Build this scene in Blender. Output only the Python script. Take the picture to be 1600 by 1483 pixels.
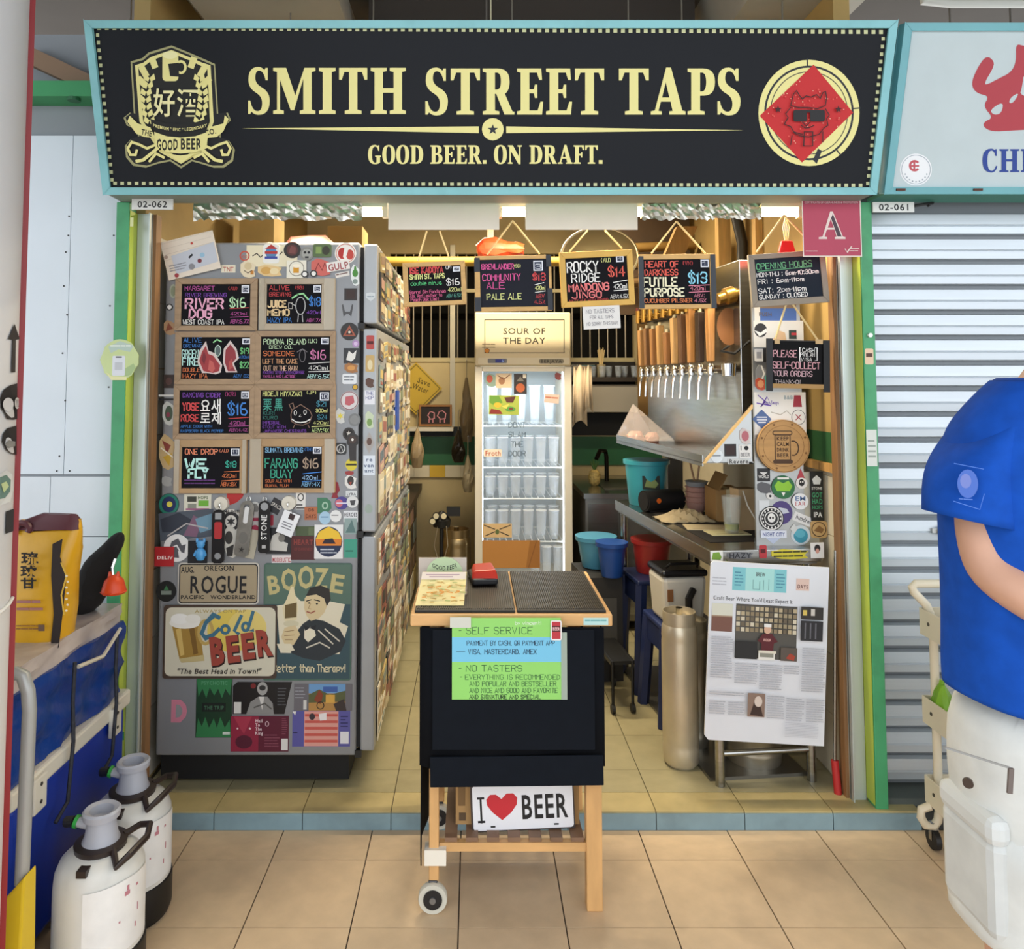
import bpy, math, random
from mathutils import Vector, Matrix, Euler
from mathutils.geometry import tessellate_polygon
scene = bpy.context.scene
for _o in list(bpy.data.objects): bpy.data.objects.remove(_o)
C = scene.collection
PI = math.pi
rnd = random.Random(7)

# ---------------------------------------------------------------- camera, sky, exposure
FPX, CX, CY, PITCH = 1187.0, 740.0, 532.0, math.radians(3.1)
CAM = Vector((0.0, -2.58, 1.52))
cam_d = bpy.data.cameras.new('camera'); cam = bpy.data.objects.new('camera', cam_d); C.objects.link(cam)
cam.location = CAM; cam.rotation_euler = (PI / 2 + PITCH, 0, 0)
cam_d.sensor_fit = 'HORIZONTAL'; cam_d.sensor_width = 36; cam_d.lens = FPX / 1600 * 36
cam_d.shift_x = (800 - CX) / 1600; cam_d.shift_y = (CY - 741.5) / 1600
cam_d.clip_start = 0.05
scene.camera = cam
world = bpy.data.worlds.new('sky'); scene.world = world; world.use_nodes = True
world.node_tree.nodes['Background'].inputs[0].default_value = (0.90, 0.95, 1.0, 1)
world.node_tree.nodes['Background'].inputs[1].default_value = 1.85
vs = scene.view_settings
vs.view_transform = 'Standard'; vs.look = 'None'; vs.exposure = 0.4; vs.gamma = 1.0; vs.use_curve_mapping = False
scene.cycles.max_bounces = 8; scene.cycles.diffuse_bounces = 4; scene.cycles.glossy_bounces = 3
scene.cycles.transmission_bounces = 6; scene.cycles.transparent_max_bounces = 12
scene.cycles.caustics_reflective = False; scene.cycles.caustics_refractive = False

def ray(px, py):
    u, v = (px - CX) / FPX, -(py - CY) / FPX
    c, s = math.cos(PITCH), math.sin(PITCH)
    return Vector((u, c - v * s, s + v * c))
def at(px, py, Y):
    d = ray(px, py); return CAM + d * ((Y - CAM.y) / d.y)
def at_z(px, py, Z):
    d = ray(px, py); return CAM + d * ((Z - CAM.z) / d.z)
def at_x(px, py, X):
    d = ray(px, py); return CAM + d * ((X - CAM.x) / d.x)
def mpp(Y): return (Y - CAM.y) / FPX          # metres per photo pixel at a depth

# ---------------------------------------------------------------- materials
def lin(c): return c / 12.92 if c <= 0.04045 else ((c + 0.055) / 1.055) ** 2.4
def rgb(h): h = h.lstrip('#'); return tuple(lin(int(h[i:i + 2], 16) / 255) for i in (0, 2, 4)) + (1,)
_mats = {}
def M(col, rough=0.6, metal=0.0, noise=0.0, scale=8.0, bump=0.0, bscale=None, emit=0.0, alpha=1.0, rand=0.0, trans=0.0, stretch=None, spec=0.5, dirt=None):
    key = (col, rough, metal, noise, scale, bump, bscale, emit, alpha, rand, trans, stretch, spec, dirt)
    if key in _mats: return _mats[key]
    m = bpy.data.materials.new('mat_' + col.strip('#')); m.use_nodes = True
    nt = m.node_tree; b = nt.nodes['Principled BSDF']
    c = rgb(col)
    b.inputs['Base Color'].default_value = c; b.inputs['Roughness'].default_value = rough; b.inputs['Metallic'].default_value = metal
    b.inputs['Specular IOR Level'].default_value = spec
    m.diffuse_color = c
    if noise or bump or rand or dirt:
        tc = nt.nodes.new('ShaderNodeTexCoord'); mp = nt.nodes.new('ShaderNodeMapping')
        nt.links.new(tc.outputs['Object'], mp.inputs[0])
        if stretch: mp.inputs['Scale'].default_value = stretch
        src = None
        if noise:
            n = nt.nodes.new('ShaderNodeTexNoise'); n.inputs['Scale'].default_value = scale; n.inputs['Detail'].default_value = 5
            nt.links.new(mp.outputs[0], n.inputs['Vector'])
            r = nt.nodes.new('ShaderNodeMapRange')
            r.inputs[1].default_value = .3; r.inputs[2].default_value = .7
            r.inputs[3].default_value = 1 - noise; r.inputs[4].default_value = 1 + noise
            nt.links.new(n.outputs[0], r.inputs[0]); src = r.outputs[0]
        if rand:
            oi = nt.nodes.new('ShaderNodeObjectInfo'); r2 = nt.nodes.new('ShaderNodeMapRange')
            r2.inputs[3].default_value = 1 - rand; r2.inputs[4].default_value = 1 + rand
            nt.links.new(oi.outputs['Random'], r2.inputs[0])
            if src is not None:
                mu = nt.nodes.new('ShaderNodeMath'); mu.operation = 'MULTIPLY'
                nt.links.new(src, mu.inputs[0]); nt.links.new(r2.outputs[0], mu.inputs[1]); src = mu.outputs[0]
            else: src = r2.outputs[0]
        out = None
        if src is not None:
            mx = nt.nodes.new('ShaderNodeVectorMath'); mx.operation = 'SCALE'; mx.inputs[0].default_value = c[:3]
            nt.links.new(src, mx.inputs['Scale']); out = mx.outputs[0]
        if dirt:                                   # (colour, noise scale, amount): patchy stains
            n3 = nt.nodes.new('ShaderNodeTexNoise'); n3.inputs['Scale'].default_value = dirt[1]; n3.inputs['Detail'].default_value = 6
            tg = nt.nodes.new('ShaderNodeNewGeometry'); nt.links.new(tg.outputs['Position'], n3.inputs['Vector'])
            r3 = nt.nodes.new('ShaderNodeMapRange'); r3.inputs[1].default_value = .5; r3.inputs[2].default_value = .75; r3.inputs[4].default_value = dirt[2]
            nt.links.new(n3.outputs[0], r3.inputs[0])
            mix = nt.nodes.new('ShaderNodeMix'); mix.data_type = 'RGBA'
            nt.links.new(r3.outputs[0], mix.inputs[0])
            if out is not None: nt.links.new(out, mix.inputs[6])
            else: mix.inputs[6].default_value = c
            mix.inputs[7].default_value = rgb(dirt[0]); out = mix.outputs[2]
        if out is not None: nt.links.new(out, b.inputs['Base Color'])
        if bump:
            n2 = nt.nodes.new('ShaderNodeTexNoise'); n2.inputs['Scale'].default_value = bscale or scale * 6; n2.inputs['Detail'].default_value = 4
            nt.links.new(mp.outputs[0], n2.inputs['Vector'])
            bp = nt.nodes.new('ShaderNodeBump'); bp.inputs['Strength'].default_value = bump; bp.inputs['Distance'].default_value = 0.01
            nt.links.new(n2.outputs[0], bp.inputs['Height']); nt.links.new(bp.outputs[0], b.inputs['Normal'])
    if emit:
        b.inputs['Emission Color'].default_value = c; b.inputs['Emission Strength'].default_value = emit
    if trans: b.inputs['Transmission Weight'].default_value = trans; b.inputs['IOR'].default_value = 1.3
    if alpha < 1: b.inputs['Alpha'].default_value = alpha
    _mats[key] = m; return m
def clear(col='#ffffff', a=0.2, rough=0.05):   # clear film, acrylic, glassware
    return M(col, rough, alpha=a, spec=0.8)
def wood(col, noise=.25): return M(col, .55, noise=noise, scale=3, stretch=(14, 14, 1.2), bump=.1, bscale=20)
STEEL = M('#a6a6a3', .25, 1.0, noise=.12, scale=3, stretch=(2, 2, 30))
STEELD = M('#8d8c88', .38, 1.0, noise=.15, scale=4)
CHROME = M('#e2e2e0', .12, 1.0)
BLACK = M('#0b0b0c', .5)
WHITE = M('#eceae4', .55)

# ---------------------------------------------------------------- mesh building
class MB:
    def __init__(s, mat=None): s.v, s.f, s.m, s.mats, s.cur = [], [], [], [], 0; (s.use(mat) if mat else None)
    def use(s, mat):
        if mat not in s.mats: s.mats.append(mat)
        s.cur = s.mats.index(mat); return s
    def add(s, vs_, fs, T=None):
        o = len(s.v); s.v += [tuple(T @ Vector(p)) if T else tuple(p) for p in vs_]
        s.f += [tuple(i + o for i in f) for f in fs]; s.m += [s.cur] * len(fs); return s
    def box(s, c, size, rot=None, taper=1.0):
        x, y, z = size[0] / 2, size[1] / 2, size[2] / 2; t = taper
        vs_ = [(-x*t, -y*t, -z), (x*t, -y*t, -z), (x*t, y*t, -z), (-x*t, y*t, -z), (-x, -y, z), (x, -y, z), (x, y, z), (-x, y, z)]
        T = Matrix.Translation(c) @ (Euler(rot).to_matrix().to_4x4() if rot else Matrix.Identity(4))
        return s.add(vs_, [(0, 3, 2, 1), (4, 5, 6, 7), (0, 1, 5, 4), (1, 2, 6, 5), (2, 3, 7, 6), (3, 0, 4, 7)], T)
    def bb(s, x0, x1, y0, y1, z0, z1): return s.box(((x0+x1)/2, (y0+y1)/2, (z0+z1)/2), (abs(x1-x0), abs(y1-y0), abs(z1-z0)))
    def cyl(s, p0, p1, r0, r1=None, n=16, caps=True):
        p0, p1 = Vector(p0), Vector(p1); r1 = r0 if r1 is None else r1
        q = (p1 - p0).to_track_quat('Z', 'Y').to_matrix(); vs_ = []
        for p, r in ((p0, r0), (p1, r1)):
            for i in range(n):
                a = 2 * PI * i / n; vs_.append(p + q @ Vector((r * math.cos(a), r * math.sin(a), 0)))
        fs = [(i, (i + 1) % n, n + (i + 1) % n, n + i) for i in range(n)]
        if caps: fs += [tuple(range(n - 1, -1, -1)), tuple(range(n, 2 * n))]
        return s.add(vs_, fs)
    def tube(s, pts, r, n=8, closed=False):
        P = [Vector(p) for p in pts]; k = len(P); vs_ = []; up = Vector((0, 0, 1))
        R = r if isinstance(r, (list, tuple)) else [r] * k; last = None
        for i, p in enumerate(P):
            a = P[(i - 1) % k] if (closed or i > 0) else p; b = P[(i + 1) % k] if (closed or i < k - 1) else p
            t = (b - a).normalized()
            if last is None:
                ref = up if abs(t.z) < .9 else Vector((1, 0, 0)); u = t.cross(ref).normalized()
            else: u = (last - t * last.dot(t)).normalized()
            last = u; w = t.cross(u)
            for j in range(n):
                an = 2 * PI * j / n; vs_.append(p + (u * math.cos(an) + w * math.sin(an)) * R[i])
        fs = []
        for i in range(k if closed else k - 1):
            i2 = (i + 1) % k
            fs += [(i*n+j, i*n+(j+1) % n, i2*n+(j+1) % n, i2*n+j) for j in range(n)]
        if not closed: fs += [tuple(range(n - 1, -1, -1)), tuple((k-1)*n + j for j in range(n))]
        return s.add(vs_, fs)
    def lathe(s, prof, c=(0, 0, 0), n=24, sx=1, sy=1, T=None):
        vs_ = []; k = len(prof)
        for r, z in prof:
            for j in range(n):
                a = 2 * PI * j / n; vs_.append((c[0] + r * sx * math.cos(a), c[1] + r * sy * math.sin(a), c[2] + z))
        fs = [(i*n+j, i*n+(j+1) % n, (i+1)*n+(j+1) % n, (i+1)*n+j) for i in range(k-1) for j in range(n)]
        if prof[0][0] > 1e-6: fs.append(tuple(range(n - 1, -1, -1)))
        if prof[-1][0] > 1e-6: fs.append(tuple((k-1)*n + j for j in range(n)))
        return s.add(vs_, fs, T)
    def loft(s, rings, close=True):                # rings: lists of points, same count
        n = len(rings[0]); vs_ = [p for r in rings for p in r]
        fs = [(i*n+j, i*n+(j+1) % n, (i+1)*n+(j+1) % n, (i+1)*n+j) for i in range(len(rings)-1) for j in range(n)]
        if close: fs += [tuple(range(n - 1, -1, -1)), tuple((len(rings)-1)*n + j for j in range(n))]
        return s.add(vs_, fs)
    def prism(s, poly, y0, y1, holes=()):           # outline in x,z extruded along y (y0 = front)
        k = len(poly); tri = tessellate_polygon([[Vector((p[0], p[1], 0)) for p in q] for q in [poly] + list(holes)])
        allp = [p for q in [poly] + list(holes) for p in q]; N = len(allp)
        vs_ = [(x, y0, z) for x, z in allp] + [(x, y1, z) for x, z in allp]
        fs = [orient(t, allp, 1) for t in tri] + [tuple(i + N for i in orient(t, allp, -1)) for t in tri]
        o = 0
        for q in [poly] + list(holes):
            n = len(q); fs += [(o+i, o+(i+1) % n, N+o+(i+1) % n, N+o+i) for i in range(n)]; o += n
        return s.add(vs_, fs)
    def build(s, name, parent=None, mat=None, smooth=False, bevel=0, local=False, loc=None, rot=None, sub=0):
        if mat is not None: s.use(mat); s.m = [s.cur] * len(s.f) if len(s.mats) == 1 else s.m
        me = bpy.data.meshes.new(name)
        off = Vector((0, 0, 0))
        if not local and parent is not None: off = Vector(ORIG.get(parent.name, (0, 0, 0)))
        if not local and parent is None and loc is not None: off = Vector(loc)
        me.from_pydata([tuple(Vector(p) - off) for p in s.v], [], s.f)
        for mt in s.mats: me.materials.append(mt)
        if len(s.mats) > 1: me.polygons.foreach_set('material_index', s.m)
        if smooth:
            me.polygons.foreach_set('use_smooth', [True] * len(me.polygons))
            me.set_sharp_from_angle(angle=math.radians(38))
        me.update()
        return link(name, me, parent, loc, rot, bevel, sub)
def link(name, me, parent=None, loc=None, rot=None, bevel=0, sub=0):
    o = bpy.data.objects.new(name, me); C.objects.link(o)
    if parent is not None: o.parent = parent; ORIG[o.name] = ORIG.get(parent.name, (0, 0, 0))
    if loc is not None: o.location = loc; ORIG[o.name] = tuple(loc)
    if rot is not None: o.rotation_euler = rot
    if bevel:
        b = o.modifiers.new('edge', 'BEVEL'); b.width = bevel; b.segments = 2; b.limit_method = 'ANGLE'; b.angle_limit = math.radians(40)
    if sub:
        b = o.modifiers.new('smooth', 'SUBSURF'); b.levels = sub; b.render_levels = sub
    return o
ORIG = {}
def orient(t, P, sgn):
    a, b, c = (P[i] for i in t)
    cr = (b[0]-a[0])*(c[1]-a[1]) - (b[1]-a[1])*(c[0]-a[0])
    return tuple(t) if cr * sgn > 0 else tuple(reversed(t))
def tag(o, label=None, cat=None, group=None, kind=None):
    if label: o['label'] = label
    if cat: o['category'] = cat
    if group: o['group'] = group
    if kind: o['kind'] = kind
    return o
def thing(name, label, cat, loc=(0, 0, 0), rot=(0, 0, 0), group=None):
    o = bpy.data.objects.new(name, None); C.objects.link(o); o.location = loc; o.rotation_euler = rot; o.empty_display_size = .05
    ORIG[o.name] = tuple(loc); return tag(o, label, cat, group)
def struct(o, label=None): return tag(o, label, kind='structure')
def copy_tree(o, parent=None):
    c = o.copy(); C.objects.link(c)
    if parent is not None: c.parent = parent
    for ch in list(o.children): copy_tree(ch, c)
    return c

# ---------------------------------------------------------------- lettering: a hand-written stroke font, a bold serif, the built-in sans
SF = {'A':'00 26 40|12 32','B':'00 06 36 45 44 33 03|33 42 41 30 00','C':'45 36 16 05 01 10 30 41','D':'00 06 26 44 42 20 00','E':'40 00 06 46|03 33',
'F':'00 06 46|03 33','G':'45 36 16 05 01 10 30 41 43 23','H':'00 06|40 46|03 43','I':'20 26','J':'46 41 30 10 01','K':'00 06|46 03 40','L':'06 00 40',
'M':'00 06 23 46 40','N':'00 06 40 46','O':'10 01 05 16 36 45 41 30 10','P':'00 06 36 45 44 33 03','Q':'10 01 05 16 36 45 41 30 10|22 40',
'R':'00 06 36 45 44 33 03|23 40','S':'45 36 16 05 04 13 33 42 41 30 10 01','T':'20 26|06 46','U':'06 01 10 30 41 46','V':'06 20 46','W':'06 10 23 30 46',
'X':'00 46|06 40','Y':'06 23 46|23 20','Z':'06 46 00 40','0':'10 01 05 16 36 45 41 30 10','1':'14 26 20','2':'05 16 36 45 44 00 40','3':'05 16 36 45 44 33 13|33 42 41 30 10 01',
'4':'30 36 02 42','5':'46 06 03 33 42 41 30 10 01','6':'36 16 04 01 10 30 41 42 33 03','7':'06 46 10','8':'13 04 05 16 36 45 44 33 13 02 01 10 30 41 42 33','9':'43 13 04 05 16 36 45 41 30',
'$':'45 36 16 05 04 13 33 42 41 30 10 01|27 20','.':'20 21','\'':'26 25',',':'20 10','-':'13 33',':':'20 21|24 25','!':'26 22|20 21','%':'00 46|06 15|31 40','(':'36 24 22 30',')':'16 24 22 10','/':'00 46','&':'40 05 16 25 02 10 20 42','"':'16 15|36 35','#':'11 41|13 43|10 15|30 35',
'a':'34 14 03 01 10 30 34 40','b':'06 00 30 41 43 34 04','c':'43 34 14 03 01 10 30 41','d':'46 40 10 01 03 14 44','e':'02 42 43 34 14 03 01 10 40','f':'46 35 20|14 34','g':'44 14 03 02 11 41|44 40 00','h':'06 00|03 24 43 40',
'i':'20 24|25 26','k':'06 00|44 02 40','l':'26 20','m':'00 04|03 14 23 20|23 34 43 40','n':'00 04|03 24 43 40','o':'10 01 03 14 34 43 41 30 10','p':'00 04 34 43 42 31 01','r':'00 04|02 24 44','s':'44 14 03 32 41 30 00','t':'26 21 30|14 44','u':'04 01 10 30 44|34 40','v':'04 20 44','w':'04 10 23 30 44','x':'00 44|04 40','y':'04 21|44 10','z':'04 44 00 40','j':'34 31 20 10','q':'44 14 03 02 11 41|44 40'}
SERIF = {
'I':(44,[[(0,0),(44,0),(44,7),(34,9),(34,91),(44,93),(44,100),(0,100),(0,93),(10,91),(10,9),(0,7)]]),
'T':(74,[[(15,0),(59,0),(59,7),(48,9),(48,91),(60,91),(67,74),(74,74),(74,100),(0,100),(0,74),(7,74),(14,91),(26,91),(26,9),(15,7)]]),
'H':(92,[[(0,0),(42,0),(42,7),(32,9),(32,46),(60,46),(60,9),(50,7),(50,0),(92,0),(92,7),(82,9),(82,91),(92,93),(92,100),(50,100),(50,93),(60,91),(60,56),(32,56),(32,91),(42,93),(42,100),(0,100),(0,93),(10,91),(10,9),(0,7)]]),
'E':(66,[[(0,0),(63,0),(66,28),(59,28),(52,9),(31,9),(31,46),(42,46),(45,36),(51,36),(51,65),(45,65),(42,55),(31,55),(31,91),(50,91),(56,75),(63,75),(61,100),(0,100),(0,93),(9,91),(9,9),(0,7)]]),
'F':(62,[[(0,0),(42,0),(42,7),(31,9),(31,44),(42,44),(45,34),(51,34),(51,63),(45,63),(42,54),(31,54),(31,91),(48,91),(54,74),(62,74),(60,100),(0,100),(0,93),(9,91),(9,9),(0,7)]]),
'M':(111,[[(0,0),(28,0),(28,7),(18,9),(18,74),(46,8),(55,8),(79,76),(79,9),(70,7),(70,0),(111,0),(111,7),(101,9),(101,91),(111,93),(111,100),(82,100),(58,40),(34,100),(0,100),(0,93),(10,91),(10,9),(0,7)]]),
'N':(84,[[(0,0),(27,0),(27,7),(18,9),(18,68),(62,-2),(74,-2),(74,91),(83,93),(83,100),(56,100),(56,93),(65,91),(65,38),(29,100),(0,100),(0,93),(9,91),(9,9),(0,7)]]),
'P':(68,[[(0,0),(42,0),(42,7),(31,9),(31,41),(40,41),(68,41,1),(68,71),(68,100,1),(38,100),(0,100),(0,93),(9,91),(9,9),(0,7)],[(31,50),(35,50),(46,50,1),(46,71),(46,91,1),(35,91),(31,91)]]),
'R':(80,[[(0,0),(42,0),(42,7),(31,9),(31,45),(34,45),(55,0),(80,0),(80,6),(75,7),(56,45),(68,52,1),(68,71),(68,100,1),(38,100),(0,100),(0,93),(9,91),(9,9),(0,7)],[(31,54),(35,54),(46,54,1),(46,72),(46,91,1),(35,91),(31,91)]]),
'B':(72,[[(0,0),(40,0),(72,0,1),(72,28),(72,50,1),(50,53),(67,58,1),(67,76),(67,100,1),(38,100),(0,100),(0,93),(9,91),(9,9),(0,7)],[(31,9),(36,9),(49,9,1),(49,29),(49,48,1),(36,48),(31,48)],[(31,57),(35,57),(45,57,1),(45,74),(45,91,1),(35,91),(31,91)]]),
'D':(76,[[(0,0),(36,0),(76,0,1),(76,50),(76,100,1),(36,100),(0,100),(0,93),(9,91),(9,9),(0,7)],[(31,9),(34,9),(52,10,1),(52,50),(52,91,1),(34,91),(31,91)]]),
'O':(76,[[(38,-2),(76,-2,1),(76,50),(76,102,1),(38,102),(0,102,1),(0,50),(0,-2,1)],[(38,6),(53,6,1),(53,50),(53,94,1),(38,94),(23,94,1),(23,50),(23,6,1)]]),
'G':(78,[[(66,100),(60,100),(57,95),(50,102,1),(40,102),(0,102,1),(0,50),(0,-2,1),(42,-2),(58,-2,1),(71,6),(71,36),(77,38),(77,44),(42,44),(42,38),(50,36),(50,9),(46,6,1),(42,6),(23,6,1),(23,50),(23,93,1),(42,93),(56,93,1),(60,70),(66,70)]]),
'C':(70,[[(66,100),(60,100),(57,95),(50,102,1),(40,102),(0,102,1),(0,50),(0,-2,1),(42,-2),(62,-2,1),(69,26),(62,28),(56,6,1),(42,6),(23,6,1),(23,50),(23,93,1),(42,93),(56,93,1),(60,70),(66,70)]]),
'A':(86,[[(0,0),(27,0),(27,7),(19,8),(25,28),(49,28),(54,8),(46,7),(46,0),(86,0),(86,7),(78,9),(50,102),(38,102),(10,9),(0,7)],[(28,37),(46,37),(37,70)]]),
'S':(58,[[(53,100),(47,100),(44,95),(37,102,1),(28,102),(2,102,1),(2,74),(2,56,1),(22,46),(38,38,1),(38,24),(38,6,1),(26,6),(12,6,1),(7,29),(1,29),(1,0),(7,0),(10,5),(18,-2,1),(29,-2),(58,-2,1),(58,29),(58,48,1),(36,58),(20,66,1),(20,78),(20,94,1),(30,94),(42,94,1),(47,73),(53,73)]]),
'.':(24,[[(0,0),(22,0),(22,20),(0,20)]])}
def contour(pts, n=6):
    out = []; k = len(pts)
    for i, p in enumerate(pts):
        if len(p) == 3:
            a, b = pts[(i-1) % k], pts[(i+1) % k]
            for j in range(1, n):
                t = j / n; out.append(tuple((1-t)**2*a[q] + 2*t*(1-t)*p[q] + t*t*b[q] for q in (0, 1)))
        else: out.append(p[:2])
    return out
_sans = {}
def sans_glyph(ch, bold):
    k = (ch, bold)
    if k not in _sans:
        cu = bpy.data.curves.new('g', 'FONT'); cu.body = ch; cu.size = 1; cu.resolution_u = 2; cu.offset = bold
        cu.fill_mode = 'BOTH'
        ob = bpy.data.objects.new('g', cu); C.objects.link(ob)
        bpy.context.view_layer.update()
        me = bpy.data.meshes.new_from_object(ob.evaluated_get(bpy.context.evaluated_depsgraph_get()))
        v = [(p.co.x, p.co.y) for p in me.vertices]; f = [tuple(p.vertices) for p in me.polygons]
        w = (max((p[0] for p in v), default=.25) + .07)
        bpy.data.objects.remove(ob); bpy.data.curves.remove(cu); bpy.data.meshes.remove(me)
        _sans[k] = (v, f, w)
    return _sans[k]

class D:
    """flat print: drawn in photo-pixel units (x right, y down) on a plane facing -y; each call lies a hair in front of the last"""
    def __init__(s, m=None, fn=None, front=0.0, step=.00012):
        s.fn = fn or (lambda x, y: (x * m, -y * m)); s.front, s.step, s.n, s.mb = front, step, 0, MB()
    def _add(s, pts, faces, col):
        s.n += 1; y = s.front - s.n * s.step
        s.mb.use(col if not isinstance(col, str) else M(col, .6))
        V = [(q[0], q[1]) for q in (s.fn(*p) for p in pts)]
        s.mb.add([(x, y, z) for x, z in V], [orient3(f, V) for f in faces]); return s
    def poly(s, pts, col, holes=()):
        tri = tessellate_polygon([[Vector((p[0], p[1], 0)) for p in q] for q in [pts] + list(holes)])
        return s._add([p for q in [pts] + list(holes) for p in q], [tuple(t) for t in tri], col)
    def rect(s, x0, y0, x1, y1, col): return s._add([(x0, y0), (x1, y0), (x1, y1), (x0, y1)], [(0, 1, 2, 3)], col)
    def rrect(s, x0, y0, x1, y1, r, col):
        pts = []
        for cx, cy, a0 in ((x1-r, y0+r, -90), (x1-r, y1-r, 0), (x0+r, y1-r, 90), (x0+r, y0+r, 180)):
            for k in range(5): a = math.radians(a0 + k * 22.5); pts.append((cx + r * math.cos(a), cy + r * math.sin(a)))
        return s._add(pts, [tuple(range(len(pts)))], col)
    def frame(s, x0, y0, x1, y1, w, col):
        return s._add([(x0,y0),(x1,y0),(x1,y1),(x0,y1),(x0+w,y0+w),(x1-w,y0+w),(x1-w,y1-w),(x0+w,y1-w)], [(0,1,5,4),(1,2,6,5),(2,3,7,6),(3,0,4,7)], col)
    def ell(s, cx, cy, rx, ry, col, n=20):
        return s._add([(cx + rx*math.cos(2*PI*i/n), cy + ry*math.sin(2*PI*i/n)) for i in range(n)], [tuple(range(n))], col)
    def ring(s, cx, cy, rx, ry, w, col, n=28, a0=0, a1=360):
        k = n + 1; pts = []
        for i in range(k):
            a = math.radians(a0 + (a1-a0)*i/n); pts += [(cx + rx*math.cos(a), cy + ry*math.sin(a)), (cx + (rx-w)*math.cos(a), cy + (ry-w)*math.sin(a))]
        return s._add(pts, [(2*i, 2*i+2, 2*i+3, 2*i+1) for i in range(n)], col)
    def star(s, cx, cy, r, col, n=5, q=.42, rot=-90):
        pts = [(cx + (r if i % 2 == 0 else r*q)*math.cos(math.radians(rot+180*i/n)), cy + (r if i % 2 == 0 else r*q)*math.sin(math.radians(rot+180*i/n))) for i in range(2*n)]
        return s.poly(pts, col)
    def _ribbon(s, pts, w, V, Fs):
        k = len(pts); o = len(V)
        for i, p in enumerate(pts):
            a, b = pts[max(i-1, 0)], pts[min(i+1, k-1)]
            tx, ty = b[0]-a[0], b[1]-a[1]; L = math.hypot(tx, ty) or 1; tx, ty = tx/L, ty/L
            ex = w*.4 if i == k-1 else (-w*.4 if i == 0 else 0)
            sc = w/2
            if 0 < i < k-1:
                ux, uy = p[0]-a[0], p[1]-a[1]; l2 = math.hypot(ux, uy) or 1; co = abs((ux*tx+uy*ty)/l2); sc = w/2/max(co, .6)
            V += [(p[0]-ty*sc+tx*ex, p[1]+tx*sc+ty*ex), (p[0]+ty*sc+tx*ex, p[1]-tx*sc+ty*ex)]
        Fs += [(o+2*i, o+2*i+2, o+2*i+3, o+2*i+1) for i in range(k-1)]
    def line(s, pts, w, col):
        V, Fs = [], []; s._ribbon(pts, w, V, Fs); return s._add(V, Fs, col)
    def lines(s, strokes, w, col):
        V, Fs = [], []
        for p in strokes: s._ribbon(p, w, V, Fs)
        return s._add(V, Fs, col)
    def hand(s, txt, x, y, h, col, w=None, wt=.12, jit=.028, rot=0, slant=0):
        """hand-lettered stroke text: left x, baseline y, cap height h, fitted to width w"""
        V, Fs = [], []; adv = 0; st = []
        for ch in txt:
            g = SF.get(ch) or SF.get(ch.upper())
            if ch == ' ' or g is None: adv += 3.4; continue
            narrow = ch in "I1l.,:'!i-"
            ox = -1.2 if narrow else 0
            for stroke in g.split('|'):
                st.append([(adv + ox + int(q[0]) + rnd.uniform(-jit, jit)*6, int(q[1:]) + rnd.uniform(-jit, jit)*6) for q in stroke.split()])
            adv += 3.0 if narrow else 5.4
        adv = max(adv - 1.4, 1); kx = (w / adv) if w else h / 6; ky = h / 6; c, sn = math.cos(rot), math.sin(rot)
        for p in st:
            q = [(a*kx + slant*b*ky, -b*ky) for a, b in p]
            s._ribbon([(x + a*c - b*sn, y + a*sn + b*c) for a, b in q], h*wt, V, Fs)
        return s._add(V, Fs, col) if Fs else s
    def serif(s, txt, x, y, h, col, w, gap=9):
        V, Fs = [], []; adv = 0; G = []
        for ch in txt:
            if ch == ' ': adv += 36; continue
            wd, cs = SERIF[ch]; G.append((adv, [contour(c) for c in cs])); adv += wd + gap
        adv -= gap; kx, ky = w/adv, h/100
        for a, cs in G:
            cs = [[(x + (a+p[0])*kx, y - p[1]*ky) for p in c] for c in cs]
            tri = tessellate_polygon([[Vector((p[0], p[1], 0)) for p in c] for c in cs])
            o = len(V); V += [p for c in cs for p in c]; Fs += [tuple(i+o for i in t) for t in tri]
        return s._add(V, Fs, col)
    def sans(s, txt, x, y, h, col, w=None, bold=.02, rot=0, slant=0, gap=0, arc=0):
        V, Fs = [], []; adv = 0; G = []
        for ch in txt:
            if ch == ' ': adv += .3; continue
            v, f, wd = sans_glyph(ch, bold); G.append((adv, v, f)); adv += wd + gap
        ky = h/.73; kx = (w/max(adv-.07, .1)) if w else ky; c, sn = math.cos(rot), math.sin(rot)
        for a, v, f in G:
            o = len(V)
            for p in v:
                X, Yy = (a+p[0])*kx + slant*p[1]*ky, -p[1]*ky
                if arc: t = X/(w or adv*kx) - .5; Yy += arc*(4*t*t - 1)
                V.append((x + X*c - Yy*sn, y + X*sn + Yy*c))
            Fs += [tuple(i+o for i in q) for q in f]
        return s._add(V, Fs, col) if Fs else s
    def scrawl(s, x0, y0, x1, y1, h, col, wt=.16):      # rows of small illegible print
        y = y0 + h
        st = []
        while y <= y1 + .01:
            x = x0
            while x < x1 - h:
                L = rnd.uniform(1.2, 4) * h; st.append([(x, y - h*.4), (min(x+L, x1), y - h*.4)]); x += L + h*.6
            y += h * 1.6
        return s.lines(st, h*.55, col) if st else s
    def build(s, name, parent, local=True): return s.mb.build(name, parent, local=local)
def orient3(f, V):
    a = sum(V[f[i]][0]*V[f[(i+1) % len(f)]][1] - V[f[(i+1) % len(f)]][0]*V[f[i]][1] for i in range(len(f)))
    return tuple(f) if a > 0 else tuple(reversed(f))

def planefn(loc, rot=(0, 0, 0), front=0.0):
    T = Matrix.Translation(loc) @ Euler(rot).to_matrix().to_4x4(); Ti = T.inverted()
    n = (T.to_3x3() @ Vector((0, -1, 0))); o = T @ Vector((0, front, 0))
    def fn(px, py):
        d = ray(px, py); p = Ti @ (CAM + d * ((o - CAM).dot(n) / d.dot(n))); return (p.x, p.z)
    return fn

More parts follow.
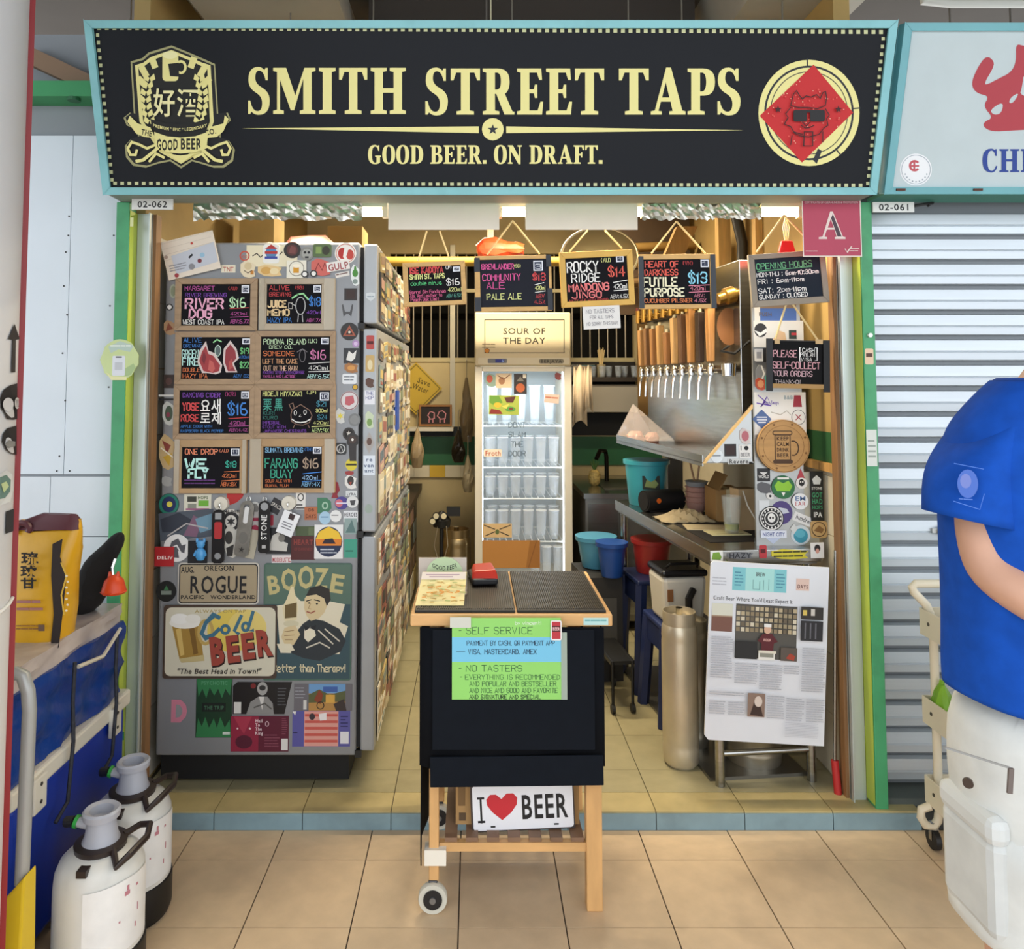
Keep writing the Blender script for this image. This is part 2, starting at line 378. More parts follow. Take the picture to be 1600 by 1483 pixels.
# ================================================================ the setting
YS = 0.085                                   # front of the step
# outer floor: recessed grout bed with one tile object each
fl = struct(MB(M('#4b4038', .9)).bb(-7, 7, -5, YS + .1, -.05, -.004).build('floor'))
TILE = M('#d6ba96', .42, noise=.07, scale=14, rand=.05, bump=.05, bscale=220, dirt=('#8a735c', 3.2, .38))
tile_me = MB(TILE).box((0, 0, -.01), (.2965, .2965, .02)).build('tile', fl).data
bpy.data.objects.remove(bpy.data.objects['tile'])
def tile(me, par, x, y, z=0.0, sx=1, sy=1):
    o = bpy.data.objects.new('tile', me); C.objects.link(o); o.parent = par; o.location = (x, y, z); o.scale = (sx, sy, 1); return o
for j in range(0, 10):
    y1 = -.077 - .3 * (j - 1); y0 = y1 - .3
    if j == 0: y0, y1 = -.077, YS
    for i in range(-9, 10):
        x = -.343 + .3005 * (i + .5)
        if j == 0: tile(tile_me, fl, x, (y0 + y1) / 2, 0, 1, (y1 - y0 - .003) / .2965)
        else: tile(tile_me, fl, x, (y0 + y1) / 2)
# step: tread tiles over a blue-grey painted riser
st = struct(MB(M('#3c3d3c', .9)).bb(-1.28, 1.62, YS + .004, .21, -.01, .054).build('step'), 'low tiled step with a blue-grey painted riser')
TREAD = M('#b9a877', .45, noise=.09, scale=12, rand=.05, dirt=('#6f6648', 4, .4))
RISER = M('#7f9aa4', .5, noise=.10, scale=9, rand=.05, dirt=('#4d5c60', 5, .5))
tr_me = MB(TREAD).box((0, 0, 0), (.2975, .119, .012)).build('t').data; bpy.data.objects.remove(bpy.data.objects['t'])
ri_me = MB(RISER).box((0, 0, 0), (.2975, .008, .056)).build('t').data; bpy.data.objects.remove(bpy.data.objects['t'])
for i in range(-3, 6):
    x = -.281 + .3005 * (i + .5)
    for nm, me, loc in (('tread_tile', tr_me, (x, YS + .062, .054)), ('riser_tile', ri_me, (x, YS + .003, .026))):
        if nm == 'tread_tile' and x > 1.45: continue
        o = link(nm, me, st); o.location = loc
# inner floor
fi = struct(MB(M('#4a4335', .9)).bb(-1.25, 1.4, .21, 3.0, -.01, .052).build('floor_inside'))
ITILE = M('#aaa07c', .38, noise=.08, scale=12, rand=.05, bump=.04, bscale=200, dirt=('#6d6446', 2.6, .45))
it_me = MB(ITILE).box((0, 0, -.01), (.2975, .2775, .02)).build('t').data; bpy.data.objects.remove(bpy.data.objects['t'])
for j in range(0, 10):
    yy = .364 + .28 * (j - .5)
    for i in range(-4, 6):
        x = -.281 + .3005 * (i + .5)
        if x < -1.3: continue
        if x > 1.3: tile(it_me, fi, 1.278, .287 if j == 0 else yy, .06, .375, .55 if j == 0 else 1); continue
        if j == 0: tile(it_me, fi, x, .287, .06, 1, .55)
        else: tile(it_me, fi, x, yy, .06)
# ceiling slab over the corridor, open to daylight behind the camera
ce = struct(MB(M('#57504a', .95, noise=.1, scale=2)).bb(-6, 6, -2.6, 5.5, 3.2, 3.3).build('ceiling'))
BEAM = M('#a29a8d', .9, noise=.08, scale=3)
struct(MB(BEAM).prism([(-1.27, 3.2), (-.55, 3.2), (-.5, 2.93), (-1.05, 2.93)], .15, 4.0).build('beam'))
struct(MB(BEAM).prism([(1.0, 3.2), (1.62, 3.2), (1.5, 2.98), (1.05, 2.98)], .15, 4.0).build('beam_side'))
struct(MB(M('#3a332e', .9)).bb(-.45, .95, .6, .8, 2.9, 3.2).build('beam_cross'))
for i, (a, b) in enumerate([((205, 0), (205, 28)), ((250, 0), (250, 28)), ((396, 0), (396, 30)), ((760, 0), (760, 34)), ((1483, 0), (1483, 36)), ((1578, 12), (1578, 36))]):
    p, q = at(*a, .45), at(*b, .45)
    tag(MB(M('#7d7770', .5, .6)).cyl((p.x, p.y, 3.2), (p.x, p.y, q.z - .05), .004, n=6).build('hanger_rod'), kind='structure')
pp = [at(1445, 3, .3), at(1600, 5, .3)]
o = MB(M('#c9c4bb', .5)).tube([(pp[0].x - .02, pp[0].y, 3.18), pp[0], (pp[0].x + .1, pp[0].y, pp[0].z - .005), (3.0, pp[1].y, pp[0].z - .005)], .018, 10).build('ceiling_pipe', smooth=True)
tag(o, 'white conduit pipe hung under the dark ceiling above the second sign', 'pipe')

# --- interior shell
XL, XR, YB = -1.20, 1.335, 2.85
WALLC = M('#cbb98c', .7, noise=.08, scale=4)
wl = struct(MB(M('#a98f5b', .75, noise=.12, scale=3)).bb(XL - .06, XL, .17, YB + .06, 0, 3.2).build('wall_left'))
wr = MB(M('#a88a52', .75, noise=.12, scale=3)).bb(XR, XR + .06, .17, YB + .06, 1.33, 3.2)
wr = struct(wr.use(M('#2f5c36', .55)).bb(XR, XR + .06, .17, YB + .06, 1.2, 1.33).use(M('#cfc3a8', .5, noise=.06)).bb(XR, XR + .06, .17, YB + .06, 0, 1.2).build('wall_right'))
MB(wood('#b98d52')).bb(XR - .022, XR, .19, 1.2, 1.185, 1.215).build('ledge', wr)
for k in range(5):                           # large wall tiles low on the side wall
    for j in range(2):
        MB(M('#d7ccb2', .4, noise=.05, rand=.04)).bb(XR - .006, XR, .19 + j * .3, .487 + j * .3, .07 + k * .22, .287 + k * .22).build('wall_tile', wr)
for k in range(8):
    MB(M('#cdc6b6', .4, noise=.05, rand=.04)).bb(XL, XL + .006, .19, .487, .07 + k * .25, .317 + k * .25).build('wall_tile', wl)
# back wall with a barred window opening: piers and bands around dark openings
bw = MB(WALLC); WZ0, WZ1 = 1.69, 2.44
bw.bb(XL, XR, YB, YB + .06, 0, WZ0); bw.bb(XL, XR, YB, YB + .06, WZ1, 3.2)
bw.bb(XL, -.60, YB, YB + .06, WZ0, WZ1); bw.bb(1.15, XR, YB, YB + .06, WZ0, WZ1)
bw = struct(bw.build('wall_back'))
MB(M('#2e6b45', .5, noise=.06)).bb(XL, XR, YB - .012, YB, .93, 1.13).build('tile_band', bw)
for i in range(9):
    x0 = -.86 + i * .11
    MB(M('#e0b83a' if i % 3 == 2 else '#e6dcc0', .5)).bb(x0, x0 + .108, YB - .016, YB, .845, .928).build('wall_tile', bw)
MB(M('#1d1c1b', .6)).bb(.6, XR, YB - .014, YB, 1.14, 1.30).build('dark_band', bw)
MB(M('#22282c', .6)).bb(-.6, -.06, YB - .014, YB, 1.135, 1.20).build('dark_band', bw)
win = struct(MB(M('#15130f', .9)).bb(-.7, 1.25, YB + .5, YB + .55, 1.5, 2.6).build('window_1'))
MB(M('#1c1a17', .9)).bb(-.7, -.66, YB + .06, YB + .5, 1.5, 2.6).build('reveal', win); MB(M('#1c1a17', .9)).bb(1.21, 1.25, YB + .06, YB + .5, 1.5, 2.6).build('reveal', win)
MB(M('#1c1a17', .9)).bb(-.7, 1.25, YB + .06, YB + .5, 2.56, 2.6).build('reveal', win); MB(M('#1c1a17', .9)).bb(-.7, 1.25, YB + .06, YB + .5, 1.5, 1.54).build('reveal', win)
BAR = M('#b8b0a0', .4, .6)
for i in range(27):
    x = -.56 + i * .0635
    MB(BAR).cyl((x, YB + .02, WZ0), (x, YB + .02, WZ1), .0055, n=8).build('bar', win)
MB(M('#c7b98d', .5)).bb(-.60, 1.15, YB - .01, YB + .07, WZ0 - .03, WZ0).build('sill', win)
MB(M('#c7b98d', .5)).bb(-.60, 1.15, YB + .0, YB + .05, 2.16, 2.185).build('rail', win)
MB(M('#bdb6a2', .4, .3)).bb(-.168, -.132, YB - .02, YB + .04, 1.2, 2.5).build('mullion', win)
# timber and pipe-work high up inside
struct(MB(M('#a8862e', .6)).cyl((XL, 1.7, 2.20), (XR, 1.7, 2.20), .028, n=14).build('pipe_yellow', smooth=True))
for i, (px0, px1, Y) in enumerate([(1122, 1141, 1.1), (1180, 1199, .9), (247, 262, .75), (370, 428, 2.6)]):
    p, q = at(px0, 340, Y), at(px1, 340, Y)
    z0 = 1.5 if i != 3 else 2.08
    struct(MB(wood('#d2a866')).bb(p.x, q.x, Y, Y + .05, z0, 3.2).build('stud'))
struct(MB(wood('#a07a45')).prism([(at(1020, 400, 1.3).x, at(0, 440, 1.3).z), (at(1058, 330, 1.3).x, 2.32), (at(1090, 330, 1.3).x, 2.32), (at(1050, 400, 1.3).x, at(0, 440, 1.3).z)], 1.3, 1.36).build('brace'))
pl = [at(1150, 336, 1.0), at(1160, 380, 1.0), at(1160, 420, 1.0), at(1152, 455, 1.0)]
o = MB(M('#1d1712', .45)).tube([pl[0] + Vector((-.02, 0, .4))] + pl, .026, 12).build('duct_hose', smooth=True)
tag(o, 'dark flexible hose dropping behind the tap wall', 'hose')
struct(MB(M('#8a6a3a', .7, noise=.15, scale=3)).bb(1.06, XR, 2.3, 2.34, 1.3, 2.9).build('partition'))

struct(MB(M('#4a3826', .8, noise=.2, scale=4)).bb(.80, 1.30, 1.95, 1.98, 1.92, 2.9).build('dark_recess_panel'))  # panel behind the pipes; its dark colour stands in for a dark recess
for k, (z, c_) in enumerate(((2.30, '#8a6a34'), (2.20, '#a8823c'), (2.08, '#6a4f2c'))):
    struct(MB(M(c_, .5, noise=.1)).cyl((.78, 1.86 - .06*k, z), (1.30, 1.84 - .06*k, z + .02), .028, n=12).build('pipe_side', smooth=True))
# --- posts and shutter guides
GRN = M('#47a06c', .45, noise=.06, scale=6, dirt=('#2d6e46', 9, .5)); YEL = M('#b9cc4a', .45, noise=.05, scale=5)
GUIDE = M('#c4cdca', .35, .35, noise=.05, scale=3)
def post(name, x0, x1, sgn):
    p = struct(MB(GRN).bb(x0, x1, .10, .158, .0, 2.16).build(name, bevel=.003))
    xi = x1 if sgn > 0 else x0
    MB(YEL).bb(xi - .0015, xi + .0025 * sgn, .104, .159, .07, 2.13).build('painted_side', p)
    g = MB(GUIDE); a = xi + .004 * sgn; b = xi + .056 * sgn
    g.bb(a, b, .158, .164, .06, 2.13); g.bb(b - .004 * sgn, b, .14, .22, .06, 2.13)
    g.build('shutter_guide', p)
    MB(wood('#8a6642')).bb(b, b + .012 * sgn, .17, .215, .06, 2.13).build('wood_edge', p)
    return p
pL = post('trim_1', -1.274, -1.227, 1)
pR = post('trim_2', 1.377, 1.420, -1)
for py in (592, ):
    q = at(1358, 524, .1); MB(M('#d9ddd8', .35, .4)).cyl((q.x, .1, q.z), (q.x, .09, q.z), .008, n=14).build('bolt', pR)

# --- white boarded wall to the left of the stall, with seams, tiles below and screws
wb = struct(MB(M('#8f9499', .8)).bb(-6, -1.275, .20, .26, 0, at(100, 54, .2).z).build('wall_front'))
BOARD = M('#dde6ee', .5, noise=.03, scale=3)
def pxrect(mb, x0, y0, x1, y1, Y, t):
    a, b = at(x0, y0, Y), at(x1, y1, Y); ym = (y0 + y1) / 2; return mb.bb(at(x0, ym, Y).x, at(x1, ym, Y).x, Y, Y + t, b.z, a.z)
Yw = .19
for r in ((-60, 212, 106.5, 741), (107.5, 212, 184, 741)): pxrect(MB(BOARD), *r, Yw, .012).build('panel', wb)
for r in ((-60, 745, 77, 838), (78.2, 745, 172, 838), (-60, 839.3, 77, 1200), (78.2, 839.3, 172, 1200)): pxrect(MB(M('#d9e0e6', .25, noise=.03)), *r, Yw + .002, .012).build('panel', wb)
pxrect(MB(M('#dad7d2', .6, noise=.04)), -60, 55, 180, 100, Yw + .02, .012).build('panel', wb)
pxrect(MB(M('#c9c7c4', .6, noise=.04)), -60, 101, 184, 210, Yw + .012, .012).build('panel', wb)
for (x, y) in ((100, 447), (105, 492), (172, 478), (98, 552), (170, 605), (102, 626), (93, 713), (89, 736), (109, 736), (107, 368), (108, 338), (103, 394), (178, 368)):
    q = at(x, y, Yw); MB(M('#2c2e30', .5)).cyl((q.x, Yw, q.z), (q.x, Yw - .002, q.z), .0032, n=8).build('screw', wb)
gb = MB(M('#3f9a62', .5, noise=.05)); a, b = at(20, 126, .1), at(150, 150, .1); gb.bb(-6, b.x, .1, .2, b.z, a.z)
gb = struct(gb.build('trim_3'))
a, b = at(55, 90, .13), at(140, 130, .13); d_ = Vector((b.x - a.x, 0, b.z - a.z))
MB(M('#8d735c', .7)).box((a + b) / 2 + Vector((0, .03, 0)), (d_.length * 1.5, .05, .06), (0, -math.atan2(d_.z, d_.x), 0)).build('strut', gb)
MB(M('#2c6b45', .5)).cyl(at(116, 153, .12), at(116, 153, .12) - Vector((0, 0, .012)), .022, n=14).build('lamp_cap', gb)

# --- neighbour's shutter with one slat object each
sh = struct(MB(M('#878c90', .6, .2)).bb(1.40, 6.0, .235, .25, .05, 2.4).build('shutter_wall'))
SL = M('#ced6dd', .38, .35, noise=.05, scale=5, stretch=(.4, 1, 12), rand=.03)
slat = MB(SL)
prof = [(0, .214), (.012, .202), (.072, .202), (.084, .214)]
rng = [(0, .232)] + [(z, y) for z, y in [(0.0, .226), (.004, .209), (.03, .206), (.034, .210), (.038, .206), (.075, .207), (.08, .228)]]
n_ = len(rng)
slat.add([(0, y - .22, z) for z, y in rng] + [(4.4, y - .22, z) for z, y in rng], [(i, i + 1, n_ + i + 1, n_ + i) for i in range(n_ - 1)])
sm = slat.build('t').data; bpy.data.objects.remove(bpy.data.objects['t'])
for k in range(22):
    o = link('slat', sm, sh); o.location = (1.425, .22, .10 + k * .0935)
MB(M('#d2d8dc', .4, .4)).bb(1.421, 1.434, .16, .24, .06, 2.14).build('guide', sh)
q = at(1471, 829, .2); k = MB(M('#b8b8b4', .3, .8)); k.cyl((q.x, .20, q.z), (q.x, .186, q.z), .017, n=20); k.bb(q.x - .035, q.x + .035, .196, .203, q.z - .008, q.z + .008)
k.use(M('#2a2a2a')).cyl((q.x, .187, q.z), (q.x, .184, q.z), .009, n=14); k.build('lock', sh)
struct(MB(M('#59605c', .8, noise=.1)).bb(1.42, 6.0, .13, .24, -.01, .08).build('kerb'))
struct(MB(M('#6f7d80', .8, noise=.1)).bb(1.42, 6.0, .09, .13, -.01, .05).build('kerb_edge'))

# ================================================================ fluorescent lamps of the stall
TUBE = M('#ffe2ac', .4, emit=16.0)
def tube_lamp(label, x0, x1, y, z, power):
    t = thing('fluorescent_lamp', label, 'lamp', ((x0 + x1) / 2, y, z), group='warm fluorescent tubes of the stall')
    MB(M('#e9e4d6', .4)).bb(x0, x1, y - .02, y + .02, z + .02, z + .045).build('housing', t)
    MB(TUBE).cyl((x0 + .02, y, z), (x1 - .02, y, z), .013, n=12).build('tube', t, smooth=True)
    for x in (x0, x1 - .02): MB(M('#ddd8cc', .4)).bb(x, x + .02, y - .016, y + .016, z - .018, z + .03).build('end_cap', t)
    for x in (x0 + .06, x1 - .06): MB(M('#6d675c', .5)).cyl((x, y, z + .045), (x, y, 3.2), .003, n=6).build('hanger', t)
    l = bpy.data.lights.new('tube_light', 'AREA'); l.shape = 'RECTANGLE'; l.size = x1 - x0 - .04; l.size_y = .04
    l.energy = power; l.color = (1.0, .86, .62)
    lo = bpy.data.objects.new('tube_light', l); C.objects.link(lo); lo.parent = t; lo.location = (0, 0, -.02)
    return t
zt = at(800, 333, .26).z
tube_lamp('glowing warm tube lamp at the top of the opening above the refrigerator', at(425, 333, .26).x, at(606, 333, .26).x, .26, zt, 5)
tube_lamp('glowing warm tube lamp mostly hidden behind the two white card strips', at(776, 333, .26).x, at(1010, 333, .26).x, .26, zt, 7)
tube_lamp('glowing warm tube lamp beside the maroon letter A notice', at(1045, 333, .26).x, at(1254, 333, .26).x, .26, zt, 6)
tube_lamp('unseen warm tube lamp added over the aisle to brighten the interior', -.45, .75, 1.45, 2.62, 34)  # hidden behind the sign; added to brighten the interior

# ================================================================ shop sign
PALE = '#efe79a'
def sign_box(name, label, loc, rot, W, H, frame_col):
    t = thing(name, label, 'sign', loc, rot)
    MB(M(frame_col, .45, noise=.05)).bb(-W/2 + .004, W/2 - .004, .004, .10, .004, H - .004).build('box', t, local=True)
    fw = .024; fr = MB(M(frame_col, .4, noise=.05, scale=5, dirt=('#4f8a8f', 7, .3)))
    o, i = [(-W/2, 0), (W/2, 0), (W/2, H), (-W/2, H)], [(-W/2 + fw, fw), (W/2 - fw, fw), (W/2 - fw, H - fw), (-W/2 + fw, H - fw)]
    for k in range(4):
        k2 = (k + 1) % 4; fr = MB(fr.mats[0]).prism([o[k], o[k2], i[k2], i[k]], -.018, .02); fr.build('frame_bar', t, local=True, bevel=.002)
    return t
yb = 0.0; b0, b1 = at(165, 304, yb), at(1366, 304, yb); W = b1.x - b0.x; zb = b0.z
yt = -.158; zt_ = at(766, 33, yt).z
H = math.hypot(yt - yb, zt_ - zb); ANG = math.atan2(yb - yt, zt_ - zb)
sloc, srot = ((b0.x + b1.x) / 2, yb, zb), (ANG, 0, 0)
sg = sign_box('shop_sign', 'wide tilted black stall sign reading SMITH STREET TAPS in pale yellow letters', sloc, srot, W, H, '#86c6cc')
MB(M('#15181e', .6, noise=.04, spec=.25)).bb(-W/2 + .02, W/2 - .02, -.006, .004, .02, H - .02).build('face', sg, local=True)
MB(M('#8f9a94', .6)).box((0, .06, -.012), (W - .02, .12, .014), (-ANG, 0, 0)).build('underside', sg, local=True)
sf = planefn(sloc, srot, -.0065)
d = D(fn=sf, front=-.0065, step=.0004)
d.serif('SMITH', 387, 178, 72, PALE, 247); d.build('lettering', sg)
d = D(fn=sf, front=-.0065); d.serif('STREET', 664, 179, 72, PALE, 280, gap=7); d.build('lettering', sg)
d = D(fn=sf, front=-.0065); d.serif('TAPS', 967, 179, 72, PALE, 190, gap=5); d.build('lettering', sg)
d = D(fn=sf, front=-.0065); d.serif('GOOD BEER. ON DRAFT.', 575, 256, 29, PALE, 367, gap=6); d.build('tagline', sg)
d = D(fn=sf, front=-.0065)
d.poly([(378, 200.5), (748, 197.5), (748, 208)], PALE); d.poly([(1162, 203.5), (791, 197.5), (791, 208)], PALE)
d.ell(770, 202, 17, 17.5, PALE); d.star(770, 202.5, 8.5, '#22262e'); d.build('divider', sg)
d = D(fn=sf, front=-.0065)                  # dotted border
V, F_ = [], []
def sq(x, y, w, h): o = len(V); V.extend([(x, y), (x+w, y), (x+w, y+h), (x, y+h)]); F_.append((o, o+1, o+2, o+3))
for i in range(104): sq(152 + i * 11.86, 40.5 + 6.5 * i / 104, 6, 6.2)
for i in range(105): sq(177 + i * 11.2, 284 + 3 * i / 105, 5.6, 5)
for i in range(20):
    y = 52 + i * 11.9; sq(150 + i * 1.18, y, 5, 5.5); sq(1377.5 - i * 1.27, y + 6, 5, 5.5)
d._add(V, F_, '#cfd0a0'); d.build('dotted_border', sg)
# crest on the left of the sign
NV = '#22262e'
d = D(fn=sf, front=-.0065)
sil = [(268,71),(300,84),(318,92),(336,100),(341,178),(356,176),(361,188),(345,203),(345,216),(358,220),(367,234),(364,252),(350,262),(334,262),(318,257),(300,252),(283,263),(266,252),(246,256),(228,262),(208,259),(197,246),(195,228),(204,218),(216,214),(214,203),(198,196),(193,184),(203,176),(209,178),(204,96),(222,91),(232,82)]
d.poly(sil, '#a9a675'); 
cx0, cy0 = 279, 170
sh2 = lambda k: [(cx0 + (x - cx0) * k, cy0 + (y - cy0) * k) for x, y in sil]
d.poly(sh2(.965), '#0c0d10')
d.poly([(268,78),(300,91),(316,98),(329,102),(334,190),(318,236),(283,256),(250,238),(218,190),(211,102),(224,98),(236,89)], PALE)
d.poly([(268,83),(300,96),(314,103),(324,106),(328,190),(312,230),(283,248),(254,232),(224,190),(216,106),(226,103),(238,94)], '#12130f')
for (x, y, r) in ((225,112,-.5),(240,98,-.35),(301,98,.35),(316,112,.5),(222,128,-.8),(322,128,.8)):
    c, s_ = math.cos(r), math.sin(r); d.poly([(x + a*c - b*s_, y + a*s_ + b*c) for a, b in ((-5,-9),(5,-9),(5,9),(-5,9))], PALE)
d.rrect(254, 81, 279, 127, 6, PALE); d.ring(283, 105, 9, 11, 4, PALE); d.poly([(263,100),(280,98),(280,120),(266,119)], '#12130f'); d.ell(266, 86, 12, 6, '#f7f2b8')
for sgn, ex in ((-1, 228), (1, 318)):       # wheat ears
    for k in range(7):
        y = 122 + k * 11; x = ex + sgn * (-6 + 6 * math.sin(k / 6 * PI)) ; d.poly([(x, y), (x + 7, y - 7), (x + 9, y + 2), (x + 2, y + 6)], PALE); d.poly([(x, y), (x - 7, y - 7), (x - 9, y + 2), (x - 2, y + 6)], PALE)
d.sans('好', 240, 178, 34, '#f6f0b4', 34, bold=.015); d.sans('酒', 277, 178, 34, '#f6f0b4', 34, bold=.015)
d.poly([(236,186),(258,192),(283,194),(308,191),(328,184),(326,196),(308,203),(283,206),(258,204),(238,198)], '#12130f')
d.sans('PREMIUM * EPIC * LEGENDARY', 240, 198, 5, PALE, 84, arc=-7)
d.poly([(216,193),(236,199),(244,216),(226,214),(214,209),(200,190),(204,181)], PALE); d.poly([(350,193),(328,199),(322,216),(340,214),(350,205),(358,186),(352,180)], PALE)
d.sans('THE', 221, 210, 9, '#12130f', 17, rot=.2); d.sans('CO.', 322, 212, 9, '#12130f', 17, rot=-.2)
d.poly([(242,206),(262,213),(283,215),(306,213),(326,206),(324,232),(306,238),(283,240),(262,238),(244,232)], PALE)
d.sans('GOOD', 246, 233, 17, '#12130f', 33, arc=-2, bold=.03); d.sans('BEER', 283, 233, 17, '#12130f', 33, bold=.03)
for sgn in (-1, 1):                          # scrolls
    X = lambda v: 281 + sgn * v
    d.line([(X(36), 226), (X(50), 232), (X(62), 226), (X(74), 222), (X(80), 232), (X(76), 242), (X(68), 242), (X(66), 235)], 4, PALE)
    d.line([(X(34), 232), (X(46), 242), (X(56), 250), (X(66), 252)], 5, PALE); d.line([(X(24), 246), (X(36), 240), (X(46), 252)], 4, PALE)
d.poly([(262,240),(283,243),(306,240),(284,256)], PALE)
d.build('crest', sg)
# round emblem with a red diamond
d = D(fn=sf, front=-.0065)
d.ell(1264, 176.5, 79, 83, PALE, 48); d.ring(1264, 176.5, 70, 74, 3.2, NV, 48); d.ring(1264, 176.5, 61, 65, 1.3, NV, 48)
for a in (92, 5, 52): ca, sa = math.cos(math.radians(a)), math.sin(math.radians(a)); d.line([(1264 + 68*ca, 176 - (72*sa if a != 52 else -72*sa)), (1264 + 80*ca, 176 - (84*sa if a != 52 else -84*sa))], 2, NV)
d.poly([(1271, 101), (1333, 176), (1253, 254), (1187, 181)], '#c81f22')
d.poly([(1278, 232), (1284, 236), (1276, 256), (1270, 250)], NV)
for k in range(60):
    u, v = rnd.uniform(-1, 1), rnd.uniform(-1, 1)
    d.rect(1260 + 36*u + 36*v, 178 + 36*u - 36*v, 1261.6 + 36*u + 36*v, 179.4 + 36*u - 36*v, '#f0b9a0') if k % 2 else d.ell(1260 + 36*u + 36*v, 178 + 36*u - 36*v, 1.3, 1.3, '#e2574e')
K = '#3a0b0e'
for st in ([(1234,165),(1238,148),(1243,142),(1248,150),(1252,155),(1258,150),(1266,152),(1274,148),(1280,154),(1284,145),(1288,143),(1290,152),(1288,165),(1276,170),(1260,168),(1246,168),(1234,165)],
           [(1234,168),(1226,178),(1230,184),(1224,194),(1234,198),(1240,208),(1248,212),(1262,214),(1278,210),(1286,200),(1292,196),(1290,186),(1294,180),(1288,170)],
           [(1236,212),(1234,226)],[(1284,206),(1284,222)],[(1238,206),(1252,210)],[(1255,206),(1268,206),(1268,228),(1254,228),(1255,206)],[(1252,191),(1258,197),(1264,191)],[(1250,196),(1256,200),(1262,200),(1270,196)]):
    d.line(st, 1.5, K)
d.rrect(1238, 172, 1259, 190, 3, '#1c1a1d'); d.rrect(1264, 172, 1287, 190, 3, '#1c1a1d'); d.rect(1250, 172, 1270, 176, '#1c1a1d')
d.star(1214, 171, 6, K); d.star(1308, 171, 6, K)
d.build('emblem', sg)

# ================================================================ unit number plates
def num_plate(label, px0, py0, px1, py1, Y, txt, rust):
    c = at((px0+px1)/2, (py0+py1)/2, Y); m = mpp(Y); w, h = (px1-px0)*m, (py1-py0)*m
    t = thing('unit_number_plate', label, 'plate', c)
    MB(M('#dcdbd6', .4, noise=.06)).box((0, 0, 0), (w, .006, h)).build('plate', t, local=True)
    d = D(m, front=-.003); W_ = px1-px0
    d.sans(txt, -W_*.36, 5, 10.5, '#1c1c1c', W_*.72); d.build('lettering', t); return t
num_plate('small white plate reading 02-062 above the green post', 206, 311, 271, 328, .06, '02-062', 0)
num_plate('small white plate reading 02-061 above the steel shutter', 1363, 316, 1428, 332, .09, '02-061', 0)

# ================================================================ neighbouring sign
n0 = at(1378, 303, .02); Yt2 = -.135; top = at(1414, 37, Yt2)
nl = (n0.x + 1.3, .02, n0.z); W2 = 2.6; H2 = math.hypot(Yt2 - .02, top.z - n0.z); A2 = math.atan2(.02 - Yt2, top.z - n0.z)
s2 = sign_box('shop_sign', 'pale tilted sign with a red brushed character, cut by the photo edge', nl, (A2, 0, 0), W2, H2, '#6fb0b8')
MB(M('#c3d0d2', .5, noise=.03)).bb(-W2/2 + .02, W2/2 - .02, -.006, .004, .02, H2 - .02).build('face', s2, local=True)
MB(M('#3f8a78', .6)).box((0, .06, -.012), (W2 - .02, .12, .014), (-A2, 0, 0)).build('underside', s2, local=True)
f2 = planefn(nl, (A2, 0, 0), -.0065); d = D(fn=f2, front=-.0065)
RED = '#b43a45'
def chaikin(P, n=2):
    for _ in range(n):
        Q = []
        for i, a in enumerate(P): b = P[(i+1) % len(P)]; Q += [(.75*a[0]+.25*b[0], .75*a[1]+.25*b[1]), (.25*a[0]+.75*b[0], .25*a[1]+.75*b[1])]
        P = Q
    return P
d.poly(chaikin([(1541,86),(1554,96),(1551,108),(1540,126),(1539,134),(1560,123),(1580,113),(1588,96),(1587,68),(1600,72),(1640,76),(1612,90),(1660,92),(1640,108),(1600,112),(1597,136),(1593,150),(1640,158),(1600,184),(1660,184),(1660,200),(1580,204),(1550,206),(1536,198),(1538,190),(1552,184),(1536,166),(1546,150),(1526,146),(1517,132),(1526,108)]), RED)
d.poly(chaikin([(1546,172),(1568,158),(1565,177),(1553,180)]), '#c3d0d2'); d.poly(chaikin([(1579,152),(1593,144),(1584,160),(1576,162)]), '#c3d0d2')
d.serif('CHIN', 1535, 269, 36, '#1f3f94', 106, gap=8)
d.build('lettering', s2)
d = D(fn=f2, front=-.0065); d.ell(1431, 265, 25, 25, '#f2f4f6', 30); d.ring(1429, 259, 9, 9, 3.5, '#c2525a', 20, 40, 320); d.rect(1427, 253, 1430, 266, '#c2525a'); d.rect(1422, 258, 1436, 260.5, '#c2525a')
d.ring(1431, 265, 23, 23, 1, '#aab4bd', 30)
for k in range(9): a = math.radians(20 + 17.5*k); d.ell(1431 + 18*math.cos(a), 266 + 18*math.sin(a), 1.2, 1.2, '#9aa4ad', 8)
d.build('round_sticker', s2)
for x in (1404, 1524):
    a = f2(x, 296); MB(M('#5a3a2e', .8)).bb(a[0] - .015, a[0] + .015, -.024, -.018, a[1] - .004, a[1] + .004).build('clip', s2, local=True)

# ================================================================ tall refrigerator, its side panel facing out
YF = .24; XD = -.360; MF = mpp(YF)
fx0, fx1 = -1.15, -.425
fg = thing('refrigerator', 'tall grey steel refrigerator plastered with stickers, side panel facing out', 'refrigerator', ((fx0 + fx1) / 2, .85, .06))
GREY = M('#8f9194', .42, .25, noise=.05, scale=4)
MB(GREY).bb(fx0, fx1, YF, 1.66, .17, 2.04).build('body', fg, bevel=.008)
MB(M('#0a0a0b', .7)).bb(fx0 + .01, fx1 - .03, YF + .03, 1.63, .075, .17).build('base', fg)
DOORC = M('#a3a6a8', .4, .3, noise=.05)
doors = []
for z0, z1 in ((.185, .952), (.968, 1.718), (1.735, 2.035)):
    dr = MB(DOORC).bb(fx1 + .014, XD, YF + .004, 1.655, z0, z1).build('door', fg, bevel=.006); doors.append(dr)
    MB(M('#1b1b1c', .8)).bb(fx1 + .001, fx1 + .013, YF + .015, 1.645, z0 + .01, z1 - .01).build('gasket', dr)
for z in (.96, 1.727, .178):
    MB(M('#1a1a1a', .5)).bb(fx1 - .004, fx1 + .02, YF - .004, YF + .02, z - .012, z + .012).build('hinge', fg)
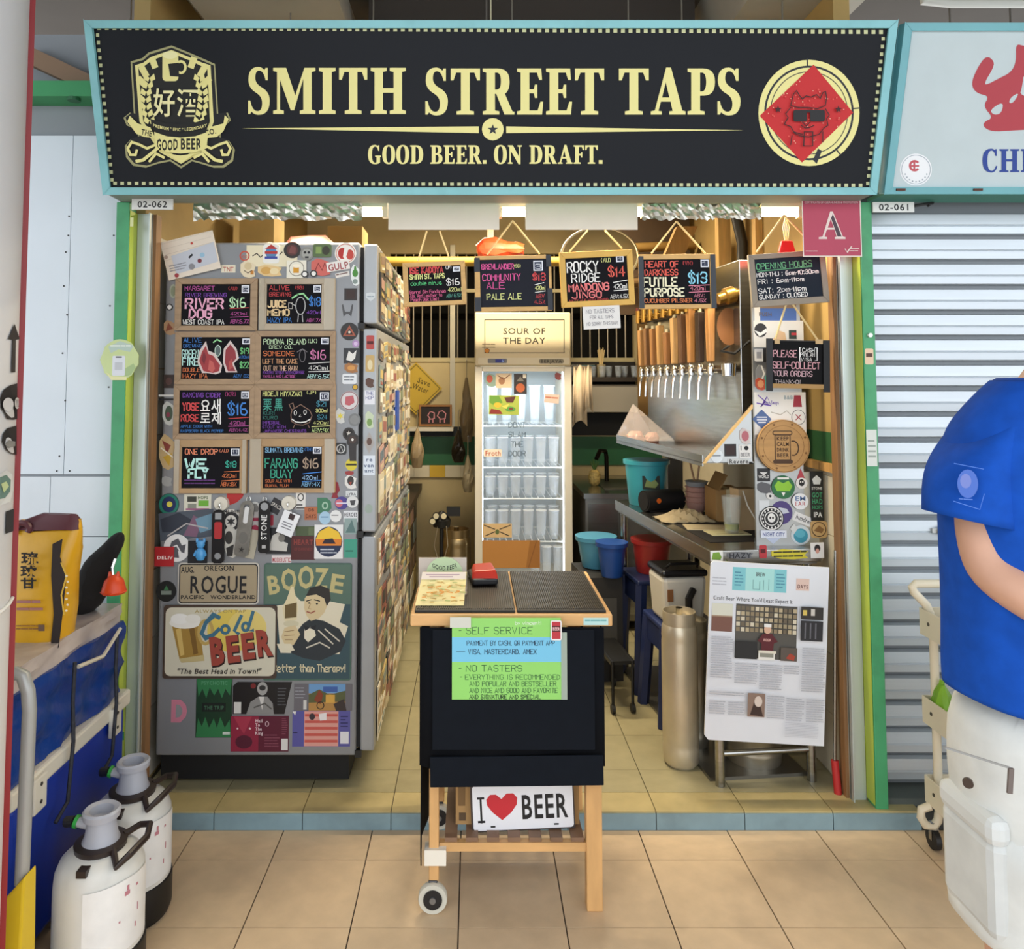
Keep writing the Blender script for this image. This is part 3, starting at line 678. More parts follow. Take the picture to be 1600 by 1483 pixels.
for y in (YF + 1.1, 1.61):
    MB(BLACK).cyl((XD - .05, y, .06), (XD - .05, y, .08), .02, n=12).cyl((XD - .05, y, .08), (XD - .05, y, .17), .012, n=10).build('foot', fg)
# stickers and magnets crowding the doors that face the aisle
PALC = ['#d8cbaa', '#b59c78', '#8a705a', '#e6dcc4', '#6a5a50', '#c7b693', '#4a4440', '#a8925f', '#ece6d8', '#8a9690', '#96584c', '#62717a', '#c8b070', '#92866f', '#f0e9d6', '#7d8868', '#c0988a', '#3a3632']
pal_me = []
for i, c in enumerate(PALC):
    c2 = PALC[(i * 5 + 3) % len(PALC)]; c3 = PALC[(i * 7 + 1) % len(PALC)]
    m = MB(M(c, .45)); m.box((0, 0, 0), (.004, 1, 1)); m.use(M(c2, .5)); m.box((.0025, 0, .12), (.0012, .74, .4)); m.use(M(c3, .5)); m.box((.0025, .0, -.3), (.0012, .6, .14))
    pal_me.append(m.build('t').data); bpy.data.objects.remove(bpy.data.objects['t'])
r5 = random.Random(11)
for dr, (z0, z1) in zip(doors, ((.2, .945), (.975, 1.71), (1.742, 2.03))):
    zc = z0 + .045
    while zc < z1 - .02:
        hrow = min(r5.uniform(.07, .14), z1 - zc + .03); yc = YF + .055
        while yc < 1.6:
            wd = r5.uniform(.07, .15); h_ = hrow * r5.uniform(.75, 1.12)
            o = link('sticker', r5.choice(pal_me), dr); zz = min(max(zc + r5.uniform(-.01, .01), z0 + h_/2), z1 - h_/2)
            o.location = (XD + .002 + r5.uniform(0, .004) - ORIG[fg.name][0], yc + wd/2 - ORIG[fg.name][1], zz - ORIG[fg.name][2])
            o.scale = (r5.uniform(.5, 1.6), wd, h_); o.rotation_euler = (r5.uniform(-.12, .12), 0, 0); yc += wd + r5.uniform(.0, .012)
        zc += hrow + .002
o = MB(M('#2b4fa8', .5)).bb(XD + .004, XD + .016, .86, .96, 1.30, 1.48).build('magnet_board', doors[1])

# door-edge stickers (faces front), drawn in photo pixels
def stick(par, px, py, w, h, kind, col, ex=(), rot=0, Y=None, t=.0012, name='sticker', X0=None):
    """one sticker lying on a plane facing the camera; ex = printed marks"""
    Y = YF if Y is None else Y
    c = at(px, py, Y); m = mpp(Y); o0 = Vector(ORIG.get(par.name, (0, 0, 0)))
    dd = D(m, front=-t)
    W, H_ = w/2, h/2
    col_ = M(col, .45) if isinstance(col, str) else col
    def base(k):
        if k == 'r': return [(-W, -H_), (W, -H_), (W, H_), (-W, H_)]
        if k == 'o': return [(W*math.cos(2*PI*i/22), H_*math.sin(2*PI*i/22)) for i in range(22)]
        if k == 'd': return [(0, -H_), (W, 0), (0, H_), (-W, 0)]
        if k == 't': return [(0, -H_), (W, H_), (-W, H_)]
        if k == 's': return [(-W, -H_*.6), (-W*.4, -H_), (W*.3, -H_*.8), (W, -H_*.5), (W*.8, H_*.2), (W, H_*.8), (W*.2, H_), (-W*.5, H_*.85), (-W, H_*.3)]
        if k == 'h': return [(-W, -H_*.8), (0, -H_), (W, -H_*.8), (W, H_*.2), (0, H_), (-W, H_*.2)]
        if k == 'R':
            r = min(W, H_)*.35; pts = []
            for cx, cy, a0 in ((W-r, -H_+r, -90), (W-r, H_-r, 0), (-W+r, H_-r, 90), (-W+r, -H_+r, 180)):
                for q in range(4): a = math.radians(a0 + q*30); pts.append((cx + r*math.cos(a), cy + r*math.sin(a)))
            return pts
        return k
    poly = base(kind)
    lv = 0; q = (par.name, px - W, py - H_, px + W, py + H_)
    for p_, x0, y0, x1, y1, l in _placed:
        if p_ == par.name and x0 < q[3] and x1 > q[1] and y0 < q[4] and y1 > q[2]: lv = max(lv, l + 1)
    _placed.append(q + (lv,)); c = c + Vector((0, -lv * .0022, 0))
    mb = MB(col_); mb.prism([(x*m, -y*m) for x, y in poly], -t, 0)
    for e in ex:
        k = e[0]
        if k == 't': dd.sans(e[1], e[2], e[3], e[4], e[5], e[6] if len(e) > 6 else None)
        elif k == 'w': dd.hand(e[1], e[2], e[3], e[4], e[5], e[6] if len(e) > 6 else None)
        elif k == 'o': dd.ell(*e[1:])
        elif k == 'g': dd.ring(*e[1:])
        elif k == 'r': dd.rect(*e[1:])
        elif k == 'p': dd.poly(*e[1:])
        elif k == 'l': dd.line(*e[1:])
        elif k == 'x': dd.scrawl(*e[1:])
        elif k == '*': dd.star(*e[1:])
    off = len(mb.v); cm = dd.mb
    for f, mi in zip(cm.f, cm.m): mb.use(cm.mats[mi]); mb.f.append(tuple(i + off for i in f)); mb.m.append(mb.cur)
    mb.v += cm.v
    o = mb.build(name, par, local=True); o.location = c - o0; o.rotation_euler = (0, rot, 0); ORIG[o.name] = tuple(c)
    return o
_placed = []
S = lambda *a, **k: stick(fg, *a, **k)
W_, K_, R_ = '#ece9e2', '#17171a', '#b8352f'
# header strip
S(425, 400, 80, 34, 'r', '#efe3c2', [('g', -64+21, 0, 8, 8, 2.2, '#cc5a48'), ('w', 'so', -43-4, 3, 5, '#cc5a48', 8), ('l', [(-30,0),(-24,-4),(-18,2),(-12,-3),(-6,1),(0,-4),(6,2),(12,-2),(16,-6)], 1.6, '#4c4436')])
S(357, 420, 22, 12, 'r', '#e9dfc8', [('t', 'TNT', -8, 4, 7, '#b8442c', 16)])
S(424, 397, 26, 30, 'R', '#f1efe8', [('o', 0, -2, 9, 9, '#5a86b4'), ('p', [(-10,-8),(10,-8),(0,-15)], R_), ('r', -10, 4, 10, 8, '#3b4aa0'), ('r', -10, -4, 10, 0, R_)])
S(457, 391, 27, 26, 'o', '#2b2420', [('o', 0, 0, 9, 9, '#5a3230'), ('p', [(-6,5),(-2,-7),(6,-4),(5,6)], '#7d4a46')])
S(480, 397, 22, 22, 'o', '#8b8a84', [('o', 0, 0, 8, 8, '#a9a8a2'), ('o', -3, -2, 2, 2, K_), ('o', 3, -2, 2, 2, K_), ('r', -3, 4, 3, 7, K_)])
S(504, 392, 29, 21, 'R', '#566b3e', [('r', -10, -6, -1, 5, '#8ba35c'), ('o', 6, 0, 6, 7, '#3b3a2c')])
S(540, 396, 34, 34, 'o', '#f2ebe4', [('g', 0, 0, 15, 15, 1, '#c66a5c'), ('o', -5, 0, 7, 9, '#b8322c'), ('o', 7, 2, 6, 8, '#c4483e'), ('p', [(-2,-8),(4,-4),(0,9),(-4,6)], '#f4efe8')])
S(464, 421, 31, 28, 'r', '#f0ead8', [('g', 0, -1, 12, 12, 1, '#6a5f4a'), ('r', -5, -5, 4, 6, '#d99a2c'), ('o', 0, -5, 6, 3, '#fff4dc')])
S(502, 418, 30, 28, 's', '#d2655a', [('l', [(-9,6),(-4,-6),(2,5),(6,-7),(10,4)], 1.6, '#8c2f2c')])
S(388, 421, 24, 28, 's', '#e9d9b8', [('o', 0, -5, 6, 6, '#d9c49a'), ('r', 4, 2, 9, 8, '#c98432'), ('l', [(-6,2),(0,6),(6,2)], 1.2, '#5a4a34')])
S(422, 423, 38, 19, 's', '#e8c88e', [('o', -6, 0, 8, 6, '#d8a85c'), ('o', 7, 1, 7, 5, '#f0dcae')])
S(529, 416, 36, 15, 'r', '#ece6e0', [('t', 'GULP', -16, 6, 11, '#9c2f33', 32)], rot=-.16)
S(535, 429, 22, 7, 'r', '#e6e0d8', [('x', -9, -3, 9, 3, 3, '#6a4440')], rot=-.2)
S(555, 430, 13, 34, 's', '#e8ecea', [('o', 0, -3, 4.5, 6, '#4f8f3f'), ('p', [(-1.5,-14),(1.5,-14),(2,-7),(-2,-7)], '#4f8f3f'), ('o', 0, 10, 4, 4, '#8a9a94')])
S(477, 429, 11, 11, 'o', '#1b1b1c', [('o', 0, 0, 3.6, 3.6, '#f1efe9')]); S(491, 428, 11, 11, 'o', '#1b1b1c', [('o', 0, 0, 3.6, 3.6, '#f1efe9')])
# column along the right edge of the side panel
S(548, 460, 20, 19, 'r', '#2b2220', [('r', -7, -7, 7, 7, '#3c2c28')])
S(543, 485, 18, 22, [(-9,-8),(-7,-10),(-4,2),(4,2),(7,-10),(9,-8),(6,10),(2,6),(-2,6),(-6,10)], '#4c4c4e')
S(546, 518, 28, 28, 'o', '#221d1b', [('p', [(0,-10),(10,7),(-10,7)], '#a85a44'), ('p', [(0,-5),(6,5),(-6,5)], '#3a2722'), ('o', 0, 1, 2, 2, '#e8dcc8')])
S(556, 537, 11, 11, 'o', '#b48cc0', [('o', 0, 0, 3, 3, '#d8c0e0')])
S(549, 556, 24, 24, 'r', '#26262a', [('p', [(-8,6),(-4,-8),(2,-3),(8,-9),(6,4),(0,9)], '#e8e6e0')])
S(549, 575, 21, 16, 's', '#a8703c', [('o', 0, 0, 6, 4, '#d89a54')])
S(546, 592, 22, 16, 'R', '#e6e9ec', [('x', -8, -5, 8, 6, 3, '#7a8088')])
S(555, 605, 9, 9, 'o', '#d8a828', [('g', 0, 0, 4.5, 4.5, 1, K_)])
S(546, 626, 29, 30, 'o', '#d9d3d2', [('g', 0, 0, 14, 14.5, 1.4, '#8a5a60'), ('p', [(-7,6),(-6,-6),(6,-8),(8,3),(0,8)], '#c4646c')])
S(532, 650, 14, 24, 's', '#cfd0cc', [('*', 0, 0, 6, '#e0cf4a', 6)])
S(554, 656, 19, 20, 'o', '#7b7c7c', [('o', 0, 0, 7, 7, '#8c8d8c')])
S(545, 678, 19, 20, 'o', '#332d2a', [('o', 0, 0, 7, 7, '#1f1b19'), ('*', 0, -1, 4, '#cfc9c0')])
S(551, 690, 20, 30, [(-9,-9),(0,-14),(9,-9),(9,3),(6,6),(6,30),(-4,30),(-6,6),(-9,3)], '#2c2624', [('o', 0, -3, 6, 6, '#4a3a34'), ('o', 0, -3, 2, 2, '#eee8e0')])
S(533, 701, 17, 18, 'R', '#26282a', [('g', 0, 0, 7, 7, 1.5, '#c9cac8'), ('l', [(-3,3),(0,-4),(3,3)], 1, '#c9cac8')])
S(549, 726, 18, 19, 'o', '#d9c838', [('r', -8, -1.5, 8, 1.5, '#3a3524')])
S(546, 740, 13, 8, 'h', '#9c3434'); S(548, 753, 18, 22, 's', '#e3e0da', [('o', 0, -2, 5, 7, '#403a38'), ('p', [(-2,0),(2,0),(0,6)], '#a34a3a')])
S(549, 771, 17, 8, 'r', '#d9dcdc', [('t', 'LYRA', -7, 3, 4, '#44444a', 14)])
S(524, 764, 16, 28, [(-5,-14),(4,-10),(7,2),(3,8),(5,14),(-6,14),(-4,8),(-8,0)], '#8f2430')
# band of stickers under the chalkboards
S(264, 788, 32, 34, 'o', '#123a34', [('o', 2, 0, 12, 12, '#1b2a5a'), ('o', 1, 0, 4.5, 4.5, '#d8cf50'), ('g', 0, 0, 15, 16, 4, '#1f7a68')])
S(309, 786, 42, 27, 'r', '#d9d6c4', [('r', -16, -10, -2, -2, '#3a3a30'), ('r', 1, -4, 17, 5, '#6fae3a'), ('r', -15, 1, -2, 10, '#8a8d80'), ('t', 'HOPS', 0, -6, 5, '#4a5a2a', 16), ('r', -18, 8, 18, 11, '#a05a80')])
S(368, 779, 28, 18, [(-14,-9),(13,-8),(11,-2),(2,6),(-8,10),(-12,4)], '#b32a2a')
S(292, 820, 84, 42, 'r', '#4d5560', [('p', [(-40,-12),(-10,-20),(10,-6),(-14,10),(-38,8)], '#2d3340'), ('p', [(-6,16),(12,-14),(24,-4),(14,20)], '#7d5a70'), ('p', [(14,-8),(40,-14),(38,10),(20,14)], '#6d93a8'), ('l', [(-30,14),(0,-2),(32,8)], 2, '#b8b2b0')], rot=-.09)
S(277, 856, 41, 42, 'o', '#e6e4e2', [('p', [(-13,6),(-8,-10),(2,-15),(8,-4),(14,-6),(12,8),(2,4),(4,15),(-8,14)], '#55545a'), ('l', [(-10,0),(0,-4),(6,6)], 2, '#e6e4e2')])
S(258, 869, 30, 30, 'r', '#b3272c', [('t', 'DELIV', -11, 4, 5, '#f1e6e0', 24)])
S(310, 862, 30, 34, 'r', '#1c1d22')
S(361, 815, 36, 38, 'o', '#dedbd3', [('o', 0, 0, 14, 15, '#2a2a2c'), ('o', 0, 0, 9, 10, '#dedbd3'), ('*', 0, 0, 8, '#2a2a2c', 6), ('t', 'OMA SHEER', -15, -13, 5, '#2a2a2c', 30)])
S(398, 795, 18, 22, 'o', '#d9d7d2', [('o', 0, 0, 6, 8, '#8d8a86')]); S(399, 818, 14, 36, 'r', '#c9c2c0', [('r', -6, -9, 6, -4, '#a3294a'), ('o', 0, 8, 6, 6, '#a3294a')])
S(362, 846, 24, 50, 's', '#d4d1c8', [('o', -4, -6, 6, 10, '#3a3836'), ('p', [(-8,10),(4,4),(2,22),(-6,22)], '#2c2a2a')])
S(386, 848, 32, 44, 'r', '#bfb8a4', [('p', [(-10,16),(-2,-4),(8,10)], '#8d8570')], rot=.2)
S(431, 791, 18, 22, 'r', '#2c2c30', [('t', 'SPACE', -8, 2, 6, '#d9d6cc', 17)], rot=.5)
S(423, 813, 9, 16, 'R', '#9c3040')
S(436, 845, 40, 40, 'r', '#222225', [('p', [(-16,14),(-10,-8),(0,-14),(4,0),(14,4),(12,16)], '#cfccc4'), ('o', 4, -4, 5, 6, '#7d7a74')])
S(451, 806, 15, 17, 'o', '#e6e4de'); S(470, 783, 15, 26, 'r', '#e4e2dd', [('g', 0, -6, 5, 6, 1.6, K_), ('x', -6, 4, 6, 12, 3, K_)])
S(486, 802, 20, 20, 'r', '#b36a44', [('t', 'DB', -4, -3, 5, '#5a2c1c', 9), ('t', 'DAYS', -8, 7, 6, '#5a2c1c', 16)])
S(507, 790, 22, 24, [(-11,-12),(3,-12),(10,-6),(11,4),(4,12),(-11,12)], '#3f7a5a', [('o', 1, 0, 5, 6, '#9fc0a8'), ('o', 1, 0, 2.4, 3.6, '#3f7a5a')])
S(534, 786, 21, 20, 'o', '#4a3f8c', [('o', -4, 0, 6, 6, '#d0707c'), ('r', -8, -1, 8, 1, '#d8d4e8')]); S(551, 784, 18, 18, 'o', '#dcdcda', [('p', [(-4,-2),(5,-3),(3,5),(-2,5)], '#4a4a4c')])
S(508, 809, 18, 20, 'o', '#a9cbe0', [('x', -6, -3, 6, 4, 3, '#6a93b4')]); S(525, 806, 18, 18, 'o', '#e8e8e6', [('x', -6, -3, 6, 4, 3, '#8d8d8d')]); S(548, 807, 22, 17, 'r', '#dfe0e2', [('t', 'HEROES', -10, 0, 6, '#3c3c42', 20), ('x', -8, 4, 8, 6, 2, '#9a9aa0')])
S(480, 830, 36, 15, 'r', '#4c5a3c', [('r', 2, -6, 16, 6, '#63704f')]); S(474, 856, 37, 36, 'r', '#4f1c1c', [('t', 'HEART', -15, -5, 8, '#8d3a34', 30), ('t', 'OF DARKNESS', -14, 4, 4.5, '#7a2f2c', 28)])
S(514, 846, 44, 52, 'r', '#e9e8e6', [('o', 0, 0, 21, 23, '#22304f'), ('p', [(-20,-4),(-15,-15),(0,-23),(15,-15),(20,-4)], '#f0c53a'), ('p', [(-20,-4),(20,-4),(19,6),(-19,6)], '#e0842c'), ('p', [(-10,3),(-6,-4),(6,-5),(11,3)], '#2c2430'), ('x', -12, 10, 12, 18, 3, '#cfd4dc')])
S(548, 822, 19, 24, 'r', '#8fa3a0', [('p', [(-8,10),(2,-10),(8,10)], '#5d7a78')]); S(548, 857, 20, 28, 'r', '#3f9c84', [('x', -7, 2, 7, 8, 3, '#1f5a4c')])
S(440, 874, 30, 12, 'r', '#e6dcda', [('t', 'MODERUSTIC', -14, 4, 7, '#b3303a', 28)])
S(260, 924, 31, 32, 'o', '#1f201f', [('r', -8, -1, 8, 5, '#7f8a80'), ('p', [(-4,-2),(0,-9),(4,-2)], '#3f7a4c')])
S(280, 1111, 24, 36, [(-12,-17),(2,-17),(10,-9),(12,0),(10,9),(2,17),(-12,17)], '#cf8296', [('p', [(-5,-10),(1,-9),(5,-3),(5,3),(1,9),(-5,10)], '#8f9194')], name='letter_magnet')
S(334.5, 1105.5, 55, 89, 'r', '#1c3a26', [('p', [(-27,-44),(27,-44),(24,-18),(17,-28),(12,-14),(6,-28),(0,-18),(-7,-30),(-12,-14),(-18,-28),(-24,-16)], '#2f7a48'), ('p', [(-27,44),(27,44),(24,18),(17,30),(10,14),(5,30),(0,16),(-7,30),(-13,14),(-18,28),(-24,16)], '#2f7a48'), ('r', -18, -7, 18, 6, '#0c1710'), ('t', 'THE TRIP', -15, 3, 6, '#3f6a50', 30), ('t', 'PSYCHOTIC', -20, -34, 6, '#5a9a70', 40), ('r', 14, 36, 25, 40, '#cfd8d0')])
S(410, 1090.5, 90, 49, [(-45,-18),(-38,-24),(45,-24),(34,24),(-45,24)], '#171314', [('o', 0, -14, 8, 10, '#a9a7a4'), ('o', 0, -15, 5, 4, '#2c2a2a'), ('p', [(-24,24),(-18,6),(-6,-2),(8,-2),(16,8),(18,24)], '#8d8c8a'), ('p', [(-5,-2),(3,-2),(0,18)], '#d6d3ce'), ('o', -14, -18, 4, 4, '#7a2424'), ('r', -43, 6, -32, 23, '#d6d4cf'), ('l', [(-12,14),(4,8),(14,16)], 2, '#55534f'), ('x', 24, -16, 36, 12, 3, '#55565a')])
S(505, 1089.5, 89, 40, 'r', '#6d6a70', [('r', -22, -20, 34, 20, '#b98a4a'), ('r', -22, -20, 34, -6, '#6f9fce'), ('p', [(-22,-4),(-6,-12),(10,-4),(34,-10),(34,6),(-22,8)], '#5a5f3a'), ('r', 0, -16, 22, -8, '#3f62a8'), ('p', [(-14,4),(-6,-12),(0,-4),(-4,10)], '#8a3f24'), ('g', -4, 12, 6, 6, 1.4, '#2c2018'), ('r', 4, -4, 18, 8, '#dcaa4c'), ('p', [(16,10),(32,2),(36,20),(20,20)], '#3a2f2c'), ('r', -30, 4, -25, 18, '#d8d6d2'), ('x', -42, -16, -28, 2, 3, '#9a9aa0')])
S(406, 1146.5, 88, 53, 'r', '#5c1830', [('r', -44, -26, -2, 26, '#8f1f3c'), ('p', [(-40,-26),(-12,-26),(-24,0),(-30,-8)], '#a8324a'), ('o', -24, 12, 13, 10, '#52102a'), ('*', -34, -8, 2, '#f0d8d8'), ('*', -15, -8, 2.5, '#f0d8d8'), ('t', 'Hail', -7, -17, 5, '#e8d0d6', 11), ('t', 'To', -7, -11, 5, '#e8d0d6', 7), ('t', 'The', -7, -5, 5, '#e8d0d6', 10), ('t', 'King', -7, 1, 5, '#e8d0d6', 12), ('g', 11, -15, 3, 4, 1.2, '#d8b8c2'), ('x', 8, 0, 30, 20, 2.6, '#8a4a5c'), ('x', 34, -24, 42, 2, 2, '#8a4a5c'), ('r', 33, 7, 43, 24, '#e2e0dc')])
S(502, 1138.5, 88, 53, 'r', '#5a58a0', [('r', -26, -26, 26, 26, '#e0a094')] + [('r', -25, -22 + k*9.6, 25, -18 + k*9.6, '#cc5a50') for k in range(5)] + [('h' if 0 else 'o', -14, -18, 4.5, 5, '#3a2f34'), ('p', [(-4,-22),(8,-24),(8,-13),(-2,-12)], '#f0ecea'), ('r', 29, 4, 42, 22, '#e6e6ea'), ('x', -42, 4, -34, 10, 3, '#24244a'), ('x', 30, -20, 40, -2, 3, '#2c2c60'), ('p', [(-44,-26),(-38,-26),(-40,-20)], W_)])
# narrow strip left of the boards
S(271, 455, 12, 22, 'o', '#a9b09c', [('o', 0, 0, 4, 8, '#8d977c')]); S(265, 480, 11, 11, 'o', '#1d1d1d', [('o', 0, 0, 3.6, 3.6, '#f4f2ee')])
S(265, 512, 18, 24, 's', '#b5916c', [('p', [(-6,6),(-2,-8),(6,2)], '#8a4a34')]); S(264, 596, 16, 21, 'r', '#3a2c28', [('o', 0, 0, 5, 6, '#5a3f3a')])
S(260, 618, 24, 3, 'r', '#e8e6e0'); S(260, 624, 24, 3, 'r', '#26262a')
S(264, 646, 20, 38, 's', '#cfd2cc', [('o', 0, 0, 6, 12, '#4a5a48'), ('o', -1, 2, 3, 4, '#8a3a50')]); S(261, 706, 24, 56, 's', '#c9ad7c', [('p', [(-8,-18),(6,-10),(0,4)], '#8a4034'), ('p', [(-6,8),(8,2),(4,22)], '#c8a234'), ('l', [(-9,-6),(9,8)], 2, '#ece4d0')])
S(261, 752, 16, 16, 's', '#a9aaa8')
# stickers on the door edge
xe = (fx1 + .014 + XD) / 2
def E(py, w, h, kind, col, ex=()): 
    px = 740 + xe / mpp(YF + .004) - (py - 596) * .009; return stick(doors[0] if py > 836 else doors[1] if py > 512 else doors[2], px, py, w, h, kind, col, ex, Y=YF + .004)
E(464, 14, 14, 'h', '#d4dadc', [('x', -5, -2, 5, 3, 2.5, '#5f7a88')]); E(535, 12, 22, 'R', '#b8433c', [('r', -5, -2, 5, 3, '#5a1a1a')]); E(568, 14, 26, 'R', '#c9a868', [('o', 0, 2, 4, 8, '#e6d8ae')])
E(598, 13, 16, 's', '#5a3a2c'); E(621, 16, 22, 'r', '#e9e9ee', [('w', 'THE', -6, -4, 5, '#2c3a8a', 12), ('w', 'HOP', -6, 3, 5, '#2c3a8a', 12)]); E(656, 13, 28, 's', '#c8d4b4', [('o', 0, 4, 4, 6, '#7fa05a')])
E(692, 16, 34, 'd', '#a9a29c', [('o', 0, -2, 4, 6, '#6a5046')]); E(727, 18, 30, 'r', '#dfe6ee', [('t', 're', -5, -6, 6, '#46587a', 10), ('t', 'ven', -8, 3, 6, '#46587a', 15), ('t', 'ant', -7, 11, 6, '#46587a', 14)]); E(795, 12, 14, 'o', '#9aa89c')

# ================================================================ chalkboards
FRW = M('#a58a6c', .6, noise=.15, scale=5, stretch=(3, 3, 12)); SLATE = M('#121116', .8, noise=.12, scale=6, spec=.2)
def board(label, o, s, Y, texts, roll=0, frame=None, name='menu_chalkboard', group=None, slate=None, wrap=None, extra=None, tape=None, th=.014):
    """o, s = outer and slate rectangles in photo pixels (x0,y0,x1,y1)"""
    cx, cy = (o[0]+o[2])/2, (o[1]+o[3])/2; c = at(cx, cy, Y); m = mpp(Y)
    t = thing(name, label, 'chalkboard', c, (0, roll, 0), group)
    r = lambda q: (q[0]-cx, q[1]-cy, q[2]-cx, q[3]-cy)
    O, I = r(o), r(s); fm = frame or FRW
    oo = [(O[0], O[1]), (O[2], O[1]), (O[2], O[3]), (O[0], O[3])]; ii = [(I[0], I[1]), (I[2], I[1]), (I[2], I[3]), (I[0], I[3])]
    for k in range(4):
        k2 = (k+1) % 4; MB(fm).prism([(x*m, -y*m) for x, y in (oo[k], oo[k2], ii[k2], ii[k])], -th/2, th/2).build('frame_bar', t, local=True, bevel=.0012)
    MB(slate or SLATE).bb(I[0]*m - .002, I[2]*m + .002, -th/2 + .004, th/2 - .002, -I[3]*m - .002, -I[1]*m + .002).build('slate', t, local=True)
    d = D(m, front=-th/2 + .0035)
    for T in texts:
        if T[0] == 'L': d.line([(x-cx, y-cy) for x, y in T[1]], T[2], T[3])
        elif T[0] == 'LL': d.lines([[(x-cx, y-cy) for x, y in p] for p in T[1]], T[2], T[3])
        elif T[0] == 'O': d.ring(T[1]-cx, T[2]-cy, T[3], T[4], T[5], T[6])
        elif T[0] == 'E': d.ell(T[1]-cx, T[2]-cy, T[3], T[4], T[5])
        elif T[0] == 'P': d.poly([(x-cx, y-cy) for x, y in T[1]], T[2])
        elif T[0] == 'F': d.frame(T[1]-cx, T[2]-cy, T[3]-cx, T[4]-cy, T[5], T[6])
        elif T[0] == 'S': d.sans(T[1], T[2]-cx, T[3]-cy, T[4], T[5], T[6], bold=.01)
        elif T[0] == 'X': d.scrawl(T[1]-cx, T[2]-cy, T[3]-cx, T[4]-cy, T[5], T[6])
        else:
            txt, x, y, h, col, w = T[:6]; wt = T[6] if len(T) > 6 else .12
            d.hand(txt, x-cx, y-cy, h, col, w, wt)
    d.build('chalk_lettering', t)
    if wrap:
        for x0, x1 in ((O[0] + 1, I[0] - 3), (I[2] + 4, O[2] - 1)): MB(M('#d8cdb8', .15, alpha=.5)).bb(x0*m, x1*m, -th/2 - .003, -th/2 - .002, -O[3]*m, -O[1]*m).build('plastic_wrap', t, local=True)
    if tape:
        for (x0, y0, x1, y1, col) in tape: MB(M(col, .6)).bb((x0-cx)*m, (x1-cx)*m, -th/2 - .0025, -th/2 + .001, -(y1-cy)*m, -(y0-cy)*m).build('tape', t, local=True)
    return t
PK, WH, BL, OR, GR, YE, TE, VI, RD = '#c85aa8', '#f4f2ee', '#3f86d8', '#e8824a', '#7fd68a', '#eef09a', '#3fbfa8', '#8a4ac0', '#d8484a'
YBD = YF - .009
def num(x0, y0, x1, y1, n): return [('P', [(x0, y0), (x1, y0), (x1, y1), (x0, y1)], '#e9ecf4'), ('P', [(x0+1.8, y0+1.8), (x1-1.8, y0+1.8), (x1-1.8, y1-1.8), (x0+1.8, y1-1.8)], '#27304a'), (n, x0+3, y1-3.4, (y1-y0)*.45, '#f0f2f8', x1-x0-6)]
GB = 'framed chalk menu boards on the refrigerator'
fb = lambda s: 'framed chalk menu board on the refrigerator reading ' + s
board(fb('RIVER DOG in pink'), (274,435,403,517), (284,444,392,509), YBD, [
 ('MARGARET', 289, 454, 7, PK, 46), ('(AU)', 356, 453, 5, RD, 16), ('RIVER BREWING', 290, 464, 6, VI, 64), ('RIVER', 291, 482, 15, '#e7a8c4', 58, .21), ('DOG', 297, 497, 13, '#e7a8c4', 34, .22),
 ('WEST COAST IPA', 287, 507, 7, WH, 64), ('$16', 360, 480, 14, '#c8f0c0', 24, .13), ('L', [(360,482.5),(389,481)], 1, RD), ('420ml', 361, 493, 5, PK, 26), ('L', [(361,496),(389,495)], 1, PK), ('ABV:6.7%', 361, 505.5, 6, PK, 29)] + num(378,446,390,458,'5'), group=GB)
board(fb('JUICE MEMO, wrapped in plastic'), (405,435,524,516), (417,444,503,506), YBD, [
 ('ALIVE', 421, 453, 7, RD, 31), ('(SG)', 460, 452, 5, RD, 16), ('BREWING', 421, 463, 6, RD, 34), ('JUICE', 419, 480, 10, '#eccd9a', 28, .22), ('MEMO', 419, 493, 9, '#eccd9a', 33, .24), ('HAZY IPA', 419, 504, 7, BL, 37),
 ('$18', 484, 478, 13, BL, 17), ('420ml', 480, 491, 5, VI, 22), ('ABV:7%', 480, 503, 5, PK, 22), ('O', 470, 478, 8, 14, 1.3, '#c8c8c8'), ('LL', [[(457,466),(466,460)],[(466,460),(474,459)],[(475,460),(482,468)]], 2.5, '#9fe0a0'), ('LL', [[(467,492),(466,503)],[(473,492),(474,503)],[(462,478),(455,474)]], 1.1, '#c8c8c8'), ('F', 451, 473, 458, 483, 1, '#b9b4ac')] + num(490,446,502,457,'6'), group=GB, wrap=1, frame=M('#b5a68f', .5, noise=.1))
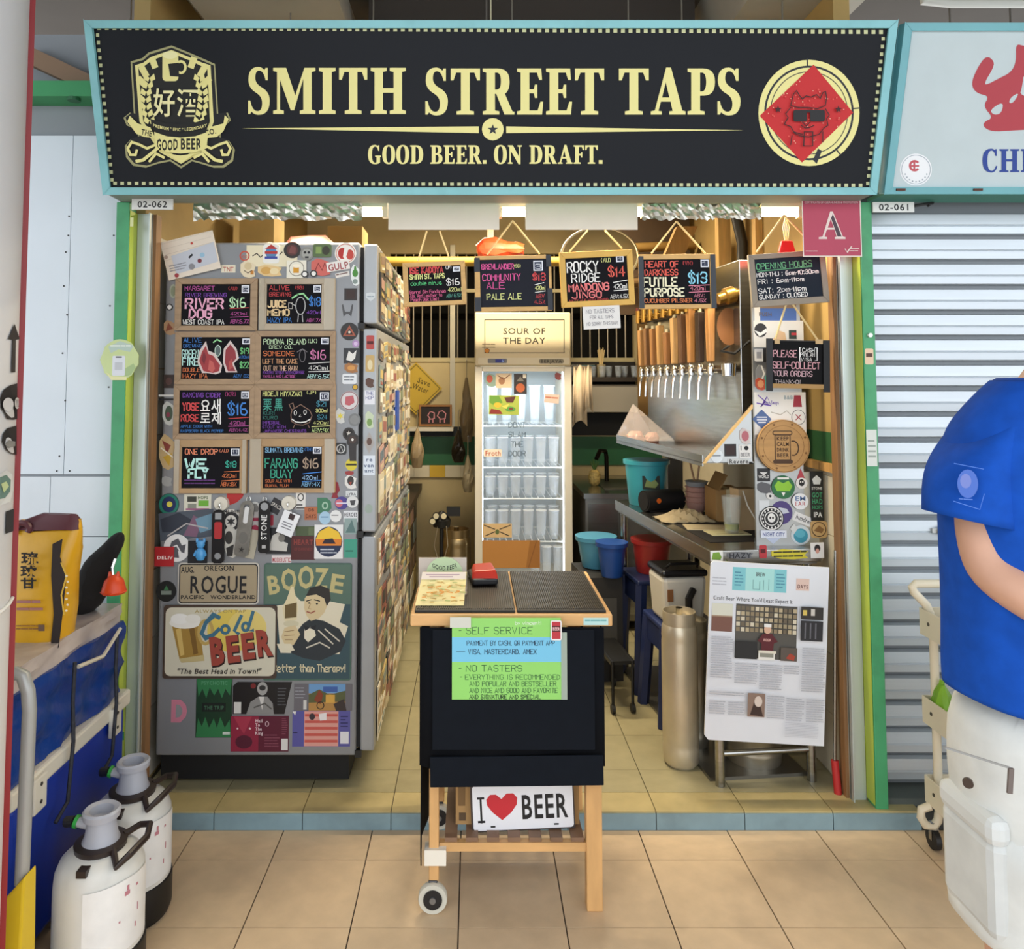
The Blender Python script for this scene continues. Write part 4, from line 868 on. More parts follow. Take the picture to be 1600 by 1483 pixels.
board(fb('GREEN FIRE with red flames'), (274,518,399,601), (284,527,391,592), YBD, [
 ('ALIVE', 287, 535, 7, BL, 28), ('BREWING', 287, 543, 5, BL, 28), ('GREEN', 285, 559, 12, '#c8f4ee', 25, .11), ('FIRE', 286, 571, 11, '#c8f4ee', 24, .14), ('DOUBLE', 287, 581, 6, OR, 26), ('HAZY IPA', 287, 591, 7, OR, 38),
 ('P', [(317,583),(309,566),(312,548),(322,533),(326,548),(336,552),(348,570),(346,582),(338,585),(326,583)], '#d8c8c4'), ('P', [(319,580),(312,564),(316,550),(322,540),(326,553),(334,556),(345,571),(343,580),(334,583)], '#a3383c'), ('P', [(354,582),(349,566),(350,545),(360,532),(370,545),(374,560),(366,568),(372,582)], '#d8c8c4'), ('P', [(357,580),(352,566),(353,547),(360,538),(368,548),(370,560),(363,568),(369,580)], '#94343c'),
 ('P', [(326,578),(328,562),(334,566),(337,576),(333,582)], '#c8605a'), ('P', [(359,578),(358,566),(363,560),(365,574)], '#b8504c'), ('P', [(316,562),(319,548),(323,558),(320,570)], '#7a2630'), ('E', 341, 547, 5, 8, '#5a6a6a'), ('O', 341, 548, 5, 9, 1, '#cfe8d8'), ('LL', [[(334,535),(339,531)],[(340,531),(346,534)]], 2, '#9fe0a0'), ('$19', 376, 553, 9, GR, 13), ('420ml', 374, 560, 4, BL, 16), ('$22', 376, 575, 9, GR, 13), ('ABV 8%', 366, 590, 5, BL, 24)] + num(379,529,391,538,'7'), group=GB)
board(fb('SOMEONE LEFT THE CAKE OUT IN THE RAIN'), (399,517,524,601), (408,526,516,592), YBD, [
 ('POMONA ISLAND', 412, 538, 8, '#d8f4c8', 66), ('(UK)', 480, 536, 6, '#d8f4c8', 17), ('BREW CO.', 421, 545, 5, '#d8f4c8', 36), ('SOMEONE', 412, 556, 7, OR, 48), ('LEFT THE CAKE', 411, 568, 7, '#e0a878', 54), ('OUT IN THE RAIN', 413, 579, 7, '#e8c0a0', 52), ('PASTRY STOUT WITH COFFEE', 412, 584, 4, VI, 64), ('VANILLA AND LACTOSE', 412, 590, 4, PK, 50),
 ('$16', 486, 561, 13, '#d880b0', 23), ('L', [(483,568),(515,566)], 1, WH), ('420ml', 483, 578, 6, WH, 30), ('L', [(483,581),(515,580)], 1, WH), ('ABV:6.5%', 481, 591, 6, '#c8f4ee', 34), ('O', 473, 556, 5, 10, 1, '#7a7478'), ('L', [(465,550),(473,545),(480,550)], 1, '#7a7478')] + num(502,528,514,538,'9'), group=GB)
board(fb('YOSE ROSE with Korean letters'), (272,602,398,687), (281,610,390,677), YBD, [
 ('DANCING CIDER', 286, 621, 7, VI, 58), ('(KR)', 350, 619, 6, '#b03a7a', 20), ('YOSE', 286, 641, 11, RD, 25, .18), ('ROSE', 284, 658, 10, RD, 27, .18), ('S', '요새', 313, 643, 17, WH, 32), ('S', '로제', 313, 661, 15, WH, 33), ('APPLE CIDER WITH', 284, 668, 4, BL, 48), ('RASPBERRY BLACK PEPPER', 284, 675, 4, BL, 66), ('$16', 357, 648, 18, BL, 29), ('L', [(358,654),(389,652)], 1, RD), ('420ml', 360, 664, 6, PK, 24), ('L', [(358,666),(389,665)], 1, PK), ('ABV:4.4%', 359, 674, 5, PK, 28)] + num(377,612,389,623,'8'), group=GB)
board(fb('HIDEJI MIYAZAKI with a smiling chestnut face'), (398,600,524,685), (408,610,516,676), YBD, [
 ('HIDEJI MIYAZAKI', 411, 619, 7, YE, 61), ('(JP)', 478, 616, 5, YE, 17), ('S', '栗', 411, 640, 15, '#3f9a88', 14), ('S', '黒', 429, 640, 15, '#3f9a88', 13), ('KURI', 412, 648, 5, '#2f7a70', 18), ('KURO', 412, 655, 5, '#2f7a70', 22), ('IMPERIAL', 411, 663, 5, VI, 28), ('STOUT WITH', 411, 669, 4, VI, 36), ('JAPANESE CHESTNUTS', 413, 675, 4, VI, 66),
 ('LL', [[(455,648),(457,640),(464,636),(470,632),(476,636),(484,641),(488,649),(484,660),(474,664),(464,663),(456,658),(455,648)],[(456,640),(452,632),(458,630),(460,637)],[(461,664),(459,668)],[(482,664),(484,668)]], 1.2, '#8a6a5a'), ('L', [(457,655),(463,659),(470,660),(478,659),(485,655)], 1.6, WH), ('O', 462, 645, 2.4, 4, .9, WH), ('O', 477, 644, 2.4, 4, .9, WH), ('L', [(470,648),(468,651),(471,651)], .8, WH),
 ('$21', 495, 635, 8, '#3f8aa0', 15), ('300ml', 494, 644, 5, YE, 18), ('$24', 497, 655, 7, '#3f8aa0', 14), ('420ml', 490, 663, 5, YE, 24), ('L', [(488,666.5),(515,665)], 1.2, YE), ('ABV:9%', 488, 675, 6, '#d8f0a0', 26)] + num(500,613,514,626,'10'), group=GB)
board(fb('WE FLY in mint'), (273,687,386,770), (285,699,375,762), YBD, [
 ('ONE DROP', 290, 710, 8, '#f0906a', 50, .17), ('(AU)', 342, 707, 5, '#f0906a', 16), ('WE', 290, 731, 13, '#bff0e8', 32, .27), ('FLY', 296, 746, 13, '#bff0e8', 29, .27), ('$18', 353, 730, 9, TE, 16), ('L', [(351,737),(374,736)], 1, OR), ('420ml', 348, 746, 6, OR, 22), ('L', [(347,751),(374,749)], 1, OR), ('ABV:8%', 346, 759, 6, OR, 24), ('X', 290, 748, 340, 760, 3, '#6a3a80')] + num(361,701,374,712,'11'), group=GB, frame=M('#b08f66', .5, noise=.15), wrap=1)
board(fb('FARANG BUAY in green'), (391,686,524,769), (412,698,503,762), YBD, [
 ('SUMATA BREWING', 415, 707, 7, '#8fc8f0', 58), ('(TH)', 475, 705, 5, BL, 14), ('FARANG', 415, 731, 14, '#3fae90', 50, .12), ('BUAY', 424, 746, 12, '#3fae90', 33, .12), ('SOUR ALE WITH', 416, 753, 4, OR, 40), ('GUAVA, PLUM', 416, 760, 4, OR, 36), ('$16', 474, 731, 14, '#b8a08a', 23), ('L', [(474,740),(503,737)], 1.2, BL), ('420ml', 473, 749, 6, '#a8d0f4', 24), ('L', [(473,752),(502,750)], 1.2, BL), ('ABV:4%', 472, 759, 6, '#8fc8f0', 28)] + num(489,699,502,709,'12'), group=GB, frame=M('#b08f66', .5, noise=.15), wrap=1)

# paper leaflet stuck over the top corner
def paper(name, label, cat, px, py, w, h, Y, roll, col, draw=None, curl=.0, th=.0012, seg=8):
    c = at(px, py, Y); m = mpp(Y); t = thing(name, label, cat, c, (0, roll, 0))
    mb = MB(M(col, .6, noise=.03, scale=10)); V = []
    for i in range(seg + 1):
        u = i/seg - .5; y = -curl*(4*u*u) ; V += [(u*w*m, y, -h/2*m), (u*w*m, y, h/2*m)]
    mb.add(V, [(2*i, 2*i+2, 2*i+3, 2*i+1) for i in range(seg)]); o = mb.build('sheet', t, local=True)
    so = o.modifiers.new('thick', 'SOLIDIFY'); so.thickness = th; so.offset = 0
    if draw:
        d = D(fn=lambda x, y: (x*m, -y*m), front=-th - curl); draw(d); d.build('print', t)
    return t
def leaf(d):
    for k in range(6): d.line([(-40, -28+k*9), (38, -30+k*9)], .5, '#cdbfae')
    d.poly([(-30,-6),(40,-12),(40,20),(-28,24)], '#c6cad4')
    for (x, y, c, r) in ((-28,26,'#a33a40',3.5),(12,-2+14,'#7a2a34',3.5),(-2,18,'#8a8a90',5),(18,4,'#9ac0d8',4),(-38,-6,'#b09a8a',3),(6,-18,'#c84a40',2)): d.ell(x, y, r, r, c, 12)
    d.poly([(-4,2),(3,-2),(4,1),(-3,5)], '#26242a'); d.scrawl(-36, 8, -10, 22, 2.5, '#8a8a92')
paper('leaflet', 'crumpled pale leaflet taped over the top corner of the refrigerator side', 'leaflet', 298, 399, 84, 62, YF - .012, -.24, '#e9dccb', leaf)

# ================================================================ tin signs on the refrigerator
def tin(label, x0, y0, x1, y1, Y, base, roll=0, r=4, name='tin_sign'):
    c = at((x0+x1)/2, (y0+y1)/2, Y); m = mpp(Y); W, H_ = x1-x0, y1-y0
    t = thing(name, label, 'sign', c, (0, roll, 0)); pts = []
    for cx, cy, a0 in ((W/2-r, -H_/2+r, -90), (W/2-r, H_/2-r, 0), (-W/2+r, H_/2-r, 90), (-W/2+r, -H_/2+r, 180)):
        for k in range(4): a = math.radians(a0 + k*30); pts.append(((cx + r*math.cos(a))*m, -(cy + r*math.sin(a))*m))
    MB(base).prism(pts, -.002, .002).build('plate', t, local=True)
    cx, cy = (x0+x1)/2, (y0+y1)/2
    return t, D(fn=lambda x, y: ((x-cx)*m, -(y-cy)*m), front=-.002)
YT = YF - .004
t, d = tin('tan licence plate sign reading ROGUE on the refrigerator', 279, 880, 404, 943.5, YT, M('#cfcac0', .4, .2), r=6)
d.rrect(281, 882, 402, 941.5, 5, K_); d.rrect(282.6, 883.6, 400.4, 940, 4, '#a9997c')
d.sans('AUG.', 284, 895, 9, K_, 20); d.sans('OREGON', 319, 892, 8, K_, 46); d.sans('ROGUE', 297, 926, 27, K_, 88, bold=.015); d.sans('PACIFIC', 284, 935, 6, K_, 36); d.sans('WONDERLAND', 330, 935, 6, K_, 69); d.build('print', t)
t, d = tin('green vintage tin sign reading BOOZE with a man in a bow tie', 413, 883, 548, 1059.5, YT, M('#4a6a5c', .5, noise=.12, scale=30))
d.rect(415, 885, 546, 945, '#587264'); d.rect(415, 945, 546, 1057, '#38525a'); 
for k, (x, y, h, w, ro) in enumerate(((420, 930, 28, 19, -.15), (440, 924, 33, 24, -.06), (465, 920, 34, 25, 0), (491, 921, 32, 20, .05), (512, 925, 28, 22, .15))): d.sans('BOOZE'[k], x, y, h, '#c4b880', w, bold=.03, rot=ro)
d.poly([(433,947),(452,944),(460,930),(470,940),(512,940),(538,945),(530,972),(543,978),(530,1020),(440,1018)], '#e8dfc4')
d.poly([(458,1006),(465,985),(474,974),(486,966),(506,970),(530,982),(540,1000),(532,1016),(500,1030),(476,1026),(456,1018)], '#2a3136')
d.poly([(476,982),(490,978),(494,992),(482,1002),(476,996)], '#ece4cc'); d.poly([(475,976),(484,980),(494,976),(493,984),(484,981),(477,985)], '#1c2024')
d.poly([(476,936),(482,928),(496,924),(508,928),(512,944),(506,958),(498,966),(486,970),(479,962),(475,950)], '#dcc79a')
d.poly([(478,932),(484,920),(500,916),(514,922),(516,938),(510,948),(506,936),(494,930),(482,932)], '#2e2a26')
d.line([(479,940),(486,938)], 1.6, '#2e2a26'); d.line([(491,938),(499,940)], 1.6, '#2e2a26'); d.ell(483, 943, 1.6, 1.2, '#1a1a1a'); d.ell(495, 944, 1.6, 1.2, '#1a1a1a'); d.line([(480,956),(486,958),(492,955)], 1.8, '#a05040'); d.line([(485,944),(482,951),(486,952)], .9, '#9c7a50')
d.poly([(449,936),(455,918),(459,918),(463,936),(466,948),(464,968),(446,970),(442,950)], '#e6d8ae'); d.poly([(446,946),(464,942),(464,964),(446,966)], '#6d5a34'); d.ell(456, 974, 12, 5, '#d8cfae')
d.poly([(446,980),(462,976),(470,990),(460,1006),(446,1004),(441,994)], '#dcc79a'); d.lines([[(446,986),(460,984)],[(446,992),(461,991)],[(447,998),(458,998)]], 1, '#9c7a50'); d.poly([(434,1004),(456,1004),(462,1014),(440,1016)], '#e8dfc4')
d.lines([[(498,984),(520,1004)],[(508,982),(530,1000)],[(480,1010),(500,1002),(515,1010)]], 2, '#d8d2c0')
d.hand('Better than Therapy!', 430, 1046, 11, '#e6dcb8', 110, .14, .02); d.build('print', t)
t, d = tin('cream tin sign reading Cold BEER with a frothy mug', 257, 947.6, 431, 1058, YT - .004, M('#4a3a30', .5, noise=.2, scale=20))
d.rrect(260, 951, 428.5, 1054, 9, '#d8d2bc'); d.ell(362, 986, 38, 32, '#e2c85c', 28); d.ell(385, 982, 30, 28, '#e6d079', 24)
d.sans('ALWAYS ON TAP', 305, 959, 5, '#b09a5a', 78)
d.poly([(270,978),(312,974),(319,1024),(283,1030)], '#a8843a'); d.poly([(276,984),(284,982),(290,1022),(284,1024)], '#d8b86a'); d.poly([(296,980),(304,979),(311,1020),(304,1022)], '#7d5c24'); d.ell(290, 974, 24, 9, '#f2efe6'); d.ell(282, 968, 14, 8, '#f6f4ee'); d.ell(302, 968, 12, 7, '#efece2'); d.ring(322, 988, 13, 20, 5, '#c2a45c', 20); d.poly([(282,1028),(320,1022),(321,1031),(286,1034)], '#c8b682')
d.line([(342,966),(334,962),(322,974),(316,990),(322,997),(334,992),(342,984)], 6, '#3f7088'); d.ring(352, 984, 8, 8, 4.5, '#3f7088'); d.line([(376,964),(366,986),(372,990)], 5, '#3f7088'); d.ring(383, 980, 7, 8, 4.5, '#3f7088'); d.line([(394,958),(386,986),(394,985)], 5, '#3f7088')
for k, (x, y, h, w) in enumerate(((331, 1036, 40, 22), (356, 1032, 38, 20), (379, 1027, 37, 20), (402, 1023, 38, 24))): d.sans('BEER'[k], x+1.5, y+1.5, h, '#2e1512', w, bold=.07, rot=-.12)
for k, (x, y, h, w) in enumerate(((331, 1036, 40, 22), (356, 1032, 38, 20), (379, 1027, 37, 20), (402, 1023, 38, 24))): d.sans('BEER'[k], x, y, h, '#a04436', w, bold=.05, rot=-.12)
d.sans('"The Best Head in Town!"', 279, 1050, 8, '#2c2520', 128, bold=.02, slant=.2); d.build('print', t)

# ================================================================ bottle openers hanging on magnet hooks
YO = YF - .022
def hookmag(label, px, py):
    c = at(px, py, YF - .012); t = thing('magnetic_hook', label, 'hook', c)
    MB(M('#ded8c8', .4))  .cyl((0, .012, 0), (0, -.005, 0), .027, .025, n=24).build('disc', t, local=True, smooth=True)
    MB(CHROME).tube([(0, -.005, .004), (0, -.014, 0), (0, -.016, -.012), (0, -.022, -.006)], .0022, 8).build('hook', t, local=True, smooth=True)
hookmag('cream round magnet hook above the red-bodied bottle opener', 345.5, 787); hookmag('cream round magnet hook above the hanging white tag', 451, 786)
def opener(label, px, py, w, h, body, parts, roll=0):
    c = at(px, py, YO); m = mpp(YO); t = thing('bottle_opener', label, 'bottle opener', c, (0, roll, 0)); W, H_ = w/2*m, h/2*m
    pts = [(W*math.cos(a)*1.0, H_ - W + W*math.sin(a)) for a in [PI*i/8 for i in range(9)]] + [(-W, -H_ + W*.4), (-W*.6, -H_), (W*.6, -H_), (W, -H_ + W*.4)]
    MB(body).prism(pts, -.003, .003, holes=[[(W*.5*math.cos(-2*PI*i/12), H_ - W*1.0 + W*.5*math.sin(-2*PI*i/12)) for i in range(12)]]).build('blade', t, local=True)
    d = D(m, front=-.003); parts(d); d.build('print', t)
    MB(CHROME).tube([(W*.3*math.cos(2*PI*i/12), 0, H_ + W*.15 + W*.45*math.sin(2*PI*i/12)) for i in range(12)], .001, 6, closed=True).build('ring', t, local=True)
opener('black bottle opener with a red panel hanging under the refrigerator boards', 341, 838, 19, 82, M('#1d1d20', .35, .3), lambda d: (d.rrect(-6, -22, 6, 4, 3, '#b02a2e'), d.ell(0, 30, 5, 5, '#8d8f92'), d.rect(-5, -36, 5, -26, '#9a9c9e')))
opener('worn steel bottle opener tilted on the refrigerator side', 382, 826, 22, 86, M('#8a8882', .35, .8, noise=.2, scale=30), lambda d: (d.rrect(-3.5, -34, 3.5, -8, 3, '#d8d8d6'), d.ell(0, 14, 7, 9, '#6d6a64'), d.star(0, 32, 5, '#2c2a28')), .12)
opener('long black bottle opener with upright white lettering', 413, 823, 18, 80, M('#101012', .3, .2), lambda d: (d.sans('STONE', 4, 20, 9, '#ecebe8', 38, rot=-PI/2, bold=.01), d.ell(0, -31, 6, 6, '#9a9c9e'), d.rect(-3, 28, 3, 33, '#b8b8b8')))
t = thing('price_tag', 'white printed tag hanging tilted from a cord on the refrigerator', 'tag', at(450, 818, YO), (0, .38, 0))
m = mpp(YO); MB(M('#eef0f2', .4)).prism([(x*m, -y*m) for x, y in ((-13, -18), (13, -18), (13, 18), (-13, 18))], -.001, .001).build('card', t, local=True)
d = D(m, front=-.001); d.rect(-3, -16, 6, -7, '#3a2a2a'); d.scrawl(-8, -2, 8, 12, 2.6, '#6a6a72'); d.build('print', t)
MB(BLACK).tube([(0, 0, 16*m), (-.002, -.003, 24*m), (.004, -.004, 31*m)], .0012, 6).build('cord', t, local=True)
t = thing('toy_figure', 'small blue plastic bear figure stuck on the refrigerator side', 'toy', at(313, 876, YO)); BT = M('#4f9ed8', .3)
mb = MB(BT); mb.lathe([(0, 0), (.012, .002), (.017, .012), (.018, .028), (.012, .042), (.008, .046)], n=14, sy=.8); mb.lathe([(.0, .044), (.012, .048), (.016, .058), (.013, .07), (0, .074)], n=14, sy=.8)
for sx in (-1, 1): mb.cyl((sx*.012, 0, .066), (sx*.014, 0, .08), .006, .004, n=8); mb.cyl((sx*.012, -.002, .036), (sx*.021, -.006, .018), .006, .005, n=8)
mb.build('figure', t, local=True, smooth=True)

# ================================================================ boards hung across the opening
YH = .20
OAK = M('#d2a765', .5, noise=.15, scale=4, stretch=(3, 3, 10)); DUCT = M('#2c3038', .45, noise=.1)
ROPE = M('#d9c08a', .8)
def hung(t, pts_list, Y=YH):
    o0 = Vector(ORIG[t.name]); Ri = Euler(t.rotation_euler).to_matrix().inverted()
    for pts in pts_list:
        MB(ROPE).tube([Ri @ (at(x, y, Y) - o0) for x, y in pts], .0035, 6).build('string', t, local=True)
GH = 'chalkboards hung across the stall opening'
t = board('small hanging chalkboard in a pale wood frame, leftmost of the hung row', (630,409,728,478), (638,416,721,471), YH, [
 ('ISE KADOYA', 641, 426, 9, RD, 52, .2), ('(JP)', 697, 421, 5, WH, 10), ('SMITH ST. TAPS', 641, 435, 7, YE, 54, .18), ('double ninja', 642, 445, 6, '#5fd88a', 48), ('$16', 698, 447, 10, WH, 20), ('420ml', 700, 457, 6, YE, 21), ('ABV 6.5%', 697, 466, 5, '#5fae9a', 23),
 ('Barrel Gin Fandango', 640, 458, 5, '#e86a9a', 56), ('Ale, Red Leather to', 640, 464, 5, '#e86a9a', 50), ('Peach Oak Limit', 641, 470, 5, '#e86a9a', 44)] + num(709,418,720,426,'2'), roll=-.045, frame=OAK, group=GH)
hung(t, [[(653,408),(667,361)],[(702,404),(687,361)]])
t = board('hanging chalkboard reading COMMUNITY ALE, edges patched with dark tape', (742,399,862,487), (750,405,858,480), YH, [
 ('BREWLANDER', 753, 420, 8, '#e85aa0', 50, .17), ('(SG)', 803, 418, 5, YE, 12), ('COMMUNITY', 754, 438, 10, '#e85aa0', 59, .13), ('ALE', 760, 451, 10, '#e85aa0', 28, .13), ('PALE ALE', 760, 468, 9, YE, 54, .13), ('$13', 833, 439, 11, RD, 19, .16), ('L', [(836,446),(850,443)], 1, WH), ('420ml', 836, 454, 6, YE, 16), ('L', [(836,458),(852,456)], 1, WH), ('ABV', 837, 467, 6, RD, 13), ('4.5%', 834, 476, 6, RD, 17)] + num(834,408,849,424,'3'), roll=-.02, frame=OAK, slate=M('#20222c', .7, noise=.08, spec=.2), group=GH,
 tape=[(741,402,750,424,'#2c3038'),(741,464,751,486,'#2c3038'),(854,399,862,418,'#2c3038'),(855,452,863,486,'#2c3038')])
hung(t, [[(761,398),(801,345)],[(843,397),(801,345)]])
t = board('tilted hanging chalkboard reading ROCKY RIDGE in a yellow wood frame', (875,392,990,479), (884,402,981,470), YH, [
 ('ROCKY', 887, 424, 16, WH, 48, .13), ('(AU)', 939, 410, 6, YE, 18), ('RIDGE', 893, 440, 13, WH, 44, .13), ('MANDONG', 888, 454, 11, '#e87a7a', 62, .2), ('JINGO', 892, 465, 9, '#e87a7a', 46, .2), ('HAZY ALE WITH MANGO', 888, 471, 4, RD, 60), ('$14', 951, 433, 15, '#e86050', 25, .13), ('L', [(958,443),(980,440)], 1.2, WH), ('420ml', 958, 453, 7, WH, 21), ('L', [(958,456),(980,455)], 1.2, WH), ('ABV:4.5%', 952, 468, 6, WH, 28)] + num(964,401,976,411,'4'), roll=-.045, frame=M('#d8ab4f', .5, noise=.12), group=GH)
hung(t, [[(890,393),(918,360)],[(972,388),(945,360)]])
t = board('hanging chalkboard reading HEART OF DARKNESS, FUTILE PURPOSE', (998,397,1116,483), (1005,405,1109,476), YH, [
 ('HEART OF', 1008, 417, 9, '#e86050', 52, .17), ('(VN)', 1066, 414, 6, RD, 18), ('DARKNESS', 1007, 430, 9, '#e86050', 52, .17), ('FUTILE', 1005, 447, 13, '#f0eac8', 52, .2), ('PURPOSE', 1006, 463, 12, '#f0eac8', 62, .2), ('CUCUMBER PILSNER', 1006, 473, 6, OR, 74, .16), ('$13', 1076, 443, 17, '#8fd8f0', 28, .13), ('L', [(1076,447),(1108,446)], 1.2, '#e88aa0'), ('420ml', 1078, 454, 6, '#e88aa0', 24), ('L', [(1076,457.5),(1108,456)], 1.2, '#e88aa0'), ('ABV:', 1084, 465, 5, '#e88aa0', 16), ('4.5%', 1084, 473, 5, '#e88aa0', 18)] + num(1095,406,1108,418,'1'), roll=-.01, frame=OAK, group=GH,
 tape=[(997,400,1005,482,'#3a3f46'),(1110,398,1118,483,'#3a3f46')])
hung(t, [[(1018,396),(1057,346)],[(1102,396),(1057,346)]])
t = board('grey-framed hanging chalkboard listing OPENING HOURS', (1171,394,1292,477), (1180,402,1283,467), YH - .02, [
 ('OPENING HOURS', 1183, 418, 9, '#6fbf8a', 87, .12), ('L', [(1184,421),(1270,419)], 1, '#6fbf8a'), ('MON-THU : 6pm-10:30pm', 1182, 430, 6.5, WH, 97, .15), ('FRI : 6pm-11pm', 1183, 441, 7, WH, 72, .13), ('SAT: 2pm-11pm', 1183, 456, 7.5, WH, 74, .13), ('SUNDAY : CLOSED', 1183, 465, 6.5, WH, 76, .16)], roll=-.07, frame=M('#8f8474', .55, noise=.15), slate=M('#1b2430', .7, noise=.1, spec=.2), name='notice_chalkboard')
hung(t, [[(1182,394),(1225,336)],[(1275,388),(1225,336)]], YH - .02)
t = board('black hanging board asking PLEASE SELF-COLLECT YOUR ORDERS', (1200,532,1291,607), (1203,534,1288,600), YH - .02, [
 ('PLEASE', 1208, 558, 10, '#d8a0a8', 36, .13), ('[CASH', 1250, 550, 6, WH, 22), ('PAYLAH', 1250, 557, 6, WH, 22), ('VISA]', 1251, 564, 5, WH, 20), ('LL', [[(1251,543),(1249,543),(1249,565),(1251,565)],[(1273,543),(1276,543),(1276,563),(1273,563)]], 1, WH), ('SELF-COLLECT', 1207, 576, 10, '#d8a0a8', 73, .13), ('YOUR ORDERS', 1208, 588, 8, '#d8b0b8', 60, .12), ('THANK-Q!', 1210, 600, 6, '#b8a8a8', 40, .12)], roll=.02, frame=M('#141416', .6), slate=M('#0d0d0f', .75, spec=.2), name='notice_chalkboard',
 tape=[(1196,530,1206,612,'#1c1d20'),(1285,531,1295,612,'#08080a'),(1209,531,1217,538,'#c8a878'),(1273,530,1284,537,'#c8a878'),(1206,600,1285,607,'#a8824a')])
hung(t, [[(1211,532),(1228,476)],[(1278,532),(1239,476)]], YH - .02)
paper('note', 'white handwritten note under the ROCKY RIDGE chalkboard', 'note', 940, 496, 58, 36, YH - .012, -.05, '#e8e6e2', lambda d: (d.hand('NO TASTERS', -24, -7, 6, '#8d8a90', 44, .12), d.hand('FOR ALL TAPS', -18, 2, 5, '#8d8a90', 36, .12), d.hand('NO SORRY THIS BAR', -24, 12, 5, '#8d8a90', 48, .12)))
# maroon hygiene grade notice
def grade(d):
    d.frame(-46.5, -46, 46.5, 46, 1.6, '#e8ddd2'); d.rect(-45, -44, 45, -38, '#9c3d50'); d.sans('CERTIFICATE OF CLEANLINESS & PROMOTION', -42, -39, 3.4, '#ead8d8', 84, bold=.0)
    d.poly([(-21,18),(-8,18),(-8,15),(-12,14),(-8,3),(4,3),(7,14),(4,15),(4,18),(21,18),(21,15),(17,14),(2,-26),(-2,-26),(-15,14),(-21,15)], '#e6d3cc', [[(-6.5,0),(3,0),(-1.5,-14)]])
    d.poly([(8.5,14),(15,14),(2,-22),(-1,-15)], '#4a3a44'); d.poly([(-19,16.4),(-9.5,16.4),(-19,16)], '#4a3a44')
    d.lines([[(20, 34), (23, 39), (30, 30)]], 1.6, '#e6d3cc'); d.scrawl(28, 32, 42, 38, 2.2, '#e6d3cc'); d.scrawl(-42, 36, -24, 38, 2, '#e6d3cc')
paper('hygiene_grade_notice', 'maroon notice with a large letter A beside the green post', 'notice', 1299.5, 356, 92, 92, .085, 0, '#b4455c', grade)
# white card strips in front of the lamp, foil strips beside them
for lb, x0, x1 in (('white card strip under the sign, above the COMMUNITY ALE board', 606, 781), ('white card strip under the sign, above the ROCKY RIDGE board', 820, 997)):
    paper('card_strip', lb, 'card', (x0+x1)/2, 338, x1-x0, 43, YH - .02, 0, '#e0d6c6')
FOIL = M('#d8d4c8', .3, 1.0)
def foil(label, x0, x1, y0, y1, Y):
    rr = random.Random(int(x0)); a, b = at(x0, y0, Y), at(x1, y1, Y); nx, nz = 44, 5; V = []
    for i in range(nx + 1):
        for j in range(nz + 1): V.append((a.x + (b.x-a.x)*i/nx, Y + rr.uniform(-.005, .005), a.z + (b.z-a.z)*j/nz + (rr.uniform(-.008, .004) if j == nz else rr.uniform(-.003, .003))))
    k = nz + 1
    o = MB(FOIL).add(V, [(i*k+j, i*k+j+1, (i+1)*k+j+1, (i+1)*k+j) for i in range(nx) for j in range(nz)]).build('foil_strip')
    return tag(o, label, 'foil')
foil('crumpled aluminium foil strip above the refrigerator', 302, 566, 317, 343, .17)
foil('crumpled aluminium foil strip above the beer taps', 1003, 1190, 318, 342, .17)
# red lantern-like ornament and tied red bag
t = thing('red_bag', 'crumpled red plastic bag tucked behind the COMMUNITY ALE board', 'bag', at(779, 395, .45)); rr = random.Random(3)
mb = MB(M('#e2552f', .35)); R_b = []
for j, (rx, rz, cx) in enumerate(((.015, .02, -.085), (.05, .045, -.06), (.06, .05, -.02), (.045, .03, .03), (.05, .035, .07), (.02, .02, .10))):
    R_b.append([(cx + rr.uniform(-.008, .008), .04*math.cos(2*PI*i/12), .01 + rz*math.sin(2*PI*i/12)*rr.uniform(.75, 1.2)) for i in range(12)])
mb.loft(R_b).build('bag', t, local=True)
MB(M('#d9cfae', .6)).bb(-.045, -.02, -.02, .02, .03, .10).build('tied_end', t, local=True)
MB(M('#d9cfae', .6)).cyl((-.03, 0, .10), (-.03, 0, 3.2 - at(779, 395, .45).z), .003, n=6).build('string', t, local=True)
t = thing('red_charm', 'small red hanging charm with pale tassel cords above the opening hours board', 'ornament', at(1229, 384, .23))
MB(M('#c81f1f', .35)).prism([(-.03, -.02), (-.02, .018), (.02, .018), (.03, -.02), (.02, -.06), (-.02, -.06)], -.008, .008).build('body', t, local=True, bevel=.003)
for k in range(4): MB(ROPE).tube([(-.006 + .004*k, 0, .018), (-.012 + .008*k, 0, .07), (0, 0, at(0, 336, .23).z - at(0, 384, .23).z)], .0016, 5).build('cord', t, local=True)

# round mesh strainer hanging behind the hung row
t = thing('mesh_strainer', 'large round wire strainer hanging behind the ROCKY RIDGE board', 'strainer', at(937, 400, .9)); mS = mpp(.9)
rS = 60*mS
MB(M('#c8bfa6', .3, .8)).tube([(rS*math.cos(2*PI*i/32), 0, rS*.75*math.sin(2*PI*i/32)) for i in range(32)], .006, 8, closed=True).build('rim', t, local=True, smooth=True)
MB(M('#a89a78', .5, .4, alpha=.8)).lathe([(rS, 0), (rS*.8, -.03), (rS*.4, -.055), (.001, -.06)], n=28, T=Matrix.Scale(.75, 4, (0, 0, 1)) @ Matrix.Rotation(-PI/2, 4, 'X')).build('mesh', t, local=True, smooth=True)
MB(CHROME).cyl((0, 0, rS*.75), (0, 0, 3.2 - t.location.z), .004, n=8).build('hanger', t, local=True)

